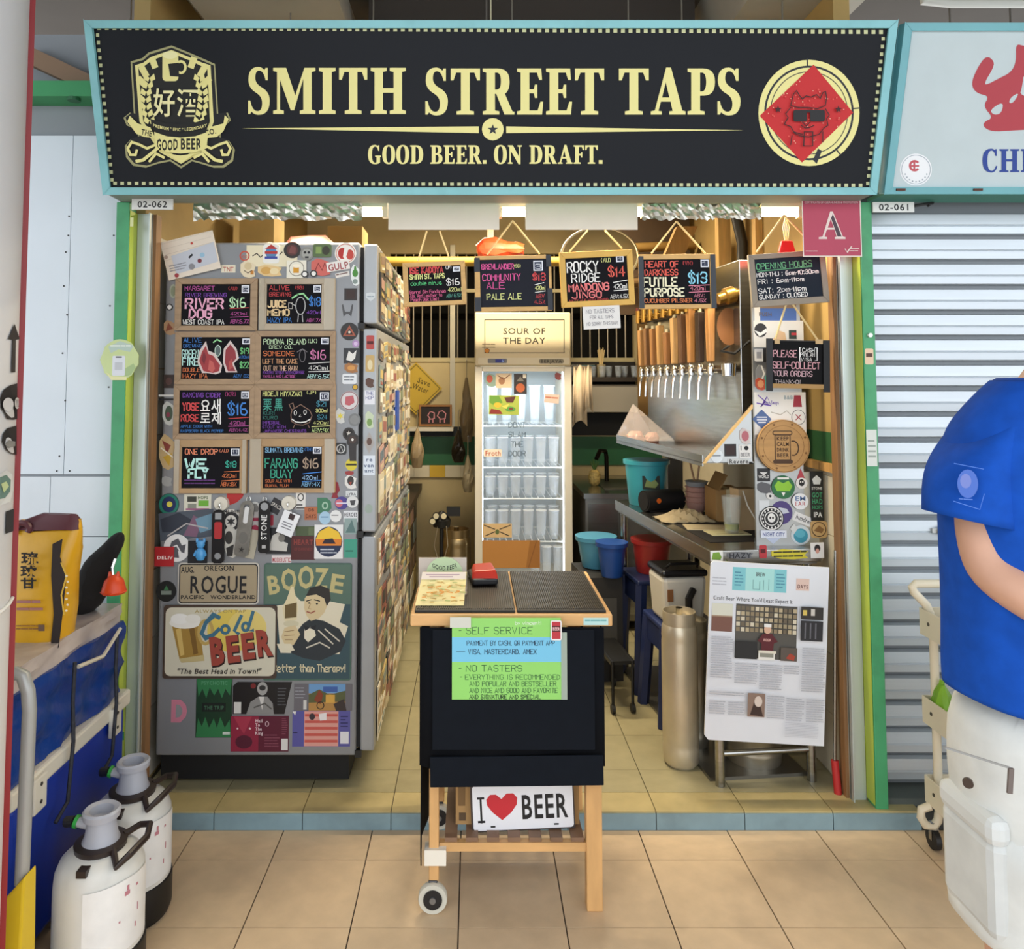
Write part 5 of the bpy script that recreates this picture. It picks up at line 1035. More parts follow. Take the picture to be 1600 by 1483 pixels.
# ================================================================ glass-door drinks cooler
YC = 2.05; mC = mpp(YC); cxa, cxb = at(742, 700, YC).x, at(893, 700, YC).x; cz1 = at(0, 488, YC).z; cz0 = .12; czh = at(0, 572, YC).z
cw = cxb - cxa
cl = thing('glass_door_cooler', 'tall white glass-door cooler lit inside and full of beer glasses', 'cooler', ((cxa+cxb)/2, YC + .3, .06))
CW = M('#d8d2c4', .4, noise=.03)
for nm, b in (('side_panel', (cxa, cxa+.035, YC+.03, YC+.6, cz0, czh)), ('side_panel', (cxb-.035, cxb, YC+.03, YC+.6, cz0, czh)), ('back_panel', (cxa+.035, cxb-.035, YC+.56, YC+.6, cz0, czh)), ('floor_panel', (cxa, cxb, YC+.03, YC+.6, .08, .3)), ('base', (cxa+.02, cxb-.02, YC+.05, YC+.58, .06, .08))):
    MB(M('#b4c4d2', .4) if nm == 'back_panel' else CW).bb(*b).build(nm, cl)
hd = MB(M('#d9cba8', .45)).bb(cxa, cxb, YC, YC+.6, czh, cz1).build('header', cl, bevel=.008)
pf = planefn(((cxa+cxb)/2, YC + .3, .06), (0, 0, 0), -.3)
d = D(fn=pf, front=-.301); d.frame(757, 499, 882, 552, 1.2, '#3a3328'); d.rrect(747, 559, 890, 569, 2, '#e2dac4')
d.sans('SOUR OF', 786, 522, 10, '#2e2820', 66, bold=.005); d.sans('THE DAY', 786, 537, 10, '#2e2820', 66, bold=.005); d.ell(761, 548, 4, 4, '#d88a2c'); d.ring(761, 548, 4, 4, .8, '#7a4a1c'); d.scrawl(754, 536, 773, 544, 3, '#8a7a60')
d.rrect(762, 560.5, 792, 567.5, 1.5, '#7d8088'); d.rect(774, 561.5, 788, 566.5, '#2a3a9c'); d.sans('6', 784, 566, 4.5, '#9fc0ff', 3); d.rrect(842, 561, 881, 568, 3, '#8a8474'); d.sans('BERJAYA', 845, 567, 5, '#3a3630', 33); d.build('print', hd)
dt, db = at(0, 573, YC).z, .30
dr = MB(CW).bb(cxa, cxa+.045, YC-.03, YC+.025, db, dt); dr.bb(cxb-.045, cxb, YC-.03, YC+.025, db, dt); dr.bb(cxa+.045, cxb-.045, YC-.03, YC+.025, dt-.03, dt); dr.bb(cxa+.045, cxb-.045, YC-.03, YC+.025, db, db+.04)
dr = dr.build('door', cl, bevel=.004)
MB(clear('#eef6ff', .07, .02)).bb(cxa+.045, cxb-.045, YC-.012, YC-.006, db+.04, dt-.03).build('glass_pane', dr)
for x in (cxa+.042, cxb-.05):
    MB(M('#e8f2ff', .4, emit=5.0)).bb(x, x+.008, YC+.035, YC+.045, .36, dt-.03).build('light_strip', cl)
l = bpy.data.lights.new('cooler_light', 'AREA'); l.shape = 'RECTANGLE'; l.size = .4; l.size_y = .05; l.energy = 3.0; l.color = (.74, .88, 1.0)
lo = bpy.data.objects.new('cooler_light', l); C.objects.link(lo); lo.parent = cl; lo.location = (0, -.2, dt - .05 - .06)
SH = [at(0, y, YC + .12).z for y in (665, 729, 777, 843)]
WIRE = M('#e4ecf2', .35)
for z in SH:
    s_ = MB(WIRE)
    s_.tube([(cxa+.05, YC+.06, z), (cxb-.05, YC+.06, z), (cxb-.05, YC+.52, z), (cxa+.05, YC+.52, z)], .005, 6, closed=True)
    for k in range(12): x = cxa + .075 + k*(cw-.15)/11; s_.cyl((x, YC+.06, z), (x, YC+.52, z), .0022, n=5)
    s_.build('wire_shelf', cl)
# printed stickers and boards on the door glass
def CS(px, py, w, h, kind, col, ex=(), rot=0, name='sticker'): return stick(dr, px, py, w, h, kind, col, ex, rot, Y=YC - .0125, t=.001, name=name)
CS(767, 594, 17, 22, 's', '#8fa89a', [('o', -2, -2, 5, 6, '#b85a4a')]); CS(787, 595, 25, 23, 'r', '#e0c8a8', [('o', -3, 0, 5, 6, '#a87a5a'), ('l', [(-9,-8),(0,-2),(9,-9)], 1.4, '#7a5040')]); CS(813, 600, 20, 32, 'r', '#2c2320', [('o', 0, 6, 7, 7, '#b8603a'), ('p', [(-6,-4),(0,-12),(6,-4)], '#7d7a74'), ('r', 4, -15, 9, -9, '#eae4d8')])
CS(787.5, 633, 47, 30, 'r', '#a8b84a', [('p', [(-23,-14),(-8,-14),(-2,-4),(-14,2),(-23,-4)], '#6a9a3c'), ('p', [(-23,14),(-20,6),(-6,8),(-2,14)], '#8a2f2a'), ('o', -10, 0, 6, 4, '#e0b83a'), ('p', [(0,-12),(18,-14),(14,-4),(4,-4)], '#5a2f2c'), ('o', 10, 6, 8, 4, '#5a9a4a'), ('r', 8, 4, 14, 7, '#7a3a30'), ('p', [(-4,2),(8,-2),(4,6)], '#d8d060')], rot=.02)
CS(862, 623, 23, 14, 'r', '#d8c0b4', [('x', -9, -4, 9, 2, 4, '#b8705c')], rot=.08); CS(872, 588, 10, 12, 's', '#8a3a3a')
CS(770, 708, 28, 12, 'R', '#f0e6d8', [('t', 'Froth', -12, 4, 8, '#b8502c', 24)])
CS(777, 829, 45, 21, 'r', '#d8b888', [('l', [(-20,-8),(-4,-2)], 1.6, '#4a3f30'), ('l', [(20,-8),(4,-2)], 1.6, '#4a3f30'), ('l', [(-18,8),(-4,2)], 1.6, '#4a3f30'), ('l', [(18,8),(4,2)], 1.6, '#4a3f30'), ('o', 0, 2, 3, 4, '#5a6a3a')])
CS(797.5, 866, 91, 42, 'r', '#b8803f', [('p', [(30,-20),(45,-20),(45,20),(24,20)], '#a06a30'), ('l', [(40,-19),(28,20)], 1, '#7d4f22')], name='kraft_board')
d = D(fn=planefn(((cxa+cxb)/2, YC + .3, .06), (0, 0, 0), -.3125), front=-.3125)
for k, w in enumerate(('DONT', 'SLAM', 'THE', 'DOOR')): d.hand(w, 795 if k != 2 else 799, 668 + k*15, 8, '#5a6a78', 26 if k != 2 else 18, .14)
d.build('door_lettering', dr)
# beer glasses on the shelves
GLS = clear('#e6f2ff', .20, .05); GRIM = M('#f4f8fc', .15, alpha=.75)
gl_me = MB(GLS).lathe([(.024, 0), (.026, .004), (.031, .06), (.036, .135), (.033, .134), (.027, .02), (.001, .016)], n=14).use(GRIM).lathe([(.0362, .133), (.0368, .136), (.0340, .136)], n=14).build('t', smooth=True).data
bpy.data.objects.remove(bpy.data.objects['t'])
def beer_glass(label, x, y, z, group, s=1.0, sz=1.0):
    o = link('beer_glass', gl_me); o.location = (x, y, z); o.scale = (s, s, s*sz); return tag(o, label, 'glass', group)
ORD = ('first', 'second', 'third', 'fourth', 'fifth', 'sixth', 'seventh', 'eighth', 'ninth')
for (nm, i, sz) in (('upper', 1, 1.35), ('middle', 2, .95), ('lower', 3, 1.35)):
    for k in range(6):
        for j in range(2):
            beer_glass(f'clear beer glass on the {nm} cooler shelf, {ORD[k]} from the left in the {("front", "rear")[j]} row', cxa + .095 + k*.079 + .015*j, YC + .13 + .17*j, SH[i] + .005, f'glasses on the {nm} cooler shelf', .95, sz)
for k in range(5): beer_glass(f'tall clear beer glass on the topmost cooler shelf, {ORD[k]} from the left', cxa + .11 + k*.09, YC + .2, SH[0] + .005, 'glasses on the topmost cooler shelf', 1.0, 1.8)
for k in range(3): beer_glass(f'clear beer glass at the cooler bottom, {ORD[k]} from the kraft board', cxb - .21 + k*.07, YC + .15, .305, 'glasses at the bottom of the cooler', .9, 1.6)
# towel hanging on the cooler's side
t = thing('towel', 'pale beige towel hanging at the side of the cooler', 'towel', at(912, 615, YC - .06)); rr = random.Random(5)
for (x0, x1, z0, zz1) in ((-.065, .02, -.20, .17), (.0, .055, -.12, .17)):
    V = []; n = 10
    for i in range(n + 1):
        u = i/n; V += [(x0 + (x1-x0)*u, .02*math.sin(u*9) + rr.uniform(-.003, .003), z0 + .04*math.sin(u*3)), (x0 + .01 + (x1-x0-.02)*u, .012*math.sin(u*9), zz1)]
    o = MB(M('#cbb89c', .9, noise=.06, scale=20)).add(V, [(2*i, 2*i+2, 2*i+3, 2*i+1) for i in range(n)]).build('fold', t, local=True, smooth=True); so = o.modifiers.new('t', 'SOLIDIFY'); so.thickness = .004
MB(CHROME).cyl((-.07, .0, .17), (.07, 0, .17), .005, n=8).build('rod', t, local=True)

# ================================================================ back-left corner
def wallpic(name, label, cat, px, py, w, h, Y, roll, draw, base, frame=None, fw=3):
    c = at(px, py, Y); m = mpp(Y); t = thing(name, label, cat, c, (0, roll, 0))
    MB(M(base, .6)).bb(-w/2*m, w/2*m, -.004, .004, -h/2*m, h/2*m).build('panel', t, local=True)
    if frame:
        for a in (((-w/2, -h/2), (w/2, -h/2+fw)), ((-w/2, h/2-fw), (w/2, h/2)), ((-w/2, -h/2+fw), (-w/2+fw, h/2-fw)), ((w/2-fw, -h/2+fw), (w/2, h/2-fw))):
            MB(M(frame, .6)).bb(a[0][0]*m, a[1][0]*m, -.012, .003, -a[1][1]*m, -a[0][1]*m).build('frame_bar', t, local=True)
    d = D(m, front=-.004); draw(d); d.build('print', t); return t
wallpic('water_saving_sign', 'yellow diamond sign reading Save Water on the back wall', 'sign', 650, 607, 58, 58, YB - .03, PI/4, lambda d: (d.frame(-27, -27, 27, 27, 1.5, '#7a6a1c'), d.sans('Save', -6, -8, 9, '#6a5a14', 21, rot=-.42), d.sans('Water', -5, 4, 9, '#6a5a14', 26, rot=-.42), d.lines([[(-16, 0), (-4, 12)], [(-18, 6), (-8, 16)], [(-14, 12), (-6, 4)]], 2, '#6a5a14')), '#c9a93a')
wallpic('small_chalk_drawing', 'small brown-framed chalk drawing of two pink pigs standing on the white shelf', 'picture', 680.5, 649, 51, 33, YB - .08, 0, lambda d: (d.lines([[(-8,-6),(-12,0),(-8,6),(-2,5),(-2,-4),(-8,-6)],[(-10,6),(-10,11)],[(-4,6),(-4,11)],[(6,-6),(3,1),(8,6),(15,5),(16,-3),(11,-7),(6,-6)],[(7,6),(7,11)],[(14,6),(14,11)]], 1.6, '#d8909a'),), '#241c1c', '#9a6a3a')
c = at(680, 667, YB - .06); o = tag(MB(M('#e2dccb', .5)).bb(c.x - .19, c.x + .13, YB - .16, YB, c.z - .025, c.z).build('wall_shelf'), 'narrow white shelf on the back wall over the green band', 'shelf')
# side counter with dark edge, keg and tap gear under it
p0, p1 = at(640, 776, 1.75), at(664, 742, 2.6)
sc_ = thing('side_counter', 'low counter with a dark edge at the back left behind the refrigerator', 'counter', (-.75, 2.2, .06))
MB(M('#3a2c22', .5)).bb(-1.19, -.365, 1.75, 2.84, .76, .80).build('top', sc_); MB(M('#6d5a40', .6, noise=.15)).bb(-1.19, -.40, 1.8, 2.8, .08, .76).build('body', sc_)
rr = random.Random(4)
for k in range(16):
    MB(M(rr.choice(PALC), .5)).bb(-.40, -.396, 1.82 + (k % 4)*.24, 2.02 + (k % 4)*.24, .14 + (k//4)*.155, .27 + (k//4)*.155).build('sticker', sc_)
def keg(label, x, y, r, h, mat, group=None, ztop=True):
    t = thing('steel_keg', label, 'keg', (x, y, .06), group=group)
    MB(mat).lathe([(r*.8, 0), (r*.95, .012), (r, .05), (r, h*.12), (r*.97, h*.14), (r, h*.16), (r, h*.8), (r*.98, h*.82), (r, h*.84), (r*.97, h*.9), (r*.75, h*.95), (r*.4, h*.97)], (0, 0, 0), 32).build('body', t, local=True, smooth=True)
    MB(mat).lathe([(r*.9, h*.86), (r*.92, h), (r*.88, h), (r*.86, h*.88)], n=32).build('collar', t, local=True, smooth=True)
    MB(CHROME).cyl((0, 0, h*.96), (0, 0, h*1.02), r*.2, n=14).build('valve', t, local=True); return t
g0 = at(706, 860, 1.9)
keg('short brassy steel keg on the floor below the drawing of pigs', g0.x + .02, 2.14, .09, at(0, 826, 2.14).z - .06, M('#9a8662', .35, .9, noise=.15))
t = thing('gas_regulator', 'black gas regulator with two pale gauges above the brassy keg', 'regulator', at(690, 812, 1.95)); mR = mpp(1.95)
MB(BLACK).lathe([(.02, -.05), (.05, -.04), (.055, .0), (.035, .03), (.01, .05)], n=14).build('body', t, local=True, smooth=True)
for x, z in ((-.03, .03), (.015, .03), (-.05, 0)):
    MB(M('#d8cfae', .4)).cyl((x, -.05, z), (x, -.06, z), .016, n=16).build('gauge', t, local=True); MB(BLACK).cyl((x, -.03, z), (x, -.055, z), .02, n=16).build('gauge_case', t, local=True)
MB(BLACK).box((.07, -.01, .05), (.08, .04, .05)).build('bracket', t, local=True)
for x in (-.02, .03): MB(M('#a89c86', .4, .7)).tube([(x, -.04, -.03), (x*1.6 - .01, -.06, -.14), (.0, -.06, -.28), (x*-.4, -.05, -.34)], .004, 6).build('hose', t, local=True)
MB(BLACK).cyl((0, 0, -.05), (0, 0, -(t.location.z - .07)), .012, n=10).build('stand', t, local=True)
rr = random.Random(9)
def bag(label, px, py, w, h, Y, col, a=1.0, name='hanging_bag'):
    c = at(px, py, Y); m = mpp(Y); t = thing(name, label, 'bag', c); n = 14; rings = []
    for j in range(9):
        u = j/8; r = (.15 + .85*math.sin(min(u*1.15, 1)*PI*.5)) * (1 - .35*max(0, u-.7)/.3)
        rings.append([(w/2*m*r*math.cos(2*PI*i/n)*rr.uniform(.82, 1.15), .05*r*math.sin(2*PI*i/n)*rr.uniform(.8, 1.2), (.5-u)*h*m) for i in range(n)])
    MB(M(col, .3, alpha=a)).loft(rings[::-1]).build('bag', t, local=True)
    MB(M('#8a8068', .6)).cyl((0, 0, h*m*.5), (0, 0, h*m*.5 + .12), .003, n=6).build('string', t, local=True); MB(STEEL).cyl((0, 0, h*m*.5 + .12), (0, YB - Y, h*m*.5 + .12), .003, n=6).build('peg', t, local=True); return t
bag('smoky crumpled plastic bag hanging between the window and the cooler', 729, 640, 22, 100, 2.62, '#6a5c48', .75); bag('dark knotted plastic bag hanging beside the green band', 716, 697, 22, 50, 2.45, '#2a2620'); bag('pale clear plastic bag hanging low beside the cooler', 731, 740, 18, 56, 2.28, '#a89c80', .7); bag('bunched clear plastic bag of small things on the counter end', 652, 700, 22, 60, 2.6, '#c8b08a', .85)

# ================================================================ steel counter, tap wall and drip tray along the right side (turned 6 degrees)
QZ = math.radians(6.0); Q0 = Vector((.861, .22, 0)); QR = Matrix.Rotation(QZ, 3, 'Z')
def qw(x, t, z): return Q0 + QR @ Vector((x, t, z))         # counter frame -> world
def qthing(name, label, cat, x, t, z, rz=0, group=None): return thing(name, label, cat, qw(x, t, z), (0, 0, QZ + rz), group)
def qray(px, x):                                             # depth along the counter where a photo column meets local x
    k = (px - CX) / FPX; s, c = math.sin(QZ), math.cos(QZ)
    return (Q0.x + c*x - k*(Q0.y - CAM.y + s*x)) / (s + k*c)
ZC = .905
ct = qthing('steel_counter', 'stainless steel work counter with a sticker-lined front edge', 'counter', 0, 0, .06)
MB(STEEL).bb(0, .43, 0, 1.2, ZC - .06 - .05, ZC - .06).build('top', ct, local=True, bevel=.004)
MB(STEELD).bb(.01, .42, .02, 1.18, ZC - .06 - .06, ZC - .06 - .05).build('underside', ct, local=True)
for x, t in ((.035, .03), (.385, .03), (.035, 1.16), (.385, 1.16)): MB(STEEL).cyl((x, t, 0), (x, t, ZC - .12), .017, n=16).build('leg', ct, local=True, smooth=True)
MB(STEEL).cyl((.035, .03, .112), (.385, .03, .112), .011, n=12).build('crossbar', ct, local=True, smooth=True)
MB(STEELD).bb(.01, .385, .06, 1.15, .0, .012).build('floor_tray', ct, local=True)
ye = Q0.y - .0005
ctf = lambda *a, **k: stick(ct, *a, Y=ye + .01, **k)
# front edge faces the camera almost squarely: stickers sit on a thin plate
def edge_stick(px, py, w, h, kind, col, ex=()):
    p = at(px, py, Q0.y + .02); o = stick(ct, px, py, w, h, kind, col, ex, Y=Q0.y)
    lx = (p.x - Q0.x) / math.cos(QZ); o.location = (lx, -.001, p.z - .06); return o
edge_stick(1117, 867, 20, 16, 'r', '#e4e2dc', [('p', [(-8,5),(-6,-5),(4,-6),(8,2),(6,6)], '#7aa03a')]); edge_stick(1155, 867, 42, 12, 's', '#6d6d70', [('t', 'HAZY', -18, 4, 8, '#24242a', 36)])
edge_stick(1192, 862, 12, 20, 'R', '#b83038', [('r', -4, -4, 4, 2, '#5a1216')]); edge_stick(1236, 867, 60, 16, 's', '#d8c832', [('x', -26, -6, 26, 6, 4, '#2c2a14')]); edge_stick(1281, 862, 22, 24, 'r', '#eceae6', [('o', 0, -3, 5, 6, '#2a2426'), ('o', 0, 1, 3, 4, '#d8a090')])
# end plate with stickers, standing on the counter
YE = .31; pe0, pe1 = at(1179, 700, YE).x, at(1263, 700, YE).x
pt = thing('sticker_plate', 'upright steel end plate crowded with brewery stickers beside the taps', 'panel', ((pe0+pe1)/2, YE, ZC))
MB(M('#a9aaa8', .35, .7, noise=.06)).bb(pe0, pe1 - .02, YE, YE + .012, ZC, 1.98).build('plate', pt)
MB(STEELD).bb(pe0 + .01, pe1 - .02, YE + .012, YE + .05, ZC, ZC + .02).build('foot', pt)
P = lambda *a, **k: stick(pt, *a, Y=YE, **k)
P(1211, 482, 66, 42, 'r', '#3f62a8', [('r', -33, -21, 33, 0, '#7d6a5c'), ('x', -20, -14, 30, -3, 7, '#4a3a34'), ('r', -33, -21, -24, 21, '#d8d6d2'), ('t', 'PUSH', -26, 12, 6, '#5a5450', 20)])
P(1216, 522, 78, 42, 'r', '#dcdad4', [('o', -28, -6, 10, 11, '#26262a'), ('p', [(-38,-6),(-28,-2),(-19,-9),(-18,-3),(-30,4)], '#e6e6e4'), ('p', [(-10,10),(0,-6),(10,-2),(12,10)], '#d8b48c'), ('r', 16, -6, 28, 8, '#2c3a34'), ('r', 20, -2, 28, 2, '#b83038')])
P(1180 + 6, 555, 14, 20, 'R', '#e4e2de', [('r', -4, -5, 4, 5, '#9a9a9e')]); P(1199, 555, 14, 22, 'r', '#1c1c1e'); P(1190, 590, 18, 40, 's', '#8d8f90', [('l', [(0,-18),(4,-6),(-2,8),(3,18)], 2.4, '#f0eee8')]); P(1188, 600, 16, 20, 's', '#c8563a', [('o', 0, 0, 5, 6, '#e8a070')]); P(1201, 598, 12, 22, 'r', '#4fa89a')
P(1219, 646, 80, 66, 'r', '#e6e4de', [('l', [(-34,-28),(-22,-18),(-30,-10),(-20,-26),(-14,-12),(-36,-16)], 1.6, '#6a4ab0'), ('t', 'Mean Sways', -26, -14, 6, '#5a3ea0', 24), ('t', 'B&B', 6, -22, 6, '#8aa0a8', 14), ('p', [(22,-28),(32,-28),(34,-10),(20,-10)], '#9c2c3c'), ('g', 28, 6, 11, 12, 1, '#6a6a6e'), ('l', [(24,2),(32,10)], 1.4, '#a03040'), ('l', [(32,2),(24,10)], 1.4, '#a03040'), ('l', [(-14,-2),(0,2),(10,-4),(16,2)], 1.4, '#b8b4a8')])
P(1190, 655, 30, 30, 'd', '#4a6496', [('r', -8, -4, 8, -2, '#d8dce6'), ('r', -8, 0, 8, 2, '#d8dce6'), ('r', -6, 4, 6, 6, '#d8dce6')])
P(1193, 742, 20, 20, 'r', '#1d1d20', [('t', 'WORLD', -8, 5, 5, '#d8d6d2', 16), ('p', [(-6,-4),(6,-4),(0,1)], '#d8d6d2')]); P(1194, 762, 22, 18, 's', '#5a5a5e'); P(1203, 775, 12, 10, 's', '#d8d6d2', [('o', 0, 0, 2, 2, K_)])
P(1223, 761, 36, 36, 'o', '#1f6a3a', [('p', [(-14,-2),(-8,-10),(0,-6),(8,-10),(14,-2),(10,6),(-10,6)], '#8fc83a'), ('p', [(-3,8),(3,8),(0,14)], '#f0eee6'), ('r', -9, -15, 9, -12, '#e6e4dc')])
P(1251, 741, 14, 18, 't', '#b8404a'); P(1252, 755, 18, 17, 'o', '#e8e6e2', [('o', 0, -1, 4.5, 5.5, '#1c1c1e'), ('o', -1.6, -2, 1.2, 1.2, W_), ('o', 1.6, -2, 1.2, 1.2, W_)])
P(1194, 790, 16, 16, 'r', '#d6dadc'); P(1221, 801, 34, 36, 'o', '#4a3a7a', [('p', [(-8,4),(-4,-8),(8,-6),(12,0)], '#c8ccd8')])
P(1249, 783, 25, 25, 'o', '#eceef0', [('t', 'EM', -8, -1, 7, '#5a78a8', 16), ('t', 'EAR', -8, 7, 7, '#c87a80', 16)])
P(1205, 810, 38, 38, 'o', '#17171a', [('g', 0, 0, 17.5, 17.5, 1.6, '#e6e4e0'), ('g', 0, 0, 11, 11, 1.4, '#e6e4e0'), ('o', 0, -1, 6, 7, '#e6e4e0'), ('o', -2, -1, 1.5, 1.8, '#17171a'), ('o', 2, -1, 1.5, 1.8, '#17171a')] + [('r', 14*math.cos(a)-1, 14*math.sin(a)-1.4, 14*math.cos(a)+1, 14*math.sin(a)+1.4, '#e6e4e0') for a in [i*2*PI/16 for i in range(16)]])
P(1256, 812, 34, 14, 'r', '#e6e6e6', [('t', 'hundred', -13, 3, 7, '#3a3a40', 26)], rot=.4); P(1208, 834, 40, 11, 'r', '#dfe3ee', [('t', 'NIGHT CITY', -17, 3.5, 6, '#3a4a8a', 34)]); P(1208, 845, 22, 10, [(-11,-4),(11,-4),(0,5)], '#c8d0e4'); P(1251, 836, 30, 30, 'o', '#d4dde0', [('o', 0, 1, 11, 11, '#3f98ae'), ('o', -1, -2, 8, 6, '#5fb4c6')])
P(1240, 826, 12, 16, 'd', '#d6d8d6')
# green-black IPA banner strip and lower stickers at the plate's outer edge
P(1276, 775, 20, 76, 'r', '#161a18', [('p', [(-7,-26),(0,-32),(7,-26),(5,-18),(-5,-18)], '#d8dcd8'), ('t', 'STONE', -8, -10, 4, '#d8dcd8', 16), ('t', 'GOT', -8, 2, 8, '#3f9c6c', 16), ('t', 'HAD', -8, 12, 8, '#3f9c6c', 16), ('t', 'HOPS', -8, 20, 6, '#3f9c6c', 16), ('t', 'IPA', -6, 32, 8, '#eceeec', 13)])
P(1279, 827, 26, 26, 'R', '#c8a46c', [('g', 0, 0, 11.5, 11.5, 1.4, '#4a3420'), ('p', [(-8,2),(0,-6),(8,0),(4,6)], '#8a6438')])
MB(M('#b8b4a4', .4, .5)).bb(pe1 - .022, pe1 + .034, YE + .002, YE + .014, ZC, at(0, 738, YE).z).build('side_strip', pt)
t = thing('wooden_plaque', 'round wooden plaque engraved with a beer mug and KEEP CALM', 'plaque', at(1223, 697, YE - .012)); m = mpp(YE - .02)
MB(M('#b98d54', .55, noise=.12, scale=6, stretch=(1, 1, 8))).cyl((0, .006, 0), (0, -.008, 0), 41*m, n=48).build('disc', t, local=True, smooth=True)
d = D(m, front=-.008); B_ = '#4a3018'; d.ring(0, 0, 40, 40, 1, '#8a6234', 40); d.ring(0, 0, 32, 32, .8, '#8a6234', 40); d.frame(-14, -18, 11, 22, 1.6, B_); d.ring(15, 3, 9, 12, 2, B_, 20, -110, 110); d.rrect(-17, -24, 14, -17, 3, B_); d.rrect(-15.5, -22.5, 12.5, -18.5, 2, '#b98d54'); d.rrect(-17, 21, 14, 27, 3, B_)
for k, w in enumerate(('KEEP', 'CALM', 'DRINK', 'BEER')): d.sans(w, -11, -9 + k*8.6, 6, B_, 19, bold=.02)
for a in range(8): d.ell(36*math.cos(a*.8+.3), 36*math.sin(a*.8+.3), 1.8, 1.8, '#7a5228', 8)
d.build('engraving', t)

# tap wall
tw = qthing('tap_wall', 'stainless steel tap wall with a row of ten beer taps', 'tap wall', .30, .65, ZC)
zb0, zt1 = 1.2 - ZC, 2.0 - ZC
MB(STEEL).bb(-.10, .08, -.50, .60, zb0, zt1).build('steel_cabinet', tw, local=True, bevel=.004)
for t_ in (-.45, .55): MB(STEELD).bb(-.02, .06, t_ - .02, t_ + .02, 0, zb0).build('support', tw, local=True)
MB(M('#5c4a36', .4, .6)).cyl((-.14, -.46, 1.57 - ZC), (-.14, .56, 1.57 - ZC), .016, n=14).build('tap_rail', tw, local=True, smooth=True)
MB(M('#6a4c2a', .35, .7)).cyl((-.14, -.46, 1.84 - ZC), (-.14, .56, 1.84 - ZC), .016, n=14).build('upper_rail', tw, local=True, smooth=True)
MB(CHROME).lathe([(.0, -.03), (.026, -.028), (.03, .02), (0, .03)], n=14).build('rail_end', tw, local=True, smooth=True).location = (-.14, -.48, 1.57 - ZC)
HW = ['#b08350', '#7d5834', '#9c6d3e', '#bd935c', '#8f6238', '#c9a06a', '#5c3d24', '#ab7842', '#33231a', '#b5824c']
for k, px in enumerate((1012.7, 1022, 1032, 1042.7, 1053.7, 1065.7, 1077.8, 1092, 1106.7, 1123.4)):
    t_ = qray(px, .16) - .65; bz = 1.565 - ZC; X = -.14
    tp = MB(CHROME).cyl((X + .02, t_, bz), (X - .035, t_, bz), .011, n=12); tp.lathe([(.012, -.02), (.015, 0), (.012, .022), (.007, .03)], (X - .035, t_, bz), 12)
    tp = tp.build('tap', tw, local=True, smooth=True)
    MB(CHROME).tube([(X - .035, t_, bz - .015), (X - .045, t_ - .004, bz - .05), (X - .05, t_ - .006, bz - .12)], [.008, .0075, .006], 8).build('spout', tp, local=True, smooth=True)
    h = (.185, .19, .18, .19, .15, .21, .22, .235, .21, .22)[k]
    hb = MB(wood(HW[k])).box((X - .035, t_, bz + .035 + h/2), (.030, .042, h), taper=.78); hb.build('handle', tp, local=True, bevel=.004)
    MB(M('#d8cfae', .4)).cyl((X - .035, t_, bz + .035 + h), (X - .035, t_, bz + .05 + h), .009, n=10).build('handle_cap', tp, local=True)
    # brass gas fittings on the upper rail
    f = MB(M('#b89048', .3, .9)).cyl((X, t_, 1.84 - ZC), (X - .05, t_, 1.845 - ZC), .016, n=10); f.cyl((X - .05, t_, 1.82 - ZC), (X - .05, t_, 1.885 - ZC), .013, n=10); f.use(M('#6a2420' if k % 3 == 0 else '#e0d8c0', .4)).cyl((X - .05, t_, 1.885 - ZC), (X - .05, t_, 1.90 - ZC), .012, n=10); f.build('gas_fitting', tw, local=True, smooth=True)
MB(M('#b89048', .3, .9)).lathe([(.0, -.05), (.022, -.048), (.024, -.02), (.034, -.015), (.034, .02), (.022, .025), (.018, .06)], n=16, T=Matrix.Translation((-.13, -.47, 1.86 - ZC)) @ Matrix.Rotation(PI/2 - .3, 4, 'Y')).build('brass_valve', tw, local=True, smooth=True)
o = MB(M('#8a5a30', .5)).lathe([(.0, -.005), (.045, -.004), (.05, .004), (.0, .006)], n=24, T=Matrix.Translation((-.12, -.44, 1.74 - ZC)) @ Matrix.Rotation(PI/2, 4, 'X') @ Matrix.Scale(1.5, 4, (0, 1, 0)))
o.build('round_badge', tw, local=True, smooth=True)
MB(BLACK).tube([(-.13, -.46, 1.66 - ZC), (-.17, -.48, 1.64 - ZC), (-.12, -.49, 1.63 - ZC), (-.06, -.5, 1.68 - ZC)], .006, 8).build('hose', tw, local=True)
# drip tray: long trough hung under the taps
tz = at(1102, 724, Q0.y + .06).z
ty = qthing('drip_tray', 'long steel drip tray hung under the beer taps', 'tray', 0.0, .06, tz)
L = 1.10
MB(STEEL).bb(0, .20, 0, L, 0, .004).build('bottom', ty, local=True); MB(STEEL).bb(0, .004, 0, L, -.012, .03).build('lip', ty, local=True)
tri = [(0, 0), (.196, 0), (.196, .215)]
MB(M('#a9aaa8', .3, .8)).prism(tri, 0, .004).build('end_panel', ty, local=True)
MB(M('#d8b070', .4, .5)).prism([(0, 0), (.012, 0), (.2, .205), (.2, .218)], -.004, .008).build('end_rim', ty, local=True)
ACR = clear('#f4e6e2', .28, .05)
MB(ACR).prism([(-.004, .02), (.20, .02), (.09, .19)], L - .004, L).build('acrylic_end', ty, local=True)
MB(ACR).add([(0, L, .02), (0, L - .3, .02), (.09, L, .19)], [(0, 1, 2)]).add([(0, L - .3, .02), (.2, L - .3, .02), (.09, L, .19)], [(0, 1, 2)]).build('acrylic_flap', ty, local=True)
e0 = Vector(ORIG[ty.name])
def tray_stick(px, py, w, h, kind, col, ex=()):
    p = at(px, py, e0.y - .003); o = stick(ty, px, py, w, h, kind, col, ex, Y=e0.y); o.location = ((p.x - e0.x) / math.cos(QZ), -.0008, p.z - e0.z); return o
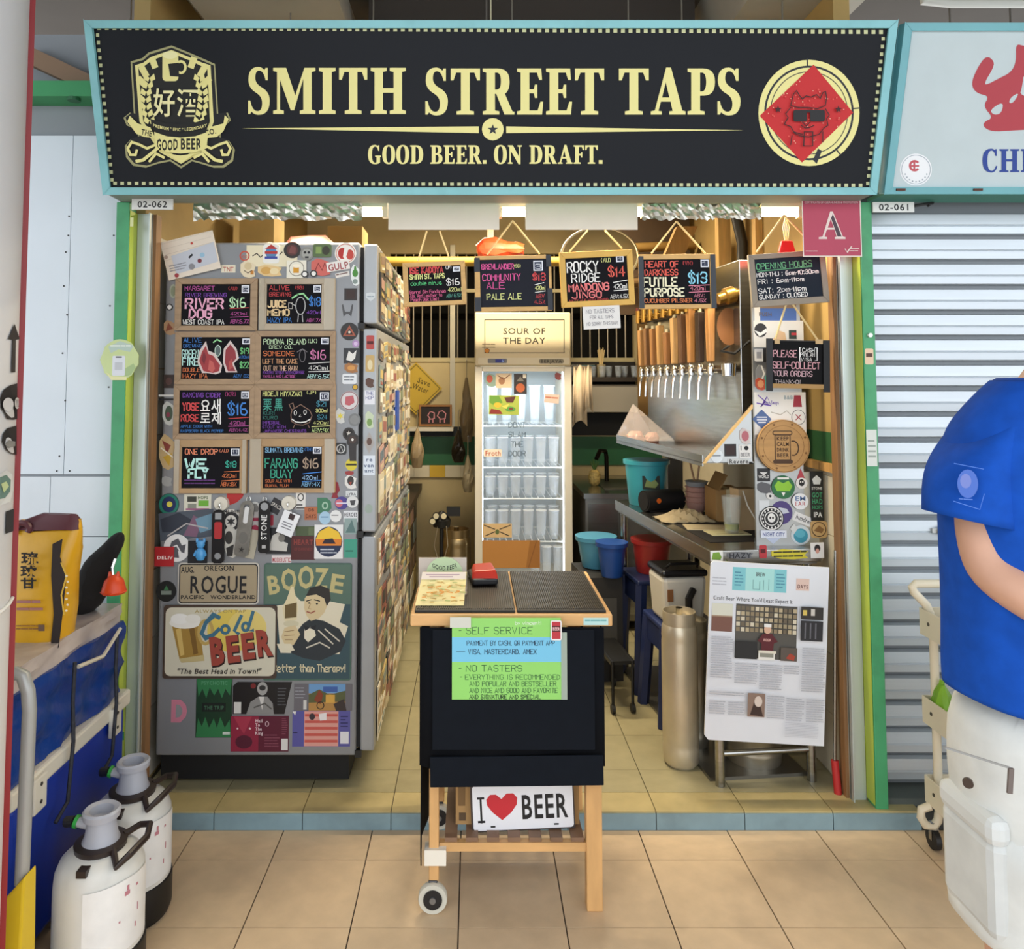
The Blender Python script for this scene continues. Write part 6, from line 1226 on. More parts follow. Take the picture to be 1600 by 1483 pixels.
tray_stick(1121, 713, 20, 21, 'o', '#dfe6ea', [('x', -7, -3, 7, 3, 4, '#8a9298')]); tray_stick(1143, 704, 19, 19, 'r', '#221a1a', [('r', -7, -7, 7, 7, '#33201f')]); tray_stick(1167, 706, 19, 21, 'r', '#e4e2de', [('t', 'I', -8, -2, 7, K_, 2), ('o', 2, -5, 3.6, 3.4, K_), ('t', 'BEER', -8, 8, 6, '#6a6a6e', 16)]); tray_stick(1167, 682, 18, 26, 's', '#d0c4c0', [('o', 0, 0, 6, 8, '#b86a74')]); tray_stick(1156, 722, 34, 8, 'r', '#c8cac8', [('t', 'Revere', -15, 3, 7, '#3a3a3c', 31)])
t = thing('cleaning_sponge', 'pinkish crumpled sponge lying in the far end of the drip tray', 'sponge', qw(.08, 1.0, tz + .006), (0, 0, QZ)); rr = random.Random(8)
for c_, w in (((-.03, 0, .022), .075), ((.045, -.03, .018), .06)):
    mb = MB(M('#d09a86', .9, noise=.2, scale=30, bump=.6, bscale=80)); mb.loft([[(c_[0] + w*.6*math.cos(2*PI*i/12)*rr.uniform(.8, 1.15)*s_, c_[1] + w*.5*math.sin(2*PI*i/12)*s_, c_[2] + z) for i in range(12)] for z, s_ in ((-.022, .8), (-.008, 1), (.01, 1), (.03, .6))]); mb.build('sponge', t, local=True)

# ---- things on the counter
def bucket(label, loc, r0, r1, h, col, name='bucket', rim=True, lab=None, n=28, group=None, rough=.35):
    t = thing(name, label, 'bucket', loc, group=group); m_ = M(col, rough)
    MB(m_).lathe([(.001, 0), (r0, 0), (r0 + .002, .004), (r1, h), (r1 - .004, h), (r0 - .002, .008), (.001, .008)], n=n).build('body', t, local=True, smooth=True)
    if rim: MB(m_).lathe([(r1, h - .02), (r1 + .007, h - .018), (r1 + .008, h + .002), (r1 - .003, h + .003)], n=n).build('rim', t, local=True, smooth=True)
    return t
bk = qw(.12, 1.05, ZC + .0005); t = bucket('turquoise plastic bucket at the far end of the counter', bk, .085, .108, .22, '#3fa8b8')
d = D(mpp(1.33), front=-.099); d.rect(-13, -10, 13, 10, '#26302c'); d.poly([(-10,6),(-6,-6),(4,-7),(11,2),(6,8)], '#8a9a5c'); o = d.build('label', t); o.location = (0, 0, .11); o.rotation_euler = (-.09, 0, 0)
t = qthing('portable_speaker', 'black cylindrical speaker with an orange mark on the counter', 'speaker', .13, .86, ZC, .25)
MB(M('#111113', .6)).cyl((-.10, 0, .05), (.10, 0, .05), .05, n=24).build('body', t, local=True, smooth=True); MB(M('#1d1d20', .4)).cyl((-.105, 0, .05), (-.10, 0, .05), .042, n=24).build('end_cap', t, local=True)
MB(M('#d8641f', .4)).cyl((-.05, -.049, .055), (-.05, -.052, .055), .012, n=12).build('mark', t, local=True); MB(M('#1d1d20', .5)).bb(-.08, .08, -.02, .02, 0, .012).build('foot', t, local=True)
def bowl(label, x, t_, z, r, col, h=.05): 
    o = thing('bowl', label, 'bowl', qw(x, t_, z)); MB(M(col, .4)).lathe([(.001, 0), (r*.5, 0), (r*.8, h*.4), (r, h), (r - .004, h), (r*.75, h*.45), (r*.45, .006), (.001, .006)], n=24).build('bowl', o, local=True, smooth=True)
    MB(M(col, .4)).lathe([(r - .005, h - .002), (r + .003, h), (r - .005, h + .003)], n=24).build('rim', o, local=True, smooth=True); return o
for k in range(5): bowl(f'dusky pink bowl, {ORD[k]} from the bottom of the stack behind the speaker' if k < 4 else 'grey bowl topmost of the stack behind the speaker', .27, .78, ZC + .001 + k*.024, .052, '#b08a80' if k < 4 else '#8d9296').__setitem__('group', 'stacked bowls on the counter')
for k, (dx, dy) in enumerate(((0, 0), (.012, .014))):
    t = thing('wooden_stirrer', ('long wooden stirrer standing in the stacked bowls, leaning to the left', 'long wooden stirrer standing in the stacked bowls, leaning to the right')[k], 'stirrer', qw(.265 + dx, .78 + dy, ZC + .128), (0, 0, QZ), 'stirrers in the bowls'); MB(wood('#b08a6a')).cyl((0, 0, 0), (-.03 + .05*k, .0, .13), .005, n=8).build('stick', t, local=True); MB(wood('#a0785a')).cyl((-.03 + .05*k, 0, .13), (-.034 + .057*k, 0, .15), .009, .007, n=8).build('tip', t, local=True)
t = qthing('grey_cloth', 'crumpled beige cloth heaped on the counter', 'cloth', .14, .60, ZC); rr = random.Random(6); mb = MB(M('#a89878', .9, noise=.1, scale=20)); nx = 14; V = []
for i in range(nx):
    for j in range(nx): u, v = i/(nx-1)-.5, j/(nx-1)-.5; V.append((u*.24, v*.16, .002 + max(0, .05*(1-(2*u)**2)*(1-(2*v)**2)*(.5 + .5*math.sin(i*1.7 + j*.9)) + rr.uniform(0, .008))))
o = mb.add(V, [(i*nx+j, (i+1)*nx+j, (i+1)*nx+j+1, i*nx+j+1) for i in range(nx-1) for j in range(nx-1)]).build('cloth', t, local=True, smooth=True); so = o.modifiers.new('t', 'SOLIDIFY'); so.thickness = .003
for k, (x, t_, w, h, col, lb) in enumerate(((.16, .42, .17, .12, '#c8b894', 'beige folded card lying near the beer glass'), (.20, .30, .16, .10, '#d8cfa0', 'printed beer mat under the clear glass'))):
    t = qthing('counter_card', lb, 'card', x, t_, ZC, .2*k - .2); MB(M(col, .6)).bb(-w/2, w/2, -h/2, h/2, 0, .004).build('card', t, local=True); d = D(1, fn=lambda a, b: (a, b)); MB(M('#8a7a4a', .6)).bb(-w*.35, w*.35, -h*.3, -h*.25, .004, .0045).build('print', t, local=True)
t = thing('pint_glass', 'clear pint glass with a little beer left near the counter edge', 'glass', qw(.22, .30, ZC + .0045)); MB(clear('#e8efe8', .22)).lathe([(.001, 0), (.028, 0), (.04, .145), (.037, .145), (.026, .008), (.001, .008)], n=20).build('glass', t, local=True, smooth=True); MB(M('#a8a83a', .2, alpha=.8)).lathe([(.001, .009), (.026, .009), (.0285, .035), (.001, .035)], n=20).build('beer', t, local=True, smooth=True)
t = qthing('paper_bag', 'worn kraft paper bag standing on the counter by the end plate', 'bag', .31, .38, ZC, .1); MB(M('#c8ab82', .8, noise=.1, scale=12, bump=.4, bscale=18)).box((0, 0, .085), (.085, .07, .17), taper=.9).build('bag', t, local=True); MB(M('#a88a62', .8)).box((0, 0, .168), (.07, .055, .006)).build('opening', t, local=True)
t = qthing('cardboard_box', 'brown carton on the counter behind the paper bag', 'box', .33, .62, ZC, -.1); MB(M('#a8824f', .75, noise=.08)).bb(-.06, .06, -.08, .08, 0, .14).build('carton', t, local=True); MB(M('#d8c8a0', .5)).bb(-.015, .015, -.081, .081, .02, .141).build('tape', t, local=True); MB(M('#8a6a3c', .75)).box((-.03, -.01, .17), (.008, .15, .08), (0, .5, 0)).build('flap', t, local=True)
t = qthing('receipt_printer', 'small white device with a looped cable at the counter end', 'device', .345, .20, ZC, .1); MB(M('#c8c4ba', .4)).bb(-.035, .04, -.05, .05, 0, .10).build('body', t, local=True, bevel=.006); MB(BLACK).bb(-.02, .03, -.051, -.045, .06, .09).build('slot', t, local=True)
t = qthing('white_cable', 'thin white cable looping over the counter', 'cable', .30, .24, ZC); MB(M('#dcd6c8', .5)).tube([(-.03, .06, .17), (-.04, 0, .12), (-.02, -.04, .06), (.02, -.06, .01), (.03, -.10, .005), (-.005, -.09, .005)], .003, 6).build('cable', t, local=True, smooth=True); MB(M('#b8b2a4', .5)).bb(-.015, .0, -.10, -.08, 0, .012).build('plug', t, local=True)
t = qthing('rubber_mat', 'dark rubber mat covering the middle of the counter', 'mat', .19, .36, ZC); MB(M('#1b1714', .8)).bb(-.13, .2, -.22, .44, .0002, .0012).build('mat', t, local=True); MB(M('#2a231d', .8)).bb(-.13, .2, -.22, -.21, .0012, .002).build('edge', t, local=True)

# ---- under the counter
KM = M('#a8a294', .35, .85, noise=.15, scale=5)
def qkeg(label, x, t_, r, h, mat=KM): 
    p = qw(x, t_, .06); return keg(label, p.x, p.y, r, h, mat)
qkeg('tall pale steel keg beside the counter front leg', -.045, .20, .068, .575, M('#d6cbb4', .35, .6, noise=.1))
qkeg('wide steel keg under the counter behind the crossbar', .24, .19, .105, .50); qkeg('steel keg half hidden behind the counter front leg', .06, .33, .06, .50)
def stool(label, x, t_, col, h=.44, w=.28):
    t = qthing('plastic_stool', label, 'stool', x, t_, .06); m_ = M(col, .45)
    MB(m_).box((0, 0, h - .012), (w, w, .024)).build('seat', t, local=True, bevel=.008)
    for sx in (-1, 1):
        for sy in (-1, 1):
            a, b = Vector((sx*(w/2 - .025), sy*(w/2 - .025), h - .02)), Vector((sx*(w/2), sy*(w/2), 0)); MB(m_).cyl(b, a, .026, .03, n=6).build('leg', t, local=True)
    for sx in (-1, 1): MB(m_).bb(sx*(w/2 - .015) - .006, sx*(w/2 - .015) + .006, -w/2 + .02, w/2 - .02, h - .12, h - .03).build('apron', t, local=True)
    return t
stool('navy plastic stool under the white lidded bin', .12, .62, '#1c2c5c', .42, .26)
stool('navy plastic stool under the counter carrying the red bucket', .14, .98, '#16244c', .52, .28)
# white bin with black swing lid on the stool
t = qthing('lidded_bin', 'white bin with a black lid standing on a navy stool', 'bin', .10, .60, .06 + .421); m_ = M('#dcd6c8', .4)
MB(m_).box((0, 0, .10), (.20, .20, .20), taper=.88).build('body', t, local=True, bevel=.02); MB(M('#17171a', .3)).box((0, 0, .215), (.205, .205, .03)).build('lid', t, local=True, bevel=.012); MB(M('#17171a', .3)).tube([(-.07, -.06, .235), (-.06, -.085, .255), (.06, -.085, .255), (.07, -.06, .235)], .006, 8).build('handle', t, local=True); MB(M('#17171a', .3)).tube([(.03, -.11, .15), (.0, -.135, .12), (.0, -.135, .06), (.03, -.11, .03)], .016, 8).build('tap_handle', t, local=True, smooth=True); MB(M('#8a5a34', .5)).bb(-.08, -.055, -.102, -.098, .10, .15).build('label', t, local=True)
b1 = qw(.07, 1.02, .06 + .521); bucket('red plastic bucket under the counter', b1 + Vector((.06, .0, 0)), .075, .095, .16, '#a8302c', group='buckets below the counter')
b2 = qw(-.10, 1.10, .06); t = qthing('crate', 'dark crate under the counter carrying the blue tubs', 'crate', -.115, 1.16, .06); MB(M('#2a2826', .6)).bb(-.09, .09, -.16, .16, 0, .50).build('body', t, local=True); MB(M('#3a3836', .6)).bb(-.092, -.088, -.13, .13, .30, .42).build('handle_panel', t, local=True); MB(M('#4a4844', .6)).bb(-.06, .06, -.163, -.158, .1, .4).build('front_panel', t, local=True)
bucket('light blue plastic tub under the far end of the counter', qw(-.10, 1.21, .565), .07, .10, .155, '#4f94b4', name='tub', group='buckets below the counter'); bucket('dark blue plastic bucket in front of the light blue tub', qw(-.075, 1.01, .565), .05, .072, .165, '#1f4a94', group='buckets below the counter')
t = qthing('crate_trolley', 'low black wire trolley under the far end of the counter', 'trolley', -.14, .80, .06); 
for x in (-.04, .05): MB(BLACK).tube([(x, -.15, .03), (x, -.15, .22), (x, .15, .22), (x, .15, .03)], .007, 8).build('frame', t, local=True)
MB(BLACK).bb(-.05, .06, -.15, .15, .21, .225).build('deck', t, local=True)
for y in (-.15, .15):
    for x in (-.04, .05): MB(M('#1a1a1a', .5)).cyl((x - .008, y, .02), (x + .008, y, .02), .02, n=14).build('wheel', t, local=True)
t = qthing('broom_handle', 'thin metal pole with a red grip leaning in the front corner', 'pole', .425, -.055, .06); MB(STEEL).cyl((0, 0, .10), (.02, -.005, .85), .006, n=8).build('pole', t, local=True); MB(M('#b82a2c', .4)).cyl((.002, -.012, 0), (0, 0, .11), .013, n=12).build('grip', t, local=True, smooth=True)
# newspaper page board leaning on the counter front
t = thing('newspaper_board', 'large laminated newspaper page about craft beer leaning on the steel counter', 'poster', at(1197, 1021, .165), (0, .055, 0)); m = mpp(.165)
MB(M('#dfe2e8', .35, noise=.02)).prism([(x*m, -y*m) for x, y in ((-90, -131), (-86, -135), (92, -135), (92, 133), (-84, 133), (-90, 126))], -.003, .003).build('sheet', t, local=True)
d = D(m, front=-.003)
d.rect(-56, -128, 27, -93, '#7fc4cc'); d.rect(-36, -128, 8, -93, '#a8dcd8'); d.sans('BREW', -20, -116, 6, '#3a3a3a', 14); d.scrawl(-52, -122, -40, -98, 3, '#4a8aa0'); d.scrawl(12, -122, 24, -98, 3, '#4a8aa0'); d.lines([[(-24,-110),(-24,-96),(-14,-96),(-14,-108)],[(-8,-110),(-8,-96)],[(0,-112),(0,-96)]], 1, '#7aa8a8')
d.rect(42, -116, 62, -98, '#dcc0b4'); d.sans('DAYS', 44, -101, 6, '#5a2a24', 16); d.scrawl(-86, -112, -66, -96, 3, '#b8bac2')
d.serif('C', -84, -77, 6, '#34353a', 4); d.sans('raft Beer Where You\'d Least Expect It', -79, -77, 6.5, '#34353a', 116, bold=.0)
d.rect(-86, -72, -54, -30, '#a89078'); d.rect(-86, -52, -54, -30, '#7a5448'); d.rect(-86, -72, -54, -54, '#d8d8c8')
d.rect(-49, -73, 45, 8, '#55524c')
rr = random.Random(12)
for i in range(13):
    for j in range(5): d.rect(-48 + i*7.1, -70 + j*8 , -42.5 + i*7.1, -64 + j*8, rr.choice(['#b8a888', '#8d7d62', '#d2c8b0', '#6d6250', '#a09274']))
d.rect(-49, -18, -16, 8, '#232324'); d.rect(20, -12, 45, 8, '#5a5048'); d.ell(-1, -38, 5.5, 7, '#d8b094'); d.rect(-6.5, -46, 4.5, -41, '#e8e8e4'); d.poly([(-16,-20),(-8,-31),(6,-31),(15,-20),(9,-17),(8,-4),(-10,-4),(-10,-17)], '#5a1c24'); d.sans('BEER', -7, -20, 4, '#d8a8a0', 12); d.rect(-14, -6, 13, -2, '#e0dac8'); d.rect(-14, -2, 11, 8, '#e8e6de'); d.rect(-12, -2, 9, 4, '#8d8d80'); d.poly([(28,4),(34,-4),(42,0),(40,7)], '#a8402c')
d.rect(49, -75, 83, -56, '#2f2c2a'); d.rect(52, -70, 58, -62, '#d8c060'); d.rect(64, -72, 70, -62, '#d0ccc4'); d.rect(49, -54, 83, -24, '#26262a'); d.lines([[(56,-50),(56,-28)],[(64,-50),(64,-28)],[(72,-50),(72,-28)]], 2, '#6a6a72')
for (x0, x1, y0, y1) in ((-86,-54,-24,40),(-49,-15,14,46),(-11,22,14,52),(26,48,14,28),(53,88,-14,52),(-86,-34,58,66),(-86,-62,72,92),(-57,-33,72,92),(2,27,60,96),(31,57,62,98),(61,88,62,98)): d.scrawl(x0, y0, x1, y1, 2.2, '#a9acb6')
d.rect(-28, 58, -2, 93, '#8a7264'); d.poly([(-24,90),(-18,70),(-8,78),(-4,92)], '#3a2620'); d.ell(-12, 70, 6, 8, '#d8c8bc'); d.scrawl(30, 98, 80, 120, 1.4, '#c4c7d0')
d.build('print', t)
# wire legs that hang the poster from the counter
for x in (-60, 60): MB(STEEL).tube([(x*m, .003, 120*m), (x*m, .012, 128*m), (x*m, .04, 134*m)], .003, 6).build('hook', t, local=True)

# ---- sink and shelf at the back right
sk = thing('sink_unit', 'stainless steel sink cabinet at the back right corner', 'sink', (.98, 2.35, .06))
MB(STEELD).bb(.66, 1.30, 1.95, 2.83, .12, .83).build('cabinet', sk); MB(STEEL).bb(.65, 1.31, 1.94, 2.84, .83, .86).build('top', sk); MB(M('#6d6a62', .4, .8)).bb(.80, 1.2, 2.1, 2.6, .861, .864).build('basin', sk)
MB(STEEL).bb(.675, .85, 1.944, 1.95, .16, .80).build('door', sk); MB(STEEL).bb(.86, 1.1, 1.944, 1.95, .16, .80).build('door', sk)
fa = at(948, 755, 2.5); MB(M('#2a2622', .3, .7)).tube([(fa.x, 2.5, .86), (fa.x, 2.5, 1.02), (fa.x - .01, 2.48, 1.06), (fa.x - .06, 2.4, 1.07), (fa.x - .09, 2.36, 1.02)], .014, 10).build('faucet', sk, smooth=True)
p = at(929, 745, 2.3); t = thing('pineapple', 'small pineapple-shaped yellowish ornament beside the sink tap', 'ornament', (p.x, 2.3, .86))
MB(M('#b8a060', .6, noise=.3, scale=60, bump=.8, bscale=60)).lathe([(.02, 0), (.035, .02), (.04, .05), (.034, .085), (.015, .10)], n=14).build('fruit', t, local=True, smooth=True)
for k in range(7): a = k*.9; MB(M('#4a6a34', .6)).cyl((0, 0, .095), (.03*math.cos(a), .03*math.sin(a), .15 + .01*(k % 3)), .007, .001, n=5).build('leaf', t, local=True)
gp = at(905, 625, 2.6); t = thing('wall_cabinet', 'plain grey wall cabinet below the glass shelf at the back', 'cabinet', (.85, 2.7, 1.31)); MB(M('#9c9484', .5, noise=.05)).bb(.62, 1.15, 2.6, 2.84, 1.31, 1.50).build('body', t, bevel=.003); MB(M('#b8b0a0', .5)).bb(.615, 1.16, 2.595, 2.6, 1.315, 1.495).build('door', t)
s_ = thing('glass_shelf', 'dark wall shelf of upturned glassware over the grey cabinet', 'shelf', (.85, 2.7, 1.52)); MB(M('#3a3128', .5)).bb(.62, 1.15, 2.56, 2.84, 1.52, 1.55).build('board', s_); MB(M('#241f1a', .6)).bb(.62, 1.15, 2.83, 2.845, 1.50, 1.66).build('back_rail', s_)
for k in range(9): beer_glass(f'small clear glass on the dark wall shelf, {ORD[k]} from the cooler', .66 + k*.055, 2.62 + .06*(k % 2), 1.55, 'glassware on the back shelf', .7, .8)
p = at(943, 545, 2.62); t = thing('straw_jar', 'jar of pale wooden sticks on the dark glass shelf', 'jar', (p.x, 2.72, 1.55)); MB(clear('#d8c8a0', .4)).lathe([(.001, 0), (.03, 0), (.032, .09), (.028, .09), (.026, .006), (.001, .006)], n=16).build('jar', t, local=True, smooth=True)
for k in range(7): MB(M('#d8bf8a', .6)).cyl((0, 0, .01), (.006*(k-3)*1.3, .004*(k % 3), .19 + .008*(k % 3)), .0035, n=5).build('stick', t, local=True)

# ================================================================ wooden serving cart in front of the stall
YK = -.335; mk = mpp(YK)                       # front plane of the cart
BIRCH = M('#d0a26a', .5, noise=.12, scale=4, stretch=(6, 6, 1.5)); BIRCHX = M('#d6a76e', .5, noise=.12, scale=4, stretch=(1.5, 6, 6))
CLOTHK = M('#0b0e14', .9, noise=.08, scale=30, spec=.15)
kx0, kx1 = at(641, 968, YK).x, at(957, 968, YK).x; kzt = at(0, 960, YK).z; kzb = at(0, 979, YK).z
kt = thing('serving_cart', 'small birch kitchen cart draped in black cloth standing before the stall', 'cart', ((kx0+kx1)/2, YK + .25, 0))
MB(BIRCHX).bb(kx0, kx1, YK, YK + .50, kzb, kzt).build('top', kt, bevel=.004)
lx0, lx1 = at(663, 1300, YK).x + .012, at(943, 1300, YK).x; wl_ = .046
for (x, y, z0) in ((lx1 - wl_, YK + .02, 0), (lx1 - wl_, YK + .43, 0), (lx0, YK + .02, .085), (lx0, YK + .43, .085)):
    g = MB(BIRCH).bb(x, x + wl_ * (1 if z0 == 0 else .62), y, y + .04, z0, kzb).build('leg', kt, bevel=.003)
for y in (YK + .03, YK + .44):
    x = lx0 + .012
    cs = MB(M('#4a4a4c', .35, .6)).bb(x - .013, x + .013, y - .013, y + .013, .04, .088).build('caster', kt, bevel=.003)
    MB(M('#c9c6b8', .5)).lathe([(.022, -.011), (.040, -.011), (.042, -.006), (.042, .006), (.040, .011), (.022, .011)], n=28, T=Matrix.Translation((x, y - .012, .042)) @ Matrix.Rotation(PI/2, 4, 'X')).build('tyre', cs, smooth=True)
    MB(M('#1c1c1e', .4)).cyl((x, y - .026, .042), (x, y + .002, .042), .027, n=24).build('hub', cs, smooth=True); MB(M('#8d8d8d', .3, .7)).cyl((x, y - .03, .042), (x, y - .025, .042), .009, n=14).build('axle', cs)
z_s = at(0, 1334, YK).z
for y in (YK + .03, YK + .44): MB(BIRCHX).bb(lx0 + .03, lx1 - wl_ + .002, y, y + .022, z_s - .012, z_s + .012).build('rail', kt)
for k in range(7):
    x = lx0 + .045 + k * (lx1 - lx0 - .12) / 6.2
    MB(M('#7d604a', .6, noise=.15)).bb(x, x + .036, YK + .035, YK + .46, z_s + .012, z_s + .024).build('slat', kt)
MB(M('#e8e2d4', .5)).bb(lx0 - .012, lx0 + .05, YK + .008, YK + .05, .135, .178).build('tape_wrap', kt)
# black cloth: front sheet, side drapes, hem fold
zf1 = at(0, 1208, YK - .012).z
def drape(x0, x1, y0, y1, z0, z1, n, name, amp=.005, seed=1):
    rr = random.Random(seed); V = []
    for i in range(n + 1):
        u = i/n; w = amp*math.sin(u*7 + seed) + rr.uniform(-amp, amp)*.4
        V += [(x0 + (x1-x0)*u + (w if x0 == x1 else 0), y0 + (y1-y0)*u + (0 if x0 == x1 else w), z1), (x0 + (x1-x0)*u + (1.8*w if x0 == x1 else 0), y0 + (y1-y0)*u + (0 if x0 == x1 else 1.8*w), z0 + rr.uniform(-.004, .004))]
    o = MB(CLOTHK).add(V, [(2*i, 2*i+2, 2*i+3, 2*i+1) for i in range(n)]).build(name, kt, smooth=True); so = o.modifiers.new('t', 'SOLIDIFY'); so.thickness = .003; return o
xa, xb = at(656, 1100, YK).x, at(944, 1100, YK).x
drape(xa, xb, YK - .006, YK - .006, zf1 + .012, kzb - .001, 16, 'front_cloth', .004, 2)
drape(xa + .004, xa + .004, YK, YK + .46, at(0, 1325, YK).z - .05, kzb - .001, 10, 'side_cloth', .004, 3); drape(xb - .004, xb - .004, YK, YK + .46, zf1 + .01, kzb - .001, 10, 'side_cloth', .004, 4)
a, b = at(672, 1192, YK - .016), at(943, 1228, YK - .016)
o = MB(M('#10151d', .85, noise=.08, scale=30, spec=.15)).box(((a.x+b.x)/2, YK - .018, (a.z+b.z)/2 + .01), (b.x - a.x, .006, a.z - b.z + .02), (0, -.012, 0)).build('hem_fold', kt, bevel=.002)
a, b = at(676, 985, YK - .02), at(930, 1172, YK - .02); MB(M('#0e131b', .8, noise=.08, scale=26, spec=.15)).bb(a.x, b.x, YK - .0185, YK - .0165, b.z, a.z).build('cloth_panel', kt)
o = stick(kt, 931, 971, 38, 11, 'r', '#b8dcd8', [('x', -16, -4, 16, 4, 4, '#6aa8a8')], Y=YK)
# the notice taped on the front
tn = thing('self_service_notice', 'green and blue handwritten SELF SERVICE notice taped on the cart front', 'notice', at(793, 1030, YK - .021)); m = mpp(YK - .021)
MB(M('#8fd06a', .5, noise=.03)).bb(-85*m, 82*m, -.001, .0005, -60*m, 62*m).build('sheet', tn, local=True)
d = D(m, front=-.001); d.rect(-85, -33, 82, 4, '#74bfe0'); G_ = '#3f7040'; B2 = '#23405c'
d.hand('- SELF SERVICE', -74, -38, 10, G_, 112, .11); d.hand('PAYMENT BY CASH, QR PAYMENT APP', -62, -21, 6.5, B2, 134, .15); d.hand('-', -76, -8, 7, B2, 9); d.hand('VISA, MASTERCARD, AMEX', -60, -8, 7, B2, 104, .15)
d.hand('- NO TASTERS', -74, 18, 9, G_, 96, .11); d.hand('- EVERYTHING IS RECOMMENDED', -72, 30, 7, G_, 152, .12); d.hand('AND POPULAR AND BESTSELLER', -58, 40, 7, G_, 132, .12); d.hand('AND NICE AND GOOD AND FAVORITE', -58, 50, 7, G_, 134, .12); d.hand('AND SIGNATURE AND SPECIAL', -58, 59, 6, '#24402a', 108, .14); d.hand('by vincent!', 12, -52, 5, '#e8f4e0', 40, .14)
d.build('lettering', tn)
MB(M('#9aa89c', .5)).bb(82*m, 91*m, -.002, .0005, -60*m, 40*m).build('sleeve_edge', tn, local=True)
MB(M('#d8d8cc', .4, alpha=.85)).bb(-88*m, -56*m, -.0062, -.0052, 48*m, 64*m).build('tape', tn, local=True)
o = stick(tn, 869, 985, 17, 30, 'R', '#eae6e2', [('r', -6.5, -13, 6.5, 13, '#b8323c'), ('r', -6.5, -7, 6.5, 2, '#5c141c'), ('t', 'BEER', -5.5, 0, 5, '#e8c0c0', 11)], Y=YK - .026)
# things on the cart top
kz = kzt
def tray_mat(label, x0, x1, y0, y1):
    t = thing('ridged_mat', label, 'mat', ((x0+x1)/2, (y0+y1)/2, kz + .0005)); w, h = x1-x0, y1-y0
    MB(M('#15120f', .5)).bb(-w/2, w/2, -h/2, h/2, 0, .008).build('base', t, local=True, bevel=.002)
    n = int(w/.0062); r_ = MB(M('#2c231b', .4))
    for k in range(n): x = -w/2 + .008 + k*(w-.016)/(n-1); r_.bb(x - .0014, x + .0014, -h/2 + .008, h/2 - .008, .008, .0115)
    o = r_.build('ridges', t, local=True); o['kind'] = 'stuff'
mx = at(803, 930, -.2).x
tray_mat('black ridged rubber bar mat on the cart below the card reader', kx0 + .012, mx - .003, YK + .012, YK + .47); tray_mat('black ridged rubber bar mat on the cart, free of things', mx + .003, kx1 - .016, YK + .012, YK + .47)
bp = at(754, 900, -.02); t = thing('card_reader', 'red-topped black handheld device lying on the cart mat', 'device', (bp.x, YK + .33, kz + .0125), (0, 0, .12))
MB(M('#141416', .4)).bb(-.042, .042, -.07, .07, 0, .022).build('base', t, local=True, bevel=.006); MB(M('#c8301f', .4)).add([(-.044, -.06, .018), (.044, -.07, .018), (.046, .07, .018), (-.03, .075, .018), (-.036, -.045, .042), (.038, -.05, .046), (.038, .055, .046), (-.024, .06, .042)], [(0, 3, 2, 1), (4, 5, 6, 7), (0, 1, 5, 4), (1, 2, 6, 5), (2, 3, 7, 6), (3, 0, 4, 7)]).build('cover', t, local=True, bevel=.006)
lp = at(692, 930, -.2); t = thing('menu_leaflet', 'pale yellow printed leaflet propped on the cart corner', 'leaflet', (at(690, 930, YK + .05).x, YK + .045, kz + .0125), (-.95, 0, 0)); m = mpp(-.28)
hl = .125
MB(M('#e6d69a', .6, noise=.08, scale=30)).add([(-.078, 0, 0), (.066, 0, 0), (.074, .0, hl), (-.062, 0, hl)], [(0, 1, 2, 3)]).build('sheet', t, local=True).modifiers.new('t', 'SOLIDIFY').thickness = .002
d = D(1, fn=lambda x, y: (x, y), front=-.0012); rr = random.Random(21)
d.poly([(-.064, hl-.002), (.072, hl-.002), (.070, hl-.03), (-.066, hl-.03)], '#ded2c8'); d.lines([[(-.05, hl-.012), (.05, hl-.012)], [(-.04, hl-.02), (.03, hl-.02)]], .004, '#a88a9a')
for k in range(60): x, y = rr.uniform(-.062, .056), rr.uniform(.01, .09); L = rr.uniform(.006, .016); d.line([(x, y), (x + L, y + rr.uniform(-.004, .004))], .0035, rr.choice(['#c8a860', '#d8903c', '#efe6b0', '#b89858', '#a8b070']))
d.build('print', t)
t = thing('card_stand', 'clear stand with a round GOOD BEER disc behind the leaflet on the cart', 'stand', (at(692, 893, YK + .16).x, YK + .19, kz + .0125)); m = mpp(YK + .19)
MB(M('#d8ccc0', .4, alpha=.7)).bb(-38*m, 36*m, 0, .003, 0, 52*m).build('backing', t, local=True)
MB(M('#bccfa4', .5)).prism([(28*m*math.cos(2*PI*i/32) + 2*m, 28*m + 25*m*math.sin(2*PI*i/32)) for i in range(32)], -.004, 0).build('disc', t, local=True); 
d = D(m, front=-.0042); d.sans('GOOD BEER', -17, -38, 7, '#2c3a26', 38, arc=-5); d.rect(-30, -22, -8, -8, '#3a3028'); d.rect(4, -23, 26, -9, '#3a3028'); d.lines([[(-28,-20),(-10,-20)],[(6,-21),(24,-21)]], 1, '#8a7a60'); d.build('print', t)
MB(M('#cbbfae', .4)).bb(-38*m, 36*m, -.035, .035, 0, .004).build('foot', t, local=True)
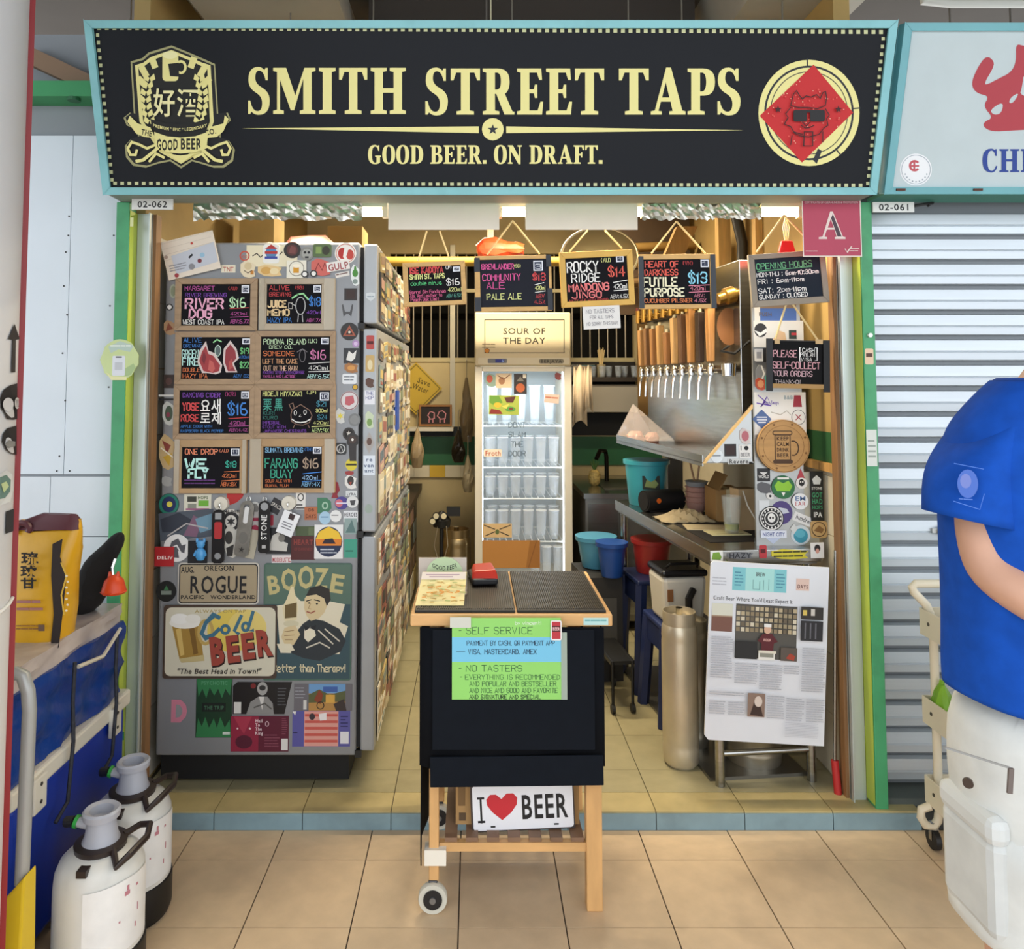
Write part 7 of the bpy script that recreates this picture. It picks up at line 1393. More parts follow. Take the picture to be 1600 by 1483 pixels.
# boxes and the I love BEER plate on the cart's lower shelf
zs = z_s + .0245
bx0 = at(712, 1260, YK + .1).x
t = thing('carton', 'brown carton on the cart shelf behind the I heart BEER plate', 'box', (bx0 + .1, YK + .22, zs)); bxb = at(905, 1260, YK + .1).x
MB(M('#b08a58', .75, noise=.06)).bb(bx0, bxb, YK + .10, YK + .36, zs, zs + .15).build('box', t); MB(M('#7d5f3a', .7)).bb(bx0 + .008, bx0 + .028, YK + .098, YK + .1, zs + .055, zs + .12).build('print', t); MB(M('#5a4630', .7)).bb(bx0 + .010, bx0 + .030, YK + .098, YK + .1, zs + .012, zs + .034).build('label', t)
cpl = at(817, 1260, YK + .07); t = thing('licence_plate', 'white plate reading I heart BEER on the cart shelf', 'plate', cpl, (.05, -.045, 0)); m = mpp(YK + .07)
MB(M('#4a4444', .4, .4)).bb(-79*m, 78*m, -.0012, .002, -36*m, 37*m).build('plate', t, local=True)
d = D(m, front=-.0012); d.rrect(-76, -34, 76, 34, 5, '#e2e4ea'); d.sans('I', -66, 21, 37, '#1b1b1e', 4, bold=.03); d.rect(-69, -17, -58, -13.5, '#1b1b1e'); d.rect(-69, 18.5, -58, 22, '#1b1b1e')
d.poly([(-32,19),(-46,7),(-54,-4),(-55,-13),(-49,-20),(-40,-20),(-32,-13),(-24,-21),(-14,-21),(-8,-14),(-9,-4),(-18,8)], '#c02a34'); d.sans('BEER', -3, 18, 37, '#1b1b1e', 71, bold=.02); d.rect(-50, 27, -43, 29.5, '#2a2a2a'); d.rect(46, 27, 53, 29.5, '#2a2a2a'); d.build('print', t)
MB(STEEL).cyl((0, .002, -.03), (0, .03, -.03), .004, n=8).build('bracket', t, local=True)

# ================================================================ white column with a red stripe at the left edge
YCOL = -.95
cr = -1.268 + .25
col = struct(MB(M('#d9d9da', .5, noise=.04, scale=2)).lathe([(.25, 0), (.25, 3.2)], (cr - .25, YCOL, 0), 96).build('column', smooth=True), 'round white column with a narrow red edge stripe')
MB(M('#8f1f24', .45)).box((-1.054 + .0045, -.821 + .0027, 1.6), (.012, .03, 3.2), (0, 0, math.radians(31.1))).build('red_stripe', col)
def col_decal(name, polys):
    """polys: (list of photo points, colour); each point is cast on to the column surface"""
    mb = MB(); k = 0
    for pts, c_ in polys:
        k += 1; R = .2525 + k*.0006; P3 = []
        for px, py in pts:
            dv = ray(px, py); ox, oy = CAM.x - (cr - .25), CAM.y - YCOL
            A = dv.x**2 + dv.y**2; B = 2*(ox*dv.x + oy*dv.y); Cc = ox*ox + oy*oy - R*R; dd = B*B - 4*A*Cc
            tt = (-B - math.sqrt(max(dd, 0)))/(2*A); P3.append(CAM + dv*tt)
        tri = tessellate_polygon([[Vector((a, -b, 0)) for a, b in pts]]); mb.use(M(c_, .5)); mb.add(P3, [orient(t_, [(a, -b) for a, b in pts], 1) for t_ in tri])
    o = mb.build(name, col); return o
EL = lambda cx, cy, rx, ry, n=20: [(cx + rx*math.cos(2*PI*i/n), cy + ry*math.sin(2*PI*i/n)) for i in range(n)]
col_decal('arrow_mark', [([(23,506),(31,530),(25,531),(24,582),(18,582),(20,531),(13,530)], '#15151a')])
col_decal('skull_mark', [([(27,599),(27,655),(20,656),(11,655),(8,648),(1,637),(0,622),(6,609),(16,602)], '#15151a'), (EL(13, 632, 8.5, 10.5), '#d9d9da'), (EL(27, 630, 4, 9), '#d9d9da')])
col_decal('round_mark', [([(26,665),(26,711),(17,709),(9,703),(3,690),(5,678),(12,669)], '#15151a'), ([(8,695),(14,688),(24,690),(24,697),(14,700)], '#8d8d8a')])
col_decal('sticker', [([(0,741),(10,735),(19,741),(21,765),(16,784),(0,790)], '#dfe2e0'), ([(0,746),(10,742),(17,750),(16,768),(8,778),(0,780)], '#6a8a80'), ([(2,756),(10,752),(14,760),(6,770)], '#c8d8a0')])
col_decal('black_tag', [([(10,799),(22,795),(21,830),(9,834)], '#26262a')])
q = at(10, 965, YCOL); MB(M('#e6e6e2', .5)).tube([(cr - .25 + .254*math.cos(a), YCOL + .254*math.sin(a), q.z + .01*math.sin(a*2)) for a in [i*2*PI/40 for i in range(40)]], .004, 6, closed=True).build('cable_tie', col)

# ================================================================ blue cooler box and what is heaped on it
XB = -1.15; BLUE = M('#1536a0', .4, noise=.06, scale=8)
far = at_x(205, 1075, XB); y_f = far.y; z_r = far.z
cb = thing('cooler_box', 'large blue cooler box with a white rim and latches at the column', 'cooler box', (XB - .3, y_f - .33, 0))
MB(BLUE).bb(XB - .6, XB - .012, y_f - .65, y_f - .01, .03, z_r - .045).build('body', cb, bevel=.02)
MB(M('#e2dccc', .4)).bb(XB - .62, XB, y_f - .66, y_f, z_r - .05, z_r).build('rim', cb, bevel=.008)
for y in (y_f - .12, y_f - .55):
    MB(M('#e2dccc', .4)).bb(XB - .004, XB + .012, y - .03, y + .03, z_r - .10, z_r - .01).build('latch', cb, bevel=.004)
    for dz in (-.03, -.075): MB(M('#3a3530', .5)).cyl((XB + .012, y, z_r + dz), (XB + .014, y, z_r + dz), .005, n=10).build('latch_pin', cb)
for y in (y_f - .1, y_f - .55): MB(BLACK).bb(XB - .58, XB - .03, y - .04, y + .04, 0, .03).build('foot', cb)
# tarpaulin-wrapped crate on the box
z_t = at_x(190, 945, XB - .015).z
tp = thing('tarp_bundle', 'blue tarpaulin bundle tied with cord on top of the cooler box', 'bundle', (XB - .3, y_f - .33, z_r)); rr = random.Random(2)
def rumple(mat, x, y0, y1, z0, z1, nx, nz, amp, name, par, back=.5):
    V = []; k = nz + 1
    for i in range(nx + 1):
        for j in range(nz + 1):
            u, v = i/nx, j/nz; V.append((x + amp*(math.sin(v*13 + u*9) + math.sin(u*17 - v*5 + 1))*.5 + rr.uniform(-amp, amp)*.35, y0 + (y1-y0)*u, z0 + (z1-z0)*v))
    n0 = len(V); V += [(x - back, y0, z0), (x - back, y1, z0), (x - back, y1, z1), (x - back, y0, z1)]
    f = [(i*k+j, (i+1)*k+j, (i+1)*k+j+1, i*k+j+1) for i in range(nx) for j in range(nz)]
    f += [tuple([j for j in range(nz, -1, -1)] + [n0, n0+3]), tuple([nx*k + j for j in range(nz + 1)] + [n0+2, n0+1]), tuple([i*k + nz for i in range(nx + 1)] + [n0+2, n0+3]), tuple([i*k for i in range(nx, -1, -1)] + [n0, n0+1]), (n0, n0+1, n0+2, n0+3)]
    return MB(mat).add(V, f).build(name, par, smooth=True)
z_m = z_r + (z_t - z_r)*.80
rumple(M('#103a86', .28, noise=.08, scale=9, bump=.5, bscale=14), XB - .02, y_f - .65, y_f - .03, z_r + .002, z_m, 26, 12, .012, 'tarpaulin', tp)
rumple(M('#c2b6b0', .2, noise=.12, scale=14, alpha=.9), XB - .024, y_f - .645, y_f - .035, z_m, z_t, 20, 4, .006, 'clear_wrap', tp)
for y in (y_f - .12, y_f - .38):
    pts = [(XB + .004, y, z_m - .01), (XB + .006, y - .01, (z_r + z_m)/2), (XB + .016, y - .02, z_r + .01), (XB + .020, y - .05, z_r - .14), (XB + .014, y - .1, z_r - .17)]
    MB(M('#2a2c34', .7, noise=.4, scale=90)).tube(pts, .0055, 6).build('cord', tp, smooth=True)
MB(M('#d8d0bc', .6)).tube([(XB + .004, y_f - .10, z_m - .005), (XB + .008, y_f - .22, z_m - .05), (XB + .004, y_f - .36, z_m - .03)], .006, 6).build('pale_cord', tp, smooth=True)
# yellow snack bag on top
yb_, zb_ = y_f - .45, z_t
pA = at_x(30, 1028, XB - .05)
yg = thing('snack_bag', 'large yellow snack bag with black Chinese lettering on the tarpaulin bundle', 'bag', (at(78, 1000, y_f - .35).x, y_f - .35, z_t + .0)); yb2 = y_f - .35; m = mpp(yb2); c0 = Vector(ORIG[yg.name])
def bagpt(px, py, dy=0): p = at(px, py, yb2 + dy); return p - c0
YG = M('#d8a31f', .35, noise=.06, scale=14, bump=.35, bscale=9); 
def bagloop(y, xl, xr, dep, n=18, fl=1.0):
    out = []
    for i in range(n):
        a = 2*PI*i/n; ca, sa = math.cos(a), math.sin(a); sg_ = lambda v: math.copysign(abs(v)**.6, v)
        p = bagpt((xl+xr)/2 + (xr-xl)/2*sg_(ca), y); out.append((p.x + rr.uniform(-.003, .003), dep*sg_(sa), max(p.z + rr.uniform(-.003, .003), .0)))
    return out
zoff = bagpt(70, 1028).z
MB(YG).loft([bagloop(y, a, b, dp) for y, a, b, dp in ((1028, 26, 104, .05), (1005, 22, 108, .07), (950, 24, 112, .075), (900, 26, 116, .07), (860, 28, 124, .055), (830, 28, 128, .03), (812, 30, 127, .012))]).build('bag', yg, local=True, smooth=True)
MB(M('#5a2c34', .4)).loft([bagloop(y, a, b, dp) for y, a, b, dp in ((826, 30, 126, .033), (814, 34, 126, .02), (803, 62, 120, .012))]).build('folded_top', yg, local=True, smooth=True)
MB(M('#5a2c34', .4)).tube([bagpt(34 + 12*math.cos(a), 826 - 9*math.sin(a), -.03) for a in [i*PI/7 - .6 for i in range(11)]], .009, 8).build('rolled_corner', yg, local=True, smooth=True)
d = D(m, front=-.079); X = lambda px: px - 0
bfn = lambda px, py: (lambda p: (p.x, p.z))(bagpt(px, py, -.079)); d = D(fn=bfn, front=-.0795)
d.sans('琉', 33, 880, 15, '#1c1612', 27, bold=.03); d.sans('球', 32, 900, 14, '#1c1612', 26, bold=.03); d.sans('甘', 32, 918, 13, '#1c1612', 25, bold=.03)
d.scrawl(28, 936, 72, 962, 7, '#a8706a'); d.scrawl(26, 976, 68, 986, 3, '#8a5a2c'); d.rect(60, 976, 70, 986, '#6a5040'); d.build('print', yg)
bfn2 = lambda px, py: (lambda p: (p.x, p.z))(bagpt(px, py, -.072)); d = D(fn=bfn2, front=-.0722)
d.poly([(82,850),(98,842),(94,870),(104,900),(98,960),(92,1012),(78,1020),(84,960),(80,900)], '#241816'); d.line([(96,880),(104,900),(96,930),(100,960)], 2.5, '#d8b040')
for k in range(7): d.ell(104 + 2*(k % 2), 900 + k*9, 2.2, 1.8, '#e8dcc0', 8)
d.build('dark_stripe', yg)
# black cap with an orange charm
yc_ = y_f - .12
hb = thing('black_cap', 'black fabric cap with a small orange figure hanging, behind the yellow bag', 'cap', (at(158, 930, yc_).x, yc_, z_t)); c1 = Vector(ORIG[hb.name])
cp = lambda px, py, dy=0: tuple(at(px, py, yc_ + dy) - c1)
BK = M('#0e0e10', .9, noise=.1, scale=30)
front = [(110, 966), (120, 925), (128, 890), (140, 872), (158, 858), (170, 842), (182, 836), (189, 840), (188, 856), (178, 872), (170, 900), (166, 930), (150, 952)]
mb = MB(BK); n = len(front); cxm, cym = 150, 905; ring0 = [cp(cxm + (x-cxm)*1.15, cym + (y-cym)*1.08, -.05) for x, y in front]
ring1 = [cp(cxm + (x-cxm)*1.22, cym + (y-cym)*1.12, 0) for x, y in front]; ring2 = [cp(cxm + (x-cxm)*1.05, cym + (y-cym)*1.0, .06) for x, y in front]; ringf = [cp(cxm + (x-cxm)*.85, cym + (y-cym)*.85, -.075) for x, y in front]
mb.loft([ringf, ring0, ring1, ring2]).build('cap', hb, local=True, smooth=True, sub=1)
cc = Vector(cp(178, 918, -.10)); MB(M('#d8481c', .45)).lathe([(.036, -.012), (.034, 0), (.028, .022), (.014, .036), (.0, .04)], n=16, T=Matrix.Translation(cc)).build('charm', hb, local=True, smooth=True)
MB(M('#d8481c', .45)).lathe([(.0, -.016), (.034, -.018), (.040, -.012), (.034, -.008)], n=9, T=Matrix.Translation(cc)).build('charm_brim', hb, local=True); 
for dx in (-.012, .01): MB(M('#d8481c', .45)).cyl(cc + Vector((dx, 0, .034)), cc + Vector((dx*1.2, 0, .048)), .008, .003, n=8).build('charm_ear', hb, local=True)
MB(CHROME).tube([tuple(cc + Vector((-.004, 0, .038))), tuple(cc + Vector((-.006, 0, .06))), tuple(cc + Vector((-.002, .01, .085)))], .004, 6).build('chain', hb, local=True)
# hand truck pole beside the column
pt_ = [at(26, 1052, -.74), at(36, 1056, -.74), at(44, 1080, -.74), at(46, 1110, -.74), at(34, 1380, -.74)]
ht = thing('hand_truck', 'grey bent tube of a hand truck with a yellow foot beside the cooler box', 'hand truck', (pt_[-1].x, -.74, 0))
MB(M('#a9aba8', .4, .3)).tube([pt_[0] + Vector((-.06, 0, .0))] + pt_, .0155, 12).build('tube', ht, smooth=True)
f_ = pt_[-1]; MB(M('#d8b81f', .45)).add([(f_.x - .03, -.78, 0), (f_.x + .018, -.78, 0), (f_.x + .018, -.70, 0), (f_.x - .03, -.70, 0), (f_.x - .025, -.765, f_.z - .02), (f_.x + .02, -.765, f_.z + .03), (f_.x + .02, -.715, f_.z + .03), (f_.x - .025, -.715, f_.z - .02)], [(0, 3, 2, 1), (4, 5, 6, 7), (0, 1, 5, 4), (1, 2, 6, 5), (2, 3, 7, 6), (3, 0, 4, 7)]).build('yellow_foot', ht, bevel=.005)
MB(M('#1d1d1e', .5)).lathe([(.02, -.02), (.05, -.018), (.052, .018), (.02, .02)], n=24, T=Matrix.Translation((f_.x - .06, -.69, .052)) @ Matrix.Rotation(PI/2, 4, 'X')).build('wheel', ht, smooth=True)

# ================================================================ two plastic beer kegs
def pet_keg(label, x, y, rz):
    t = thing('plastic_keg', label, 'keg', (x, y, 0), (0, 0, rz), 'plastic beer kegs'); s = .108; WB = M('#d3d2cc', .35, noise=.05, scale=9, dirt=('#a8a59c', 8, .4))
    MB(M('#0c0c0d', .5)).lathe([(.085, 0), (.105, .002), (.112, .02), (.112, .10), (.108, .104)], n=36).build('base_cup', t, local=True, smooth=True)
    MB(WB).lathe([(.107, .08), (.108, .10), (.108, .25), (.105, .285), (.095, .31), (.075, .328), (.05, .335), (.03, .337)], n=40).build('body', t, local=True, smooth=True)
    G_ = M('#a9abb4', .4)
    MB(G_).lathe([(.046, .333), (.047, .345), (.040, .36), (.036, .385), (.034, .40), (.044, .405), (.046, .42), (.041, .425), (.030, .421), (.028, .40), (.001, .398)], n=24).build('neck', t, local=True, smooth=True)
    MB(M('#2a1f1c', .4)).lathe([(.048, .334), (.062, .332), (.064, .345), (.05, .348)], n=28).build('collar', t, local=True, smooth=True)
    hp = [(.045, -.03, .34), (.075, -.075, .325), (.10, -.06, .345), (.118, 0, .355), (.10, .06, .352), (.07, .07, .345), (.045, .03, .342)]
    MB(M('#2a1f1c', .4)).tube(hp, .0085, 8).build('handle', t, local=True, smooth=True)
    MB(M('#2a1f1c', .4)).bb(-.012, .012, -.10, -.055, .312, .328).build('clip', t, local=True)
    MB(G_).cyl((-.03, .0, .385), (-.06, .0, .39), .014, .012, n=12).build('outlet', t, local=True); MB(M('#2c9a3f', .4)).cyl((-.06, 0, .39), (-.068, 0, .392), .016, n=12).build('green_ring', t, local=True); MB(M('#1c1c1c', .5)).cyl((-.068, 0, .392), (-.095, .01, .385), .013, n=12).build('hose_end', t, local=True)
    # curved paper label
    lb = MB(M('#e2e2e0', .5, noise=.05, scale=20)); k = 14; V = []
    for i in range(k + 1): a = math.radians(-85 + 100*i/k); V += [(.1088*math.cos(a), .1088*math.sin(a), .115), (.1088*math.cos(a), .1088*math.sin(a), .285 - .012*abs(i-k/2)/k)]
    lb.add(V, [(2*i, 2*i+2, 2*i+3, 2*i+1) for i in range(k)]); lb = lb.build('label', t, local=True, smooth=True)
    d = MB(M('#b87a84', .6))
    for a, z, w, h in ((-30, .25, .014, .010), (-29, .262, .006, .012), (-14, .255, .006, .006), (-40, .19, .004, .005), (-16, .16, .003, .012), (-12, .20, .003, .018)):
        a = math.radians(a); p = Vector((.1095*math.cos(a), .1095*math.sin(a), z)); d.box(p, (.0006, w, h), (0, 0, a))
    d = d.build('label_print', t, local=True); d['kind'] = 'stuff'
    return t
kb = at_z(203, 1425, 0); kf = at(138, 1330, -.64)
pet_keg('white plastic keg with black base, standing farther back by the step', kb.x, kb.y, .0); pet_keg('white plastic keg with black base, nearest the camera, cut by the frame', kf.x - .005, kb.y - .25, math.radians(0))

# ================================================================ clutter high up behind the boards
t = thing('pink_bag', 'pink plastic bag lying on top of the refrigerator', 'bag', (at(487, 372, .45).x, .45, 2.04)); rr = random.Random(31)
MB(M('#d88a80', .4)).loft([[(x + rr.uniform(-.008, .008), .09*s_*math.sin(2*PI*i/10)*.9, max(.001, .03*s_ + .033*s_*math.cos(2*PI*i/10)*rr.uniform(.8, 1.2))) for i in range(10)] for x, s_ in ((-.11, .3), (-.07, .9), (0, 1.1), (.06, 1.0), (.10, .4))]).build('bag', t, local=True, smooth=True)
MB(M('#c87a70', .4)).box((.115, 0, .012), (.04, .03, .012), (0, .2, 0)).build('tied_end', t, local=True)
t = thing('white_bag', 'folded white paper on top of the refrigerator', 'paper', (at(424, 374, .5).x, .5, 2.04))
MB(M('#e6e0d2', .6)).loft([[(x, .06*math.sin(2*PI*i/8)*s_, max(.001, .025*s_ + .025*s_*math.cos(2*PI*i/8))) for i in range(8)] for x, s_ in ((-.07, .3), (0, 1.0), (.07, .3))]).build('paper', t, local=True)
MB(M('#d8d0be', .6)).box((.03, -.02, .03), (.06, .05, .004), (0, .3, 0)).build('flap', t, local=True)
for lb, px0, px1, h, Y, c_ in (('cream carton standing on the refrigerator beneath the foil strip', 374, 428, .16, 1.0, '#d8b87c'), ('brown carton standing on the refrigerator beside the roof brace', 512, 566, .12, 1.1, '#b08a50')):
    a, b = at(px0, 350, Y).x, at(px1, 350, Y).x; t = thing('carton', lb, 'box', ((a+b)/2, Y, 2.04)); w = b-a
    MB(M(c_, .7, noise=.08)).bb(-w/2, w/2, 0, .2, 0, h + .12).build('box', t, local=True); MB(M('#c8a060', .5)).bb(-w/2 - .001, w/2 + .001, -.001, .001, h*.55, h*.62).build('tape', t, local=True)
p = at(265, 350, .5); t = thing('wooden_paddle', 'pale wooden paddle hanging above the refrigerator corner', 'paddle', (p.x, .5, p.z))
MB(wood('#dba75c')).prism([(-.03, -.10), (.03, -.10), (.04, -.05), (.04, .04), (.028, .09), (.012, .12), (.012, .2), (-.012, .2), (-.012, .12), (-.028, .09), (-.04, .04), (-.04, -.05)], -.008, .008).build('blade', t, local=True, bevel=.002)
MB(ROPE).cyl((0, 0, .2), (0, 0, 3.2 - p.z), .002, n=6).build('string', t, local=True)

# small things on the posts
t = thing('round_sticker_sign', 'pale green round card with a phone picture stuck across the left post', 'sticker', at(187, 562, .096)); m = mpp(.096)
MB(M('#c9d89a', .5, noise=.05)).prism([((29 + 1.5*math.sin(i*1.9))*m*math.cos(2*PI*i/28), 32*m*math.sin(2*PI*i/28)) for i in range(28)], -.0015, .0015).build('card', t, local=True)
d = D(m, front=-.0015); d.poly([(-18,-20),(0,-29),(22,-22),(16,-12),(-2,-16),(-14,-10)], '#b8ccc0'); d.scrawl(-14, -24, 16, -16, 4, '#e6eee4'); d.rrect(-11, -6, 9, 25, 2, '#dfe3ea'); d.rrect(-6, -5, 4, -3, 1, '#2a2a2e'); d.rect(-7, 4, 5, 16, '#c4c8ce'); d.poly([(9,14),(22,6),(26,12),(18,24),(9,26)], '#a8c08a'); d.poly([(-20,20),(-12,26),(12,27),(12,32),(-12,32)], '#e8e6b0'); d.build('print', t)
stick(pR, 1358, 557, 13, 25, 'R', '#e8c8a8', [('r', -5, -5, 5, 1, '#5a3a2c')], Y=.1); stick(pR, 1362, 700, 16, 56, 'r', '#d8dcd4', [('x', -5, -14, 5, 16, 5, '#9aa49a')], Y=.1); stick(pL, 206, 347, 5, 14, 'r', '#d8dca0', Y=.1); stick(pL, 189, 1150, 10, 12, 'r', '#4f9a68', Y=.1)
t = tag(MB(M('#22201e', .6)).tube([at(1428, 322, .11), at(1445, 319, .12), at(1458, 318, .13), at(1450, 321, .12)], .006, 6).build('cable_scrap'), 'short dark cable scrap beside the 02-061 plate', 'cable')

# ================================================================ white utility trolley beyond the person
WT = M('#e2d8bf', .4, noise=.03)
XT = at(1462, 1100, -.02).x
ut = thing('utility_trolley', 'cream three-tier metal trolley half hidden by the person', 'trolley', (XT + .22, -.16, 0))
def zt_at(py): return at(0, py, -.02).z
zt0, zt2, zt3, zt4 = zt_at(912), zt_at(1265), zt_at(1300), .05
for y in (-.02, -.30):
    top = zt0
    MB(WT).tube([(XT + .03, y + .0, top), (XT - .055, y, top), (XT - .066, y, top - .012), (XT - .06, y, top - .028), (XT - .02, y, top - .07), (XT, y, top - .12), (XT, y, .12), (XT - .005, y, .09), (XT - .02, y, .072), (XT - .045, y, .075), (XT - .06, y, .10), (XT - .058, y, .125), (XT - .03, y, .135)], .0135, 10).build('end_tube', ut, smooth=True)
    MB(WT).cyl((XT + .44, y, .07), (XT + .44, y, top - .05), .0135, n=12).build('end_tube', ut, smooth=True)
    for x in (XT - .02, XT + .42):
        w = MB(M('#17171a', .5)).cyl((x - .009, y, .032), (x + .009, y, .032), .032, n=20).build('wheel', ut, smooth=True); MB(STEEL).bb(x - .012, x + .012, y - .008, y + .008, .03, .085).build('wheel_fork', ut)
for py0 in (952, 1090, 1215):
    z1 = zt_at(py0); z0 = z1 - .085
    tr_ = MB(WT).bb(XT - .03, XT + .46, -.31, .0, z0, z0 + .004).build('tray', ut)
    MB(WT).bb(XT - .033, XT - .029, -.31, .0, z0, z1).build('tray_end', tr_); MB(WT).bb(XT + .457, XT + .461, -.31, .0, z0, z1).build('tray_end', tr_); MB(WT).bb(XT - .03, XT + .46, -.314, -.31, z0, z1).build('tray_side', tr_); MB(WT).bb(XT - .03, XT + .46, -.002, .002, z0, z1).build('tray_side', tr_)
    for dz in (.02,): MB(M('#4a4238', .5)).cyl((XT + .0, -.316, z1 - dz - .02), (XT + .0, -.312, z1 - dz - .02), .006, n=10).build('bolt', tr_); MB(M('#4a4238', .5)).cyl((XT - .035, -.05, z1 - .04), (XT - .031, -.05, z1 - .04), .006, n=10).build('bolt', tr_)
rr = random.Random(17)
def lump(name, label, cat, x, y, z, rx, ry, h, col, seed=0):
    q_ = random.Random(seed); t = thing(name, label, cat, (x, y, z)); n = 11
    MB(M(col, .45, noise=.1, scale=14)).loft([[(rx*s_*math.cos(2*PI*i/n)*q_.uniform(.75, 1.2), ry*s_*math.sin(2*PI*i/n)*q_.uniform(.8, 1.15), h*u) for i in range(n)] for u, s_ in ((0, .6), (.2, .95), (.5, 1), (.8, .7), (1, .25))]).build('bulk', t, local=True)
    MB(M(col, .5)).box((0, 0, h + .006), (rx*.5, ry*.2, .014), (0, .3, .4)).build('twisted_end', t, local=True)
lump('paper_bag', 'crumpled brown paper bag in the top tray of the trolley', 'bag', XT + .05, -.12, zt_at(952) - .08, .05, .05, .12, '#8a7458', 1); lump('green_bag', 'bright green plastic bag in the middle tray of the trolley', 'bag', XT + .005, -.05, zt_at(1090) - .08, .03, .045, .135, '#7fb02a', 2); lump('blue_bag', 'bright blue plastic bag in the lowest tray of the trolley', 'bag', XT + .05, -.14, zt_at(1215) - .08, .035, .04, .13, '#2458b0', 3); lump('dark_bag', 'dark brown bag beside the green one in the trolley', 'bag', XT + .10, -.14, zt_at(1090) - .08, .05, .05, .17, '#2c2220', 4)

# ================================================================ the person at the right edge
YP = -1.16
def pp(px, py, dy=0.0): return at(px, py, YP + dy)
px_c = 1655; Xc = pp(px_c, 700).x
pe = thing('person', 'person in a blue T-shirt and pale cargo shorts, cut off by the photo edge', 'person', (Xc, YP, 0))
# body: one skinned figure
J = {}; E_ = []
def j(n, p, r, par=None): J[n] = (Vector(p), r); (E_.append((par, n)) if par else None)
j('pelvis', (Xc, YP, .93), (.15, .11)); j('waist', (Xc, YP, 1.08), (.145, .10), 'pelvis'); j('chest', (Xc, YP, 1.30), (.16, .11), 'waist'); j('collar', (Xc + .005, YP + .01, 1.45), (.10, .07), 'chest'); j('nape', (Xc + .005, YP + .0, 1.50), (.115, .09), 'collar'); j('neck', (Xc + .04, YP + .01, 1.56), (.078, .074), 'nape'); j('skull_base', (Xc + .07, YP + .01, 1.615), (.074, .08), 'neck'); j('jaw', (Xc + .08, YP - .05, 1.605), (.048, .04), 'skull_base'); j('head', (Xc + .085, YP - .005, 1.69), (.082, .105), 'skull_base'); j('crown', (Xc + .085, YP + .0, 1.755), (.06, .075), 'head')
el = pp(1541, 888, -.05); wr_ = pp(1675, 985, -.17); sh_ = pp(1548, 682, .0)
for s, nm in ((1, 'l'), (-1, 'r')):
    f = (lambda v: Vector(v)) if s == 1 else (lambda v: Vector((2*Xc - v[0], v[1], v[2])))
    j('sh'+nm, f(sh_), (.045, .045), 'collar'); j('ua'+nm, f(pp(1530, 780, -.02)), (.048, .048), 'sh'+nm); j('el'+nm, f(el), (.042, .042), 'ua'+nm); j('fa'+nm, f(el.lerp(wr_, .4)), (.042, .042), 'el'+nm); j('wr'+nm, f(wr_), (.026, .022), 'fa'+nm)
    dv = (wr_ - el).normalized(); pm = wr_ + dv*.06 + Vector((0, 0, .012)); j('pa'+nm, f(pm), (.032, .016), 'wr'+nm)
    side = dv.cross(Vector((0, 0, 1))).normalized(); upv = Vector((0, 0, 1))
    for q_, (o_, L_) in enumerate(((.030, .055), (.010, .065), (-.010, .06), (-.028, .045))):
        b_ = pm + dv*.035 + upv*o_; k1 = b_ + dv*L_*.6; k2 = k1 + (dv*.3 - side*.7*(-1)).normalized()*L_*.45
        j(f'f{q_}a{nm}', f(b_), (.009, .009), 'pa'+nm); j(f'f{q_}b{nm}', f(k1), (.0085, .0085), f'f{q_}a{nm}'); j(f'f{q_}c{nm}', f(k2), (.0075, .0075), f'f{q_}b{nm}')
    th0 = pm - dv*.02 + upv*.035; j('t0'+nm, f(th0), (.011, .011), 'pa'+nm); j('t1'+nm, f(th0 + upv*.022 + dv*.03), (.0095, .0095), 't0'+nm); j('t2'+nm, f(th0 + upv*.03 + dv*.055), (.008, .008), 't1'+nm)
    hx = Xc - s*.095; j('hip'+nm, (hx, YP, .86), (.09, .09), 'pelvis'); j('kn'+nm, (hx - s*.015, YP - .01, .48), (.058, .06), 'hip'+nm); j('cf'+nm, (hx - s*.015, YP + .015, .34), (.055, .06), 'kn'+nm); j('an'+nm, (hx - s*.015, YP + .02, .085), (.036, .04), 'cf'+nm); j('he'+nm, (hx - s*.015, YP + .035, .045), (.035, .04), 'an'+nm); j('toe'+nm, (hx - s*.035, YP - .13, .03), (.04, .028), 'he'+nm)
names = list(J); me = bpy.data.meshes.new('body'); me.from_pydata([tuple(J[n][0] - Vector((Xc, YP, 0))) for n in names], [(names.index(a), names.index(b)) for a, b in E_], [])
SKIN = M('#c99a80', .5, noise=.05, scale=18); me.materials.append(SKIN)
bo = link('body', me, pe); sk_ = bo.modifiers.new('skin', 'SKIN'); sk_.use_smooth_shade = True; sk_.branch_smoothing = .6
if not me.skin_vertices: bpy.context.view_layer.objects.active = bo
for i, n in enumerate(names):
    sv = me.skin_vertices[0].data[i]; sv.radius = J[n][1] if isinstance(J[n][1], tuple) else (J[n][1],)*2; sv.use_root = (n == 'pelvis')
ss = bo.modifiers.new('sub', 'SUBSURF'); ss.levels = 2; ss.render_levels = 2
hc = Vector((.085, -.005, 1.69))
MB(M('#1c1613', .7, noise=.2, scale=40)).lathe([(.080, -.02), (.086, .02), (.080, .06), (.055, .088), (.0, .098)], n=22, sy=1.2, T=Matrix.Translation(hc + Vector((0, .018, .012))) @ Matrix.Rotation(-.22, 4, 'X')).build('hair', pe, local=True, smooth=True)
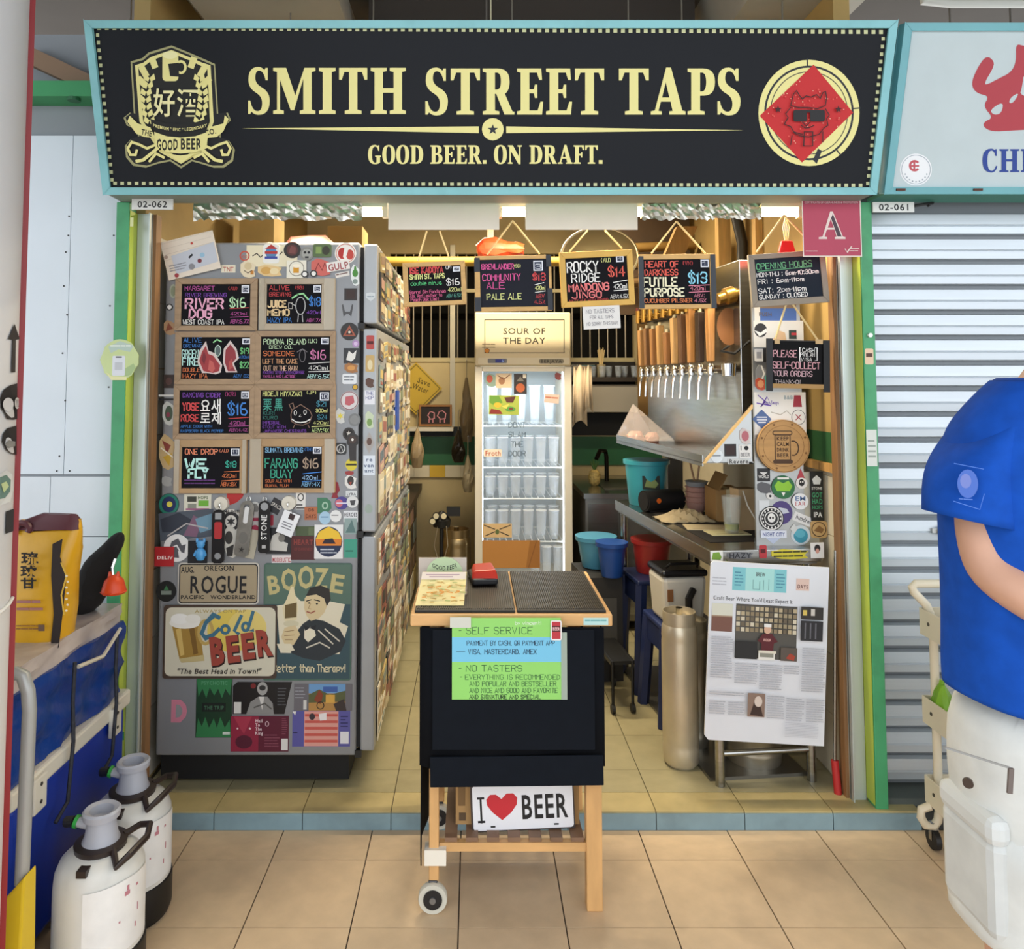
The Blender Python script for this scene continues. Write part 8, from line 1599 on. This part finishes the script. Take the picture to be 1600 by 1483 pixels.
for s in (-1, 1):
    e = MB(M('#f0ece6', .2)).lathe([(0, -.010), (.008, -.007), (.011, 0), (.008, .007), (0, .010)], n=12, T=Matrix.Translation(hc + Vector((s*.03, -.078, -.005)))).build('eye', pe, local=True, smooth=True)
    MB(M('#241812', .2)).lathe([(0, -.005), (.005, 0), (0, .005)], n=10, T=Matrix.Translation(hc + Vector((s*.03, -.086, -.005)))).build('iris', e, local=True); MB(M('#1c1613', .7)).box(hc + Vector((s*.031, -.088, .018)), (.032, .008, .006), (0, -s*.1, 0)).build('eyebrow', pe, local=True)
    MB(SKIN).lathe([(0, -.03), (.012, -.02), (.016, 0), (.012, .022), (0, .03)], n=10, sx=.6, sy=1.2, T=Matrix.Translation(hc + Vector((s*.086, .01, -.02)))).build('ear', pe, local=True, smooth=True)
MB(SKIN).add([tuple(hc + Vector(q)) for q in ((0, -.085, .0), (-.014, -.085, -.042), (.014, -.085, -.042), (0, -.112, -.036))], [(0, 1, 3), (0, 3, 2), (1, 2, 3)]).build('nose', pe, local=True); MB(M('#a8605a', .5)).box(hc + Vector((0, -.092, -.075)), (.04, .01, .009)).build('mouth', pe, local=True)
# T-shirt
TS = M('#124aa8', .9, noise=.12, scale=30, bump=.7, bscale=7, spec=.2)
def oval(cx, cy, cz, rx, ry, n=32, tilt=0.0, e=.85, seed=0, am=0):
    q_ = random.Random(seed); out = []
    for i in range(n):
        a = 2*PI*i/n; c_, s_ = math.cos(a), math.sin(a); x = rx*math.copysign(abs(c_)**e, c_); y = ry*math.copysign(abs(s_)**e, s_)
        out.append((cx + x*(1 + am*math.sin(a*7 + seed)), cy + y*(1 + am*math.sin(a*5 + seed*2)), cz + x*tilt))
    return out
zz = lambda py: pp(1560, py).z
tor = [(zz(1098), .206, .150), (zz(1060), .207, .152), (zz(960), .203, .148), (zz(860), .206, .147), (zz(780), .208, .145), (zz(720), .206, .140), (zz(670), .192, .125), (zz(635), .158, .105), (zz(610), .128, .095), (zz(594), .106, .085)]
ts = MB(TS).loft([oval(0, 0, z, rx, ry, tilt=(-.10 if i == 0 else -.05 if i == 1 else 0), seed=i, am=.012 if i < 6 else 0) for i, (z, rx, ry) in enumerate(tor)], close=False)
for s in (1, -1):
    def sr(px, py, r1, r2, dy, ang):
        c_ = pp(px, py, dy) - Vector((Xc, YP, 0)); x_ax = Vector((math.cos(ang), 0, -math.sin(ang))); y_ax = Vector((0, 1, 0)); out = []
        for i in range(24):
            a = 2*PI*i/24; p_ = c_ + x_ax*r1*math.cos(a) + y_ax*r2*math.sin(a); out.append((p_.x*s, p_.y, p_.z))
        return out
    rs = [sr(1556, 640, .060, .075, .0, -.75), sr(1538, 668, .072, .080, -.005, -.55), sr(1524, 705, .074, .080, -.012, -.3), sr(1517, 755, .074, .078, -.02, .02), sr(1517, 812, .075, .076, -.028, .2)]
    ts.loft(rs if s == 1 else [r[::-1] for r in rs], close=False)
o = ts.build('t_shirt', pe, local=True, smooth=True); o.modifiers.new('sub', 'SUBSURF').render_levels = 2; so = o.modifiers.new('t', 'SOLIDIFY'); so.thickness = .004
MB(M('#11459c', .85)).lathe([(.108, 0), (.105, .010), (.098, .014), (.097, .006)], n=28, sy=.8, T=Matrix.Translation((0, 0, zz(592) - .012))).build('collar', pe, local=True, smooth=True)
# faded print on the sleeve, laid along the cloth
c_ = pp(1512, 756, -.104) - Vector((Xc, YP, 0)); mP = mpp(YP - .1)
d = D(mP, front=0.0); d.ell(0, 0, 15, 22, '#3f62b4'); d.ell(-3, -4, 8, 11, '#6a78b8'); d.line([(-20,-30),(22,-24)], 1.2, '#3f6cc0'); d.line([(-20,28),(18,38),(24,14)], 1.2, '#3f6cc0'); d.scrawl(-12, 22, 10, 28, 3, '#4a70c0')
o = d.build('sleeve_print', pe); o.location = c_; o.rotation_euler = (.0, .05, -.12)
# cargo shorts
SH_ = M('#cfd0cc', .9, noise=.07, scale=16, bump=.8, bscale=8, spec=.2)
shm = MB(SH_)
hipr = [(zz(1075), .188, .135), (zz(1140), .200, .145), (zz(1210), .204, .148), (zz(1290), .196, .142), (zz(1330), .188, .132)]
shm.loft([oval(0, 0, z, rx, ry, seed=i, am=.008) for i, (z, rx, ry) in enumerate(hipr)])
for s in (1, -1):
    lg = [(zz(1250), .10, .105, .130), (zz(1320), .098, .103, .128), (zz(1380), .098, .100, .124), (zz(1430), .104, .104, .126), (zz(1478), .106, .108, .128)]
    rings = [oval(-s*cx, -.005, z, rx, ry, n=26, tilt=-.28*s if i == len(lg)-1 else 0, seed=i + 5, am=.02) for i, (z, cx, rx, ry) in enumerate(lg)]
    shm.loft(rings[::-1])
o = shm.build('cargo_shorts', pe, local=True, smooth=True); o.modifiers.new('sub', 'SUBSURF').render_levels = 1
for s in (1, -1):
    pk = MB(M('#c4c6c4', .85, noise=.07, scale=16)).box((-s*.186, -.01, zz(1350)), (.042, .15, .17)).build('cargo_pocket', pe, local=True, bevel=.018); MB(M('#c8cac8', .85)).box((-s*.190, -.01, zz(1262)), (.04, .155, .05)).build('pocket_flap', pe, local=True, bevel=.016)
b_ = pp(1512, 1222, -.11) - Vector((Xc, YP, 0)); MB(M('#3a2a20', .4)).cyl(b_, b_ + Vector((-.003, -.006, 0)), .008, n=14).build('button', pe, local=True)
a_ = pp(1578, 1205, -.151) - Vector((Xc, YP, 0)); MB(M('#6a5f5a', .8)).box(a_ + Vector((0, 0, -.015)), (.008, .004, .04), (0, .1, 0)).build('pocket_edge', pe, local=True); MB(M('#8d8c88', .8)).box(a_ + Vector((-.05, .002, .02)), (.11, .003, .003), (0, .3, 0)).build('pocket_seam', pe, local=True)
for s in (1, -1):
    fx = -s*.115; shoe = MB(M('#3a3a3e', .7)).loft([[(fx + rx*math.cos(2*PI*i/16), y0 + ry*math.sin(2*PI*i/16), z) for i in range(16)] for z, rx, ry, y0 in ((0, .05, .14, -.04), (.03, .052, .142, -.04), (.06, .048, .12, -.025), (.10, .045, .065, .02))]).build('shoe', pe, local=True, smooth=True)
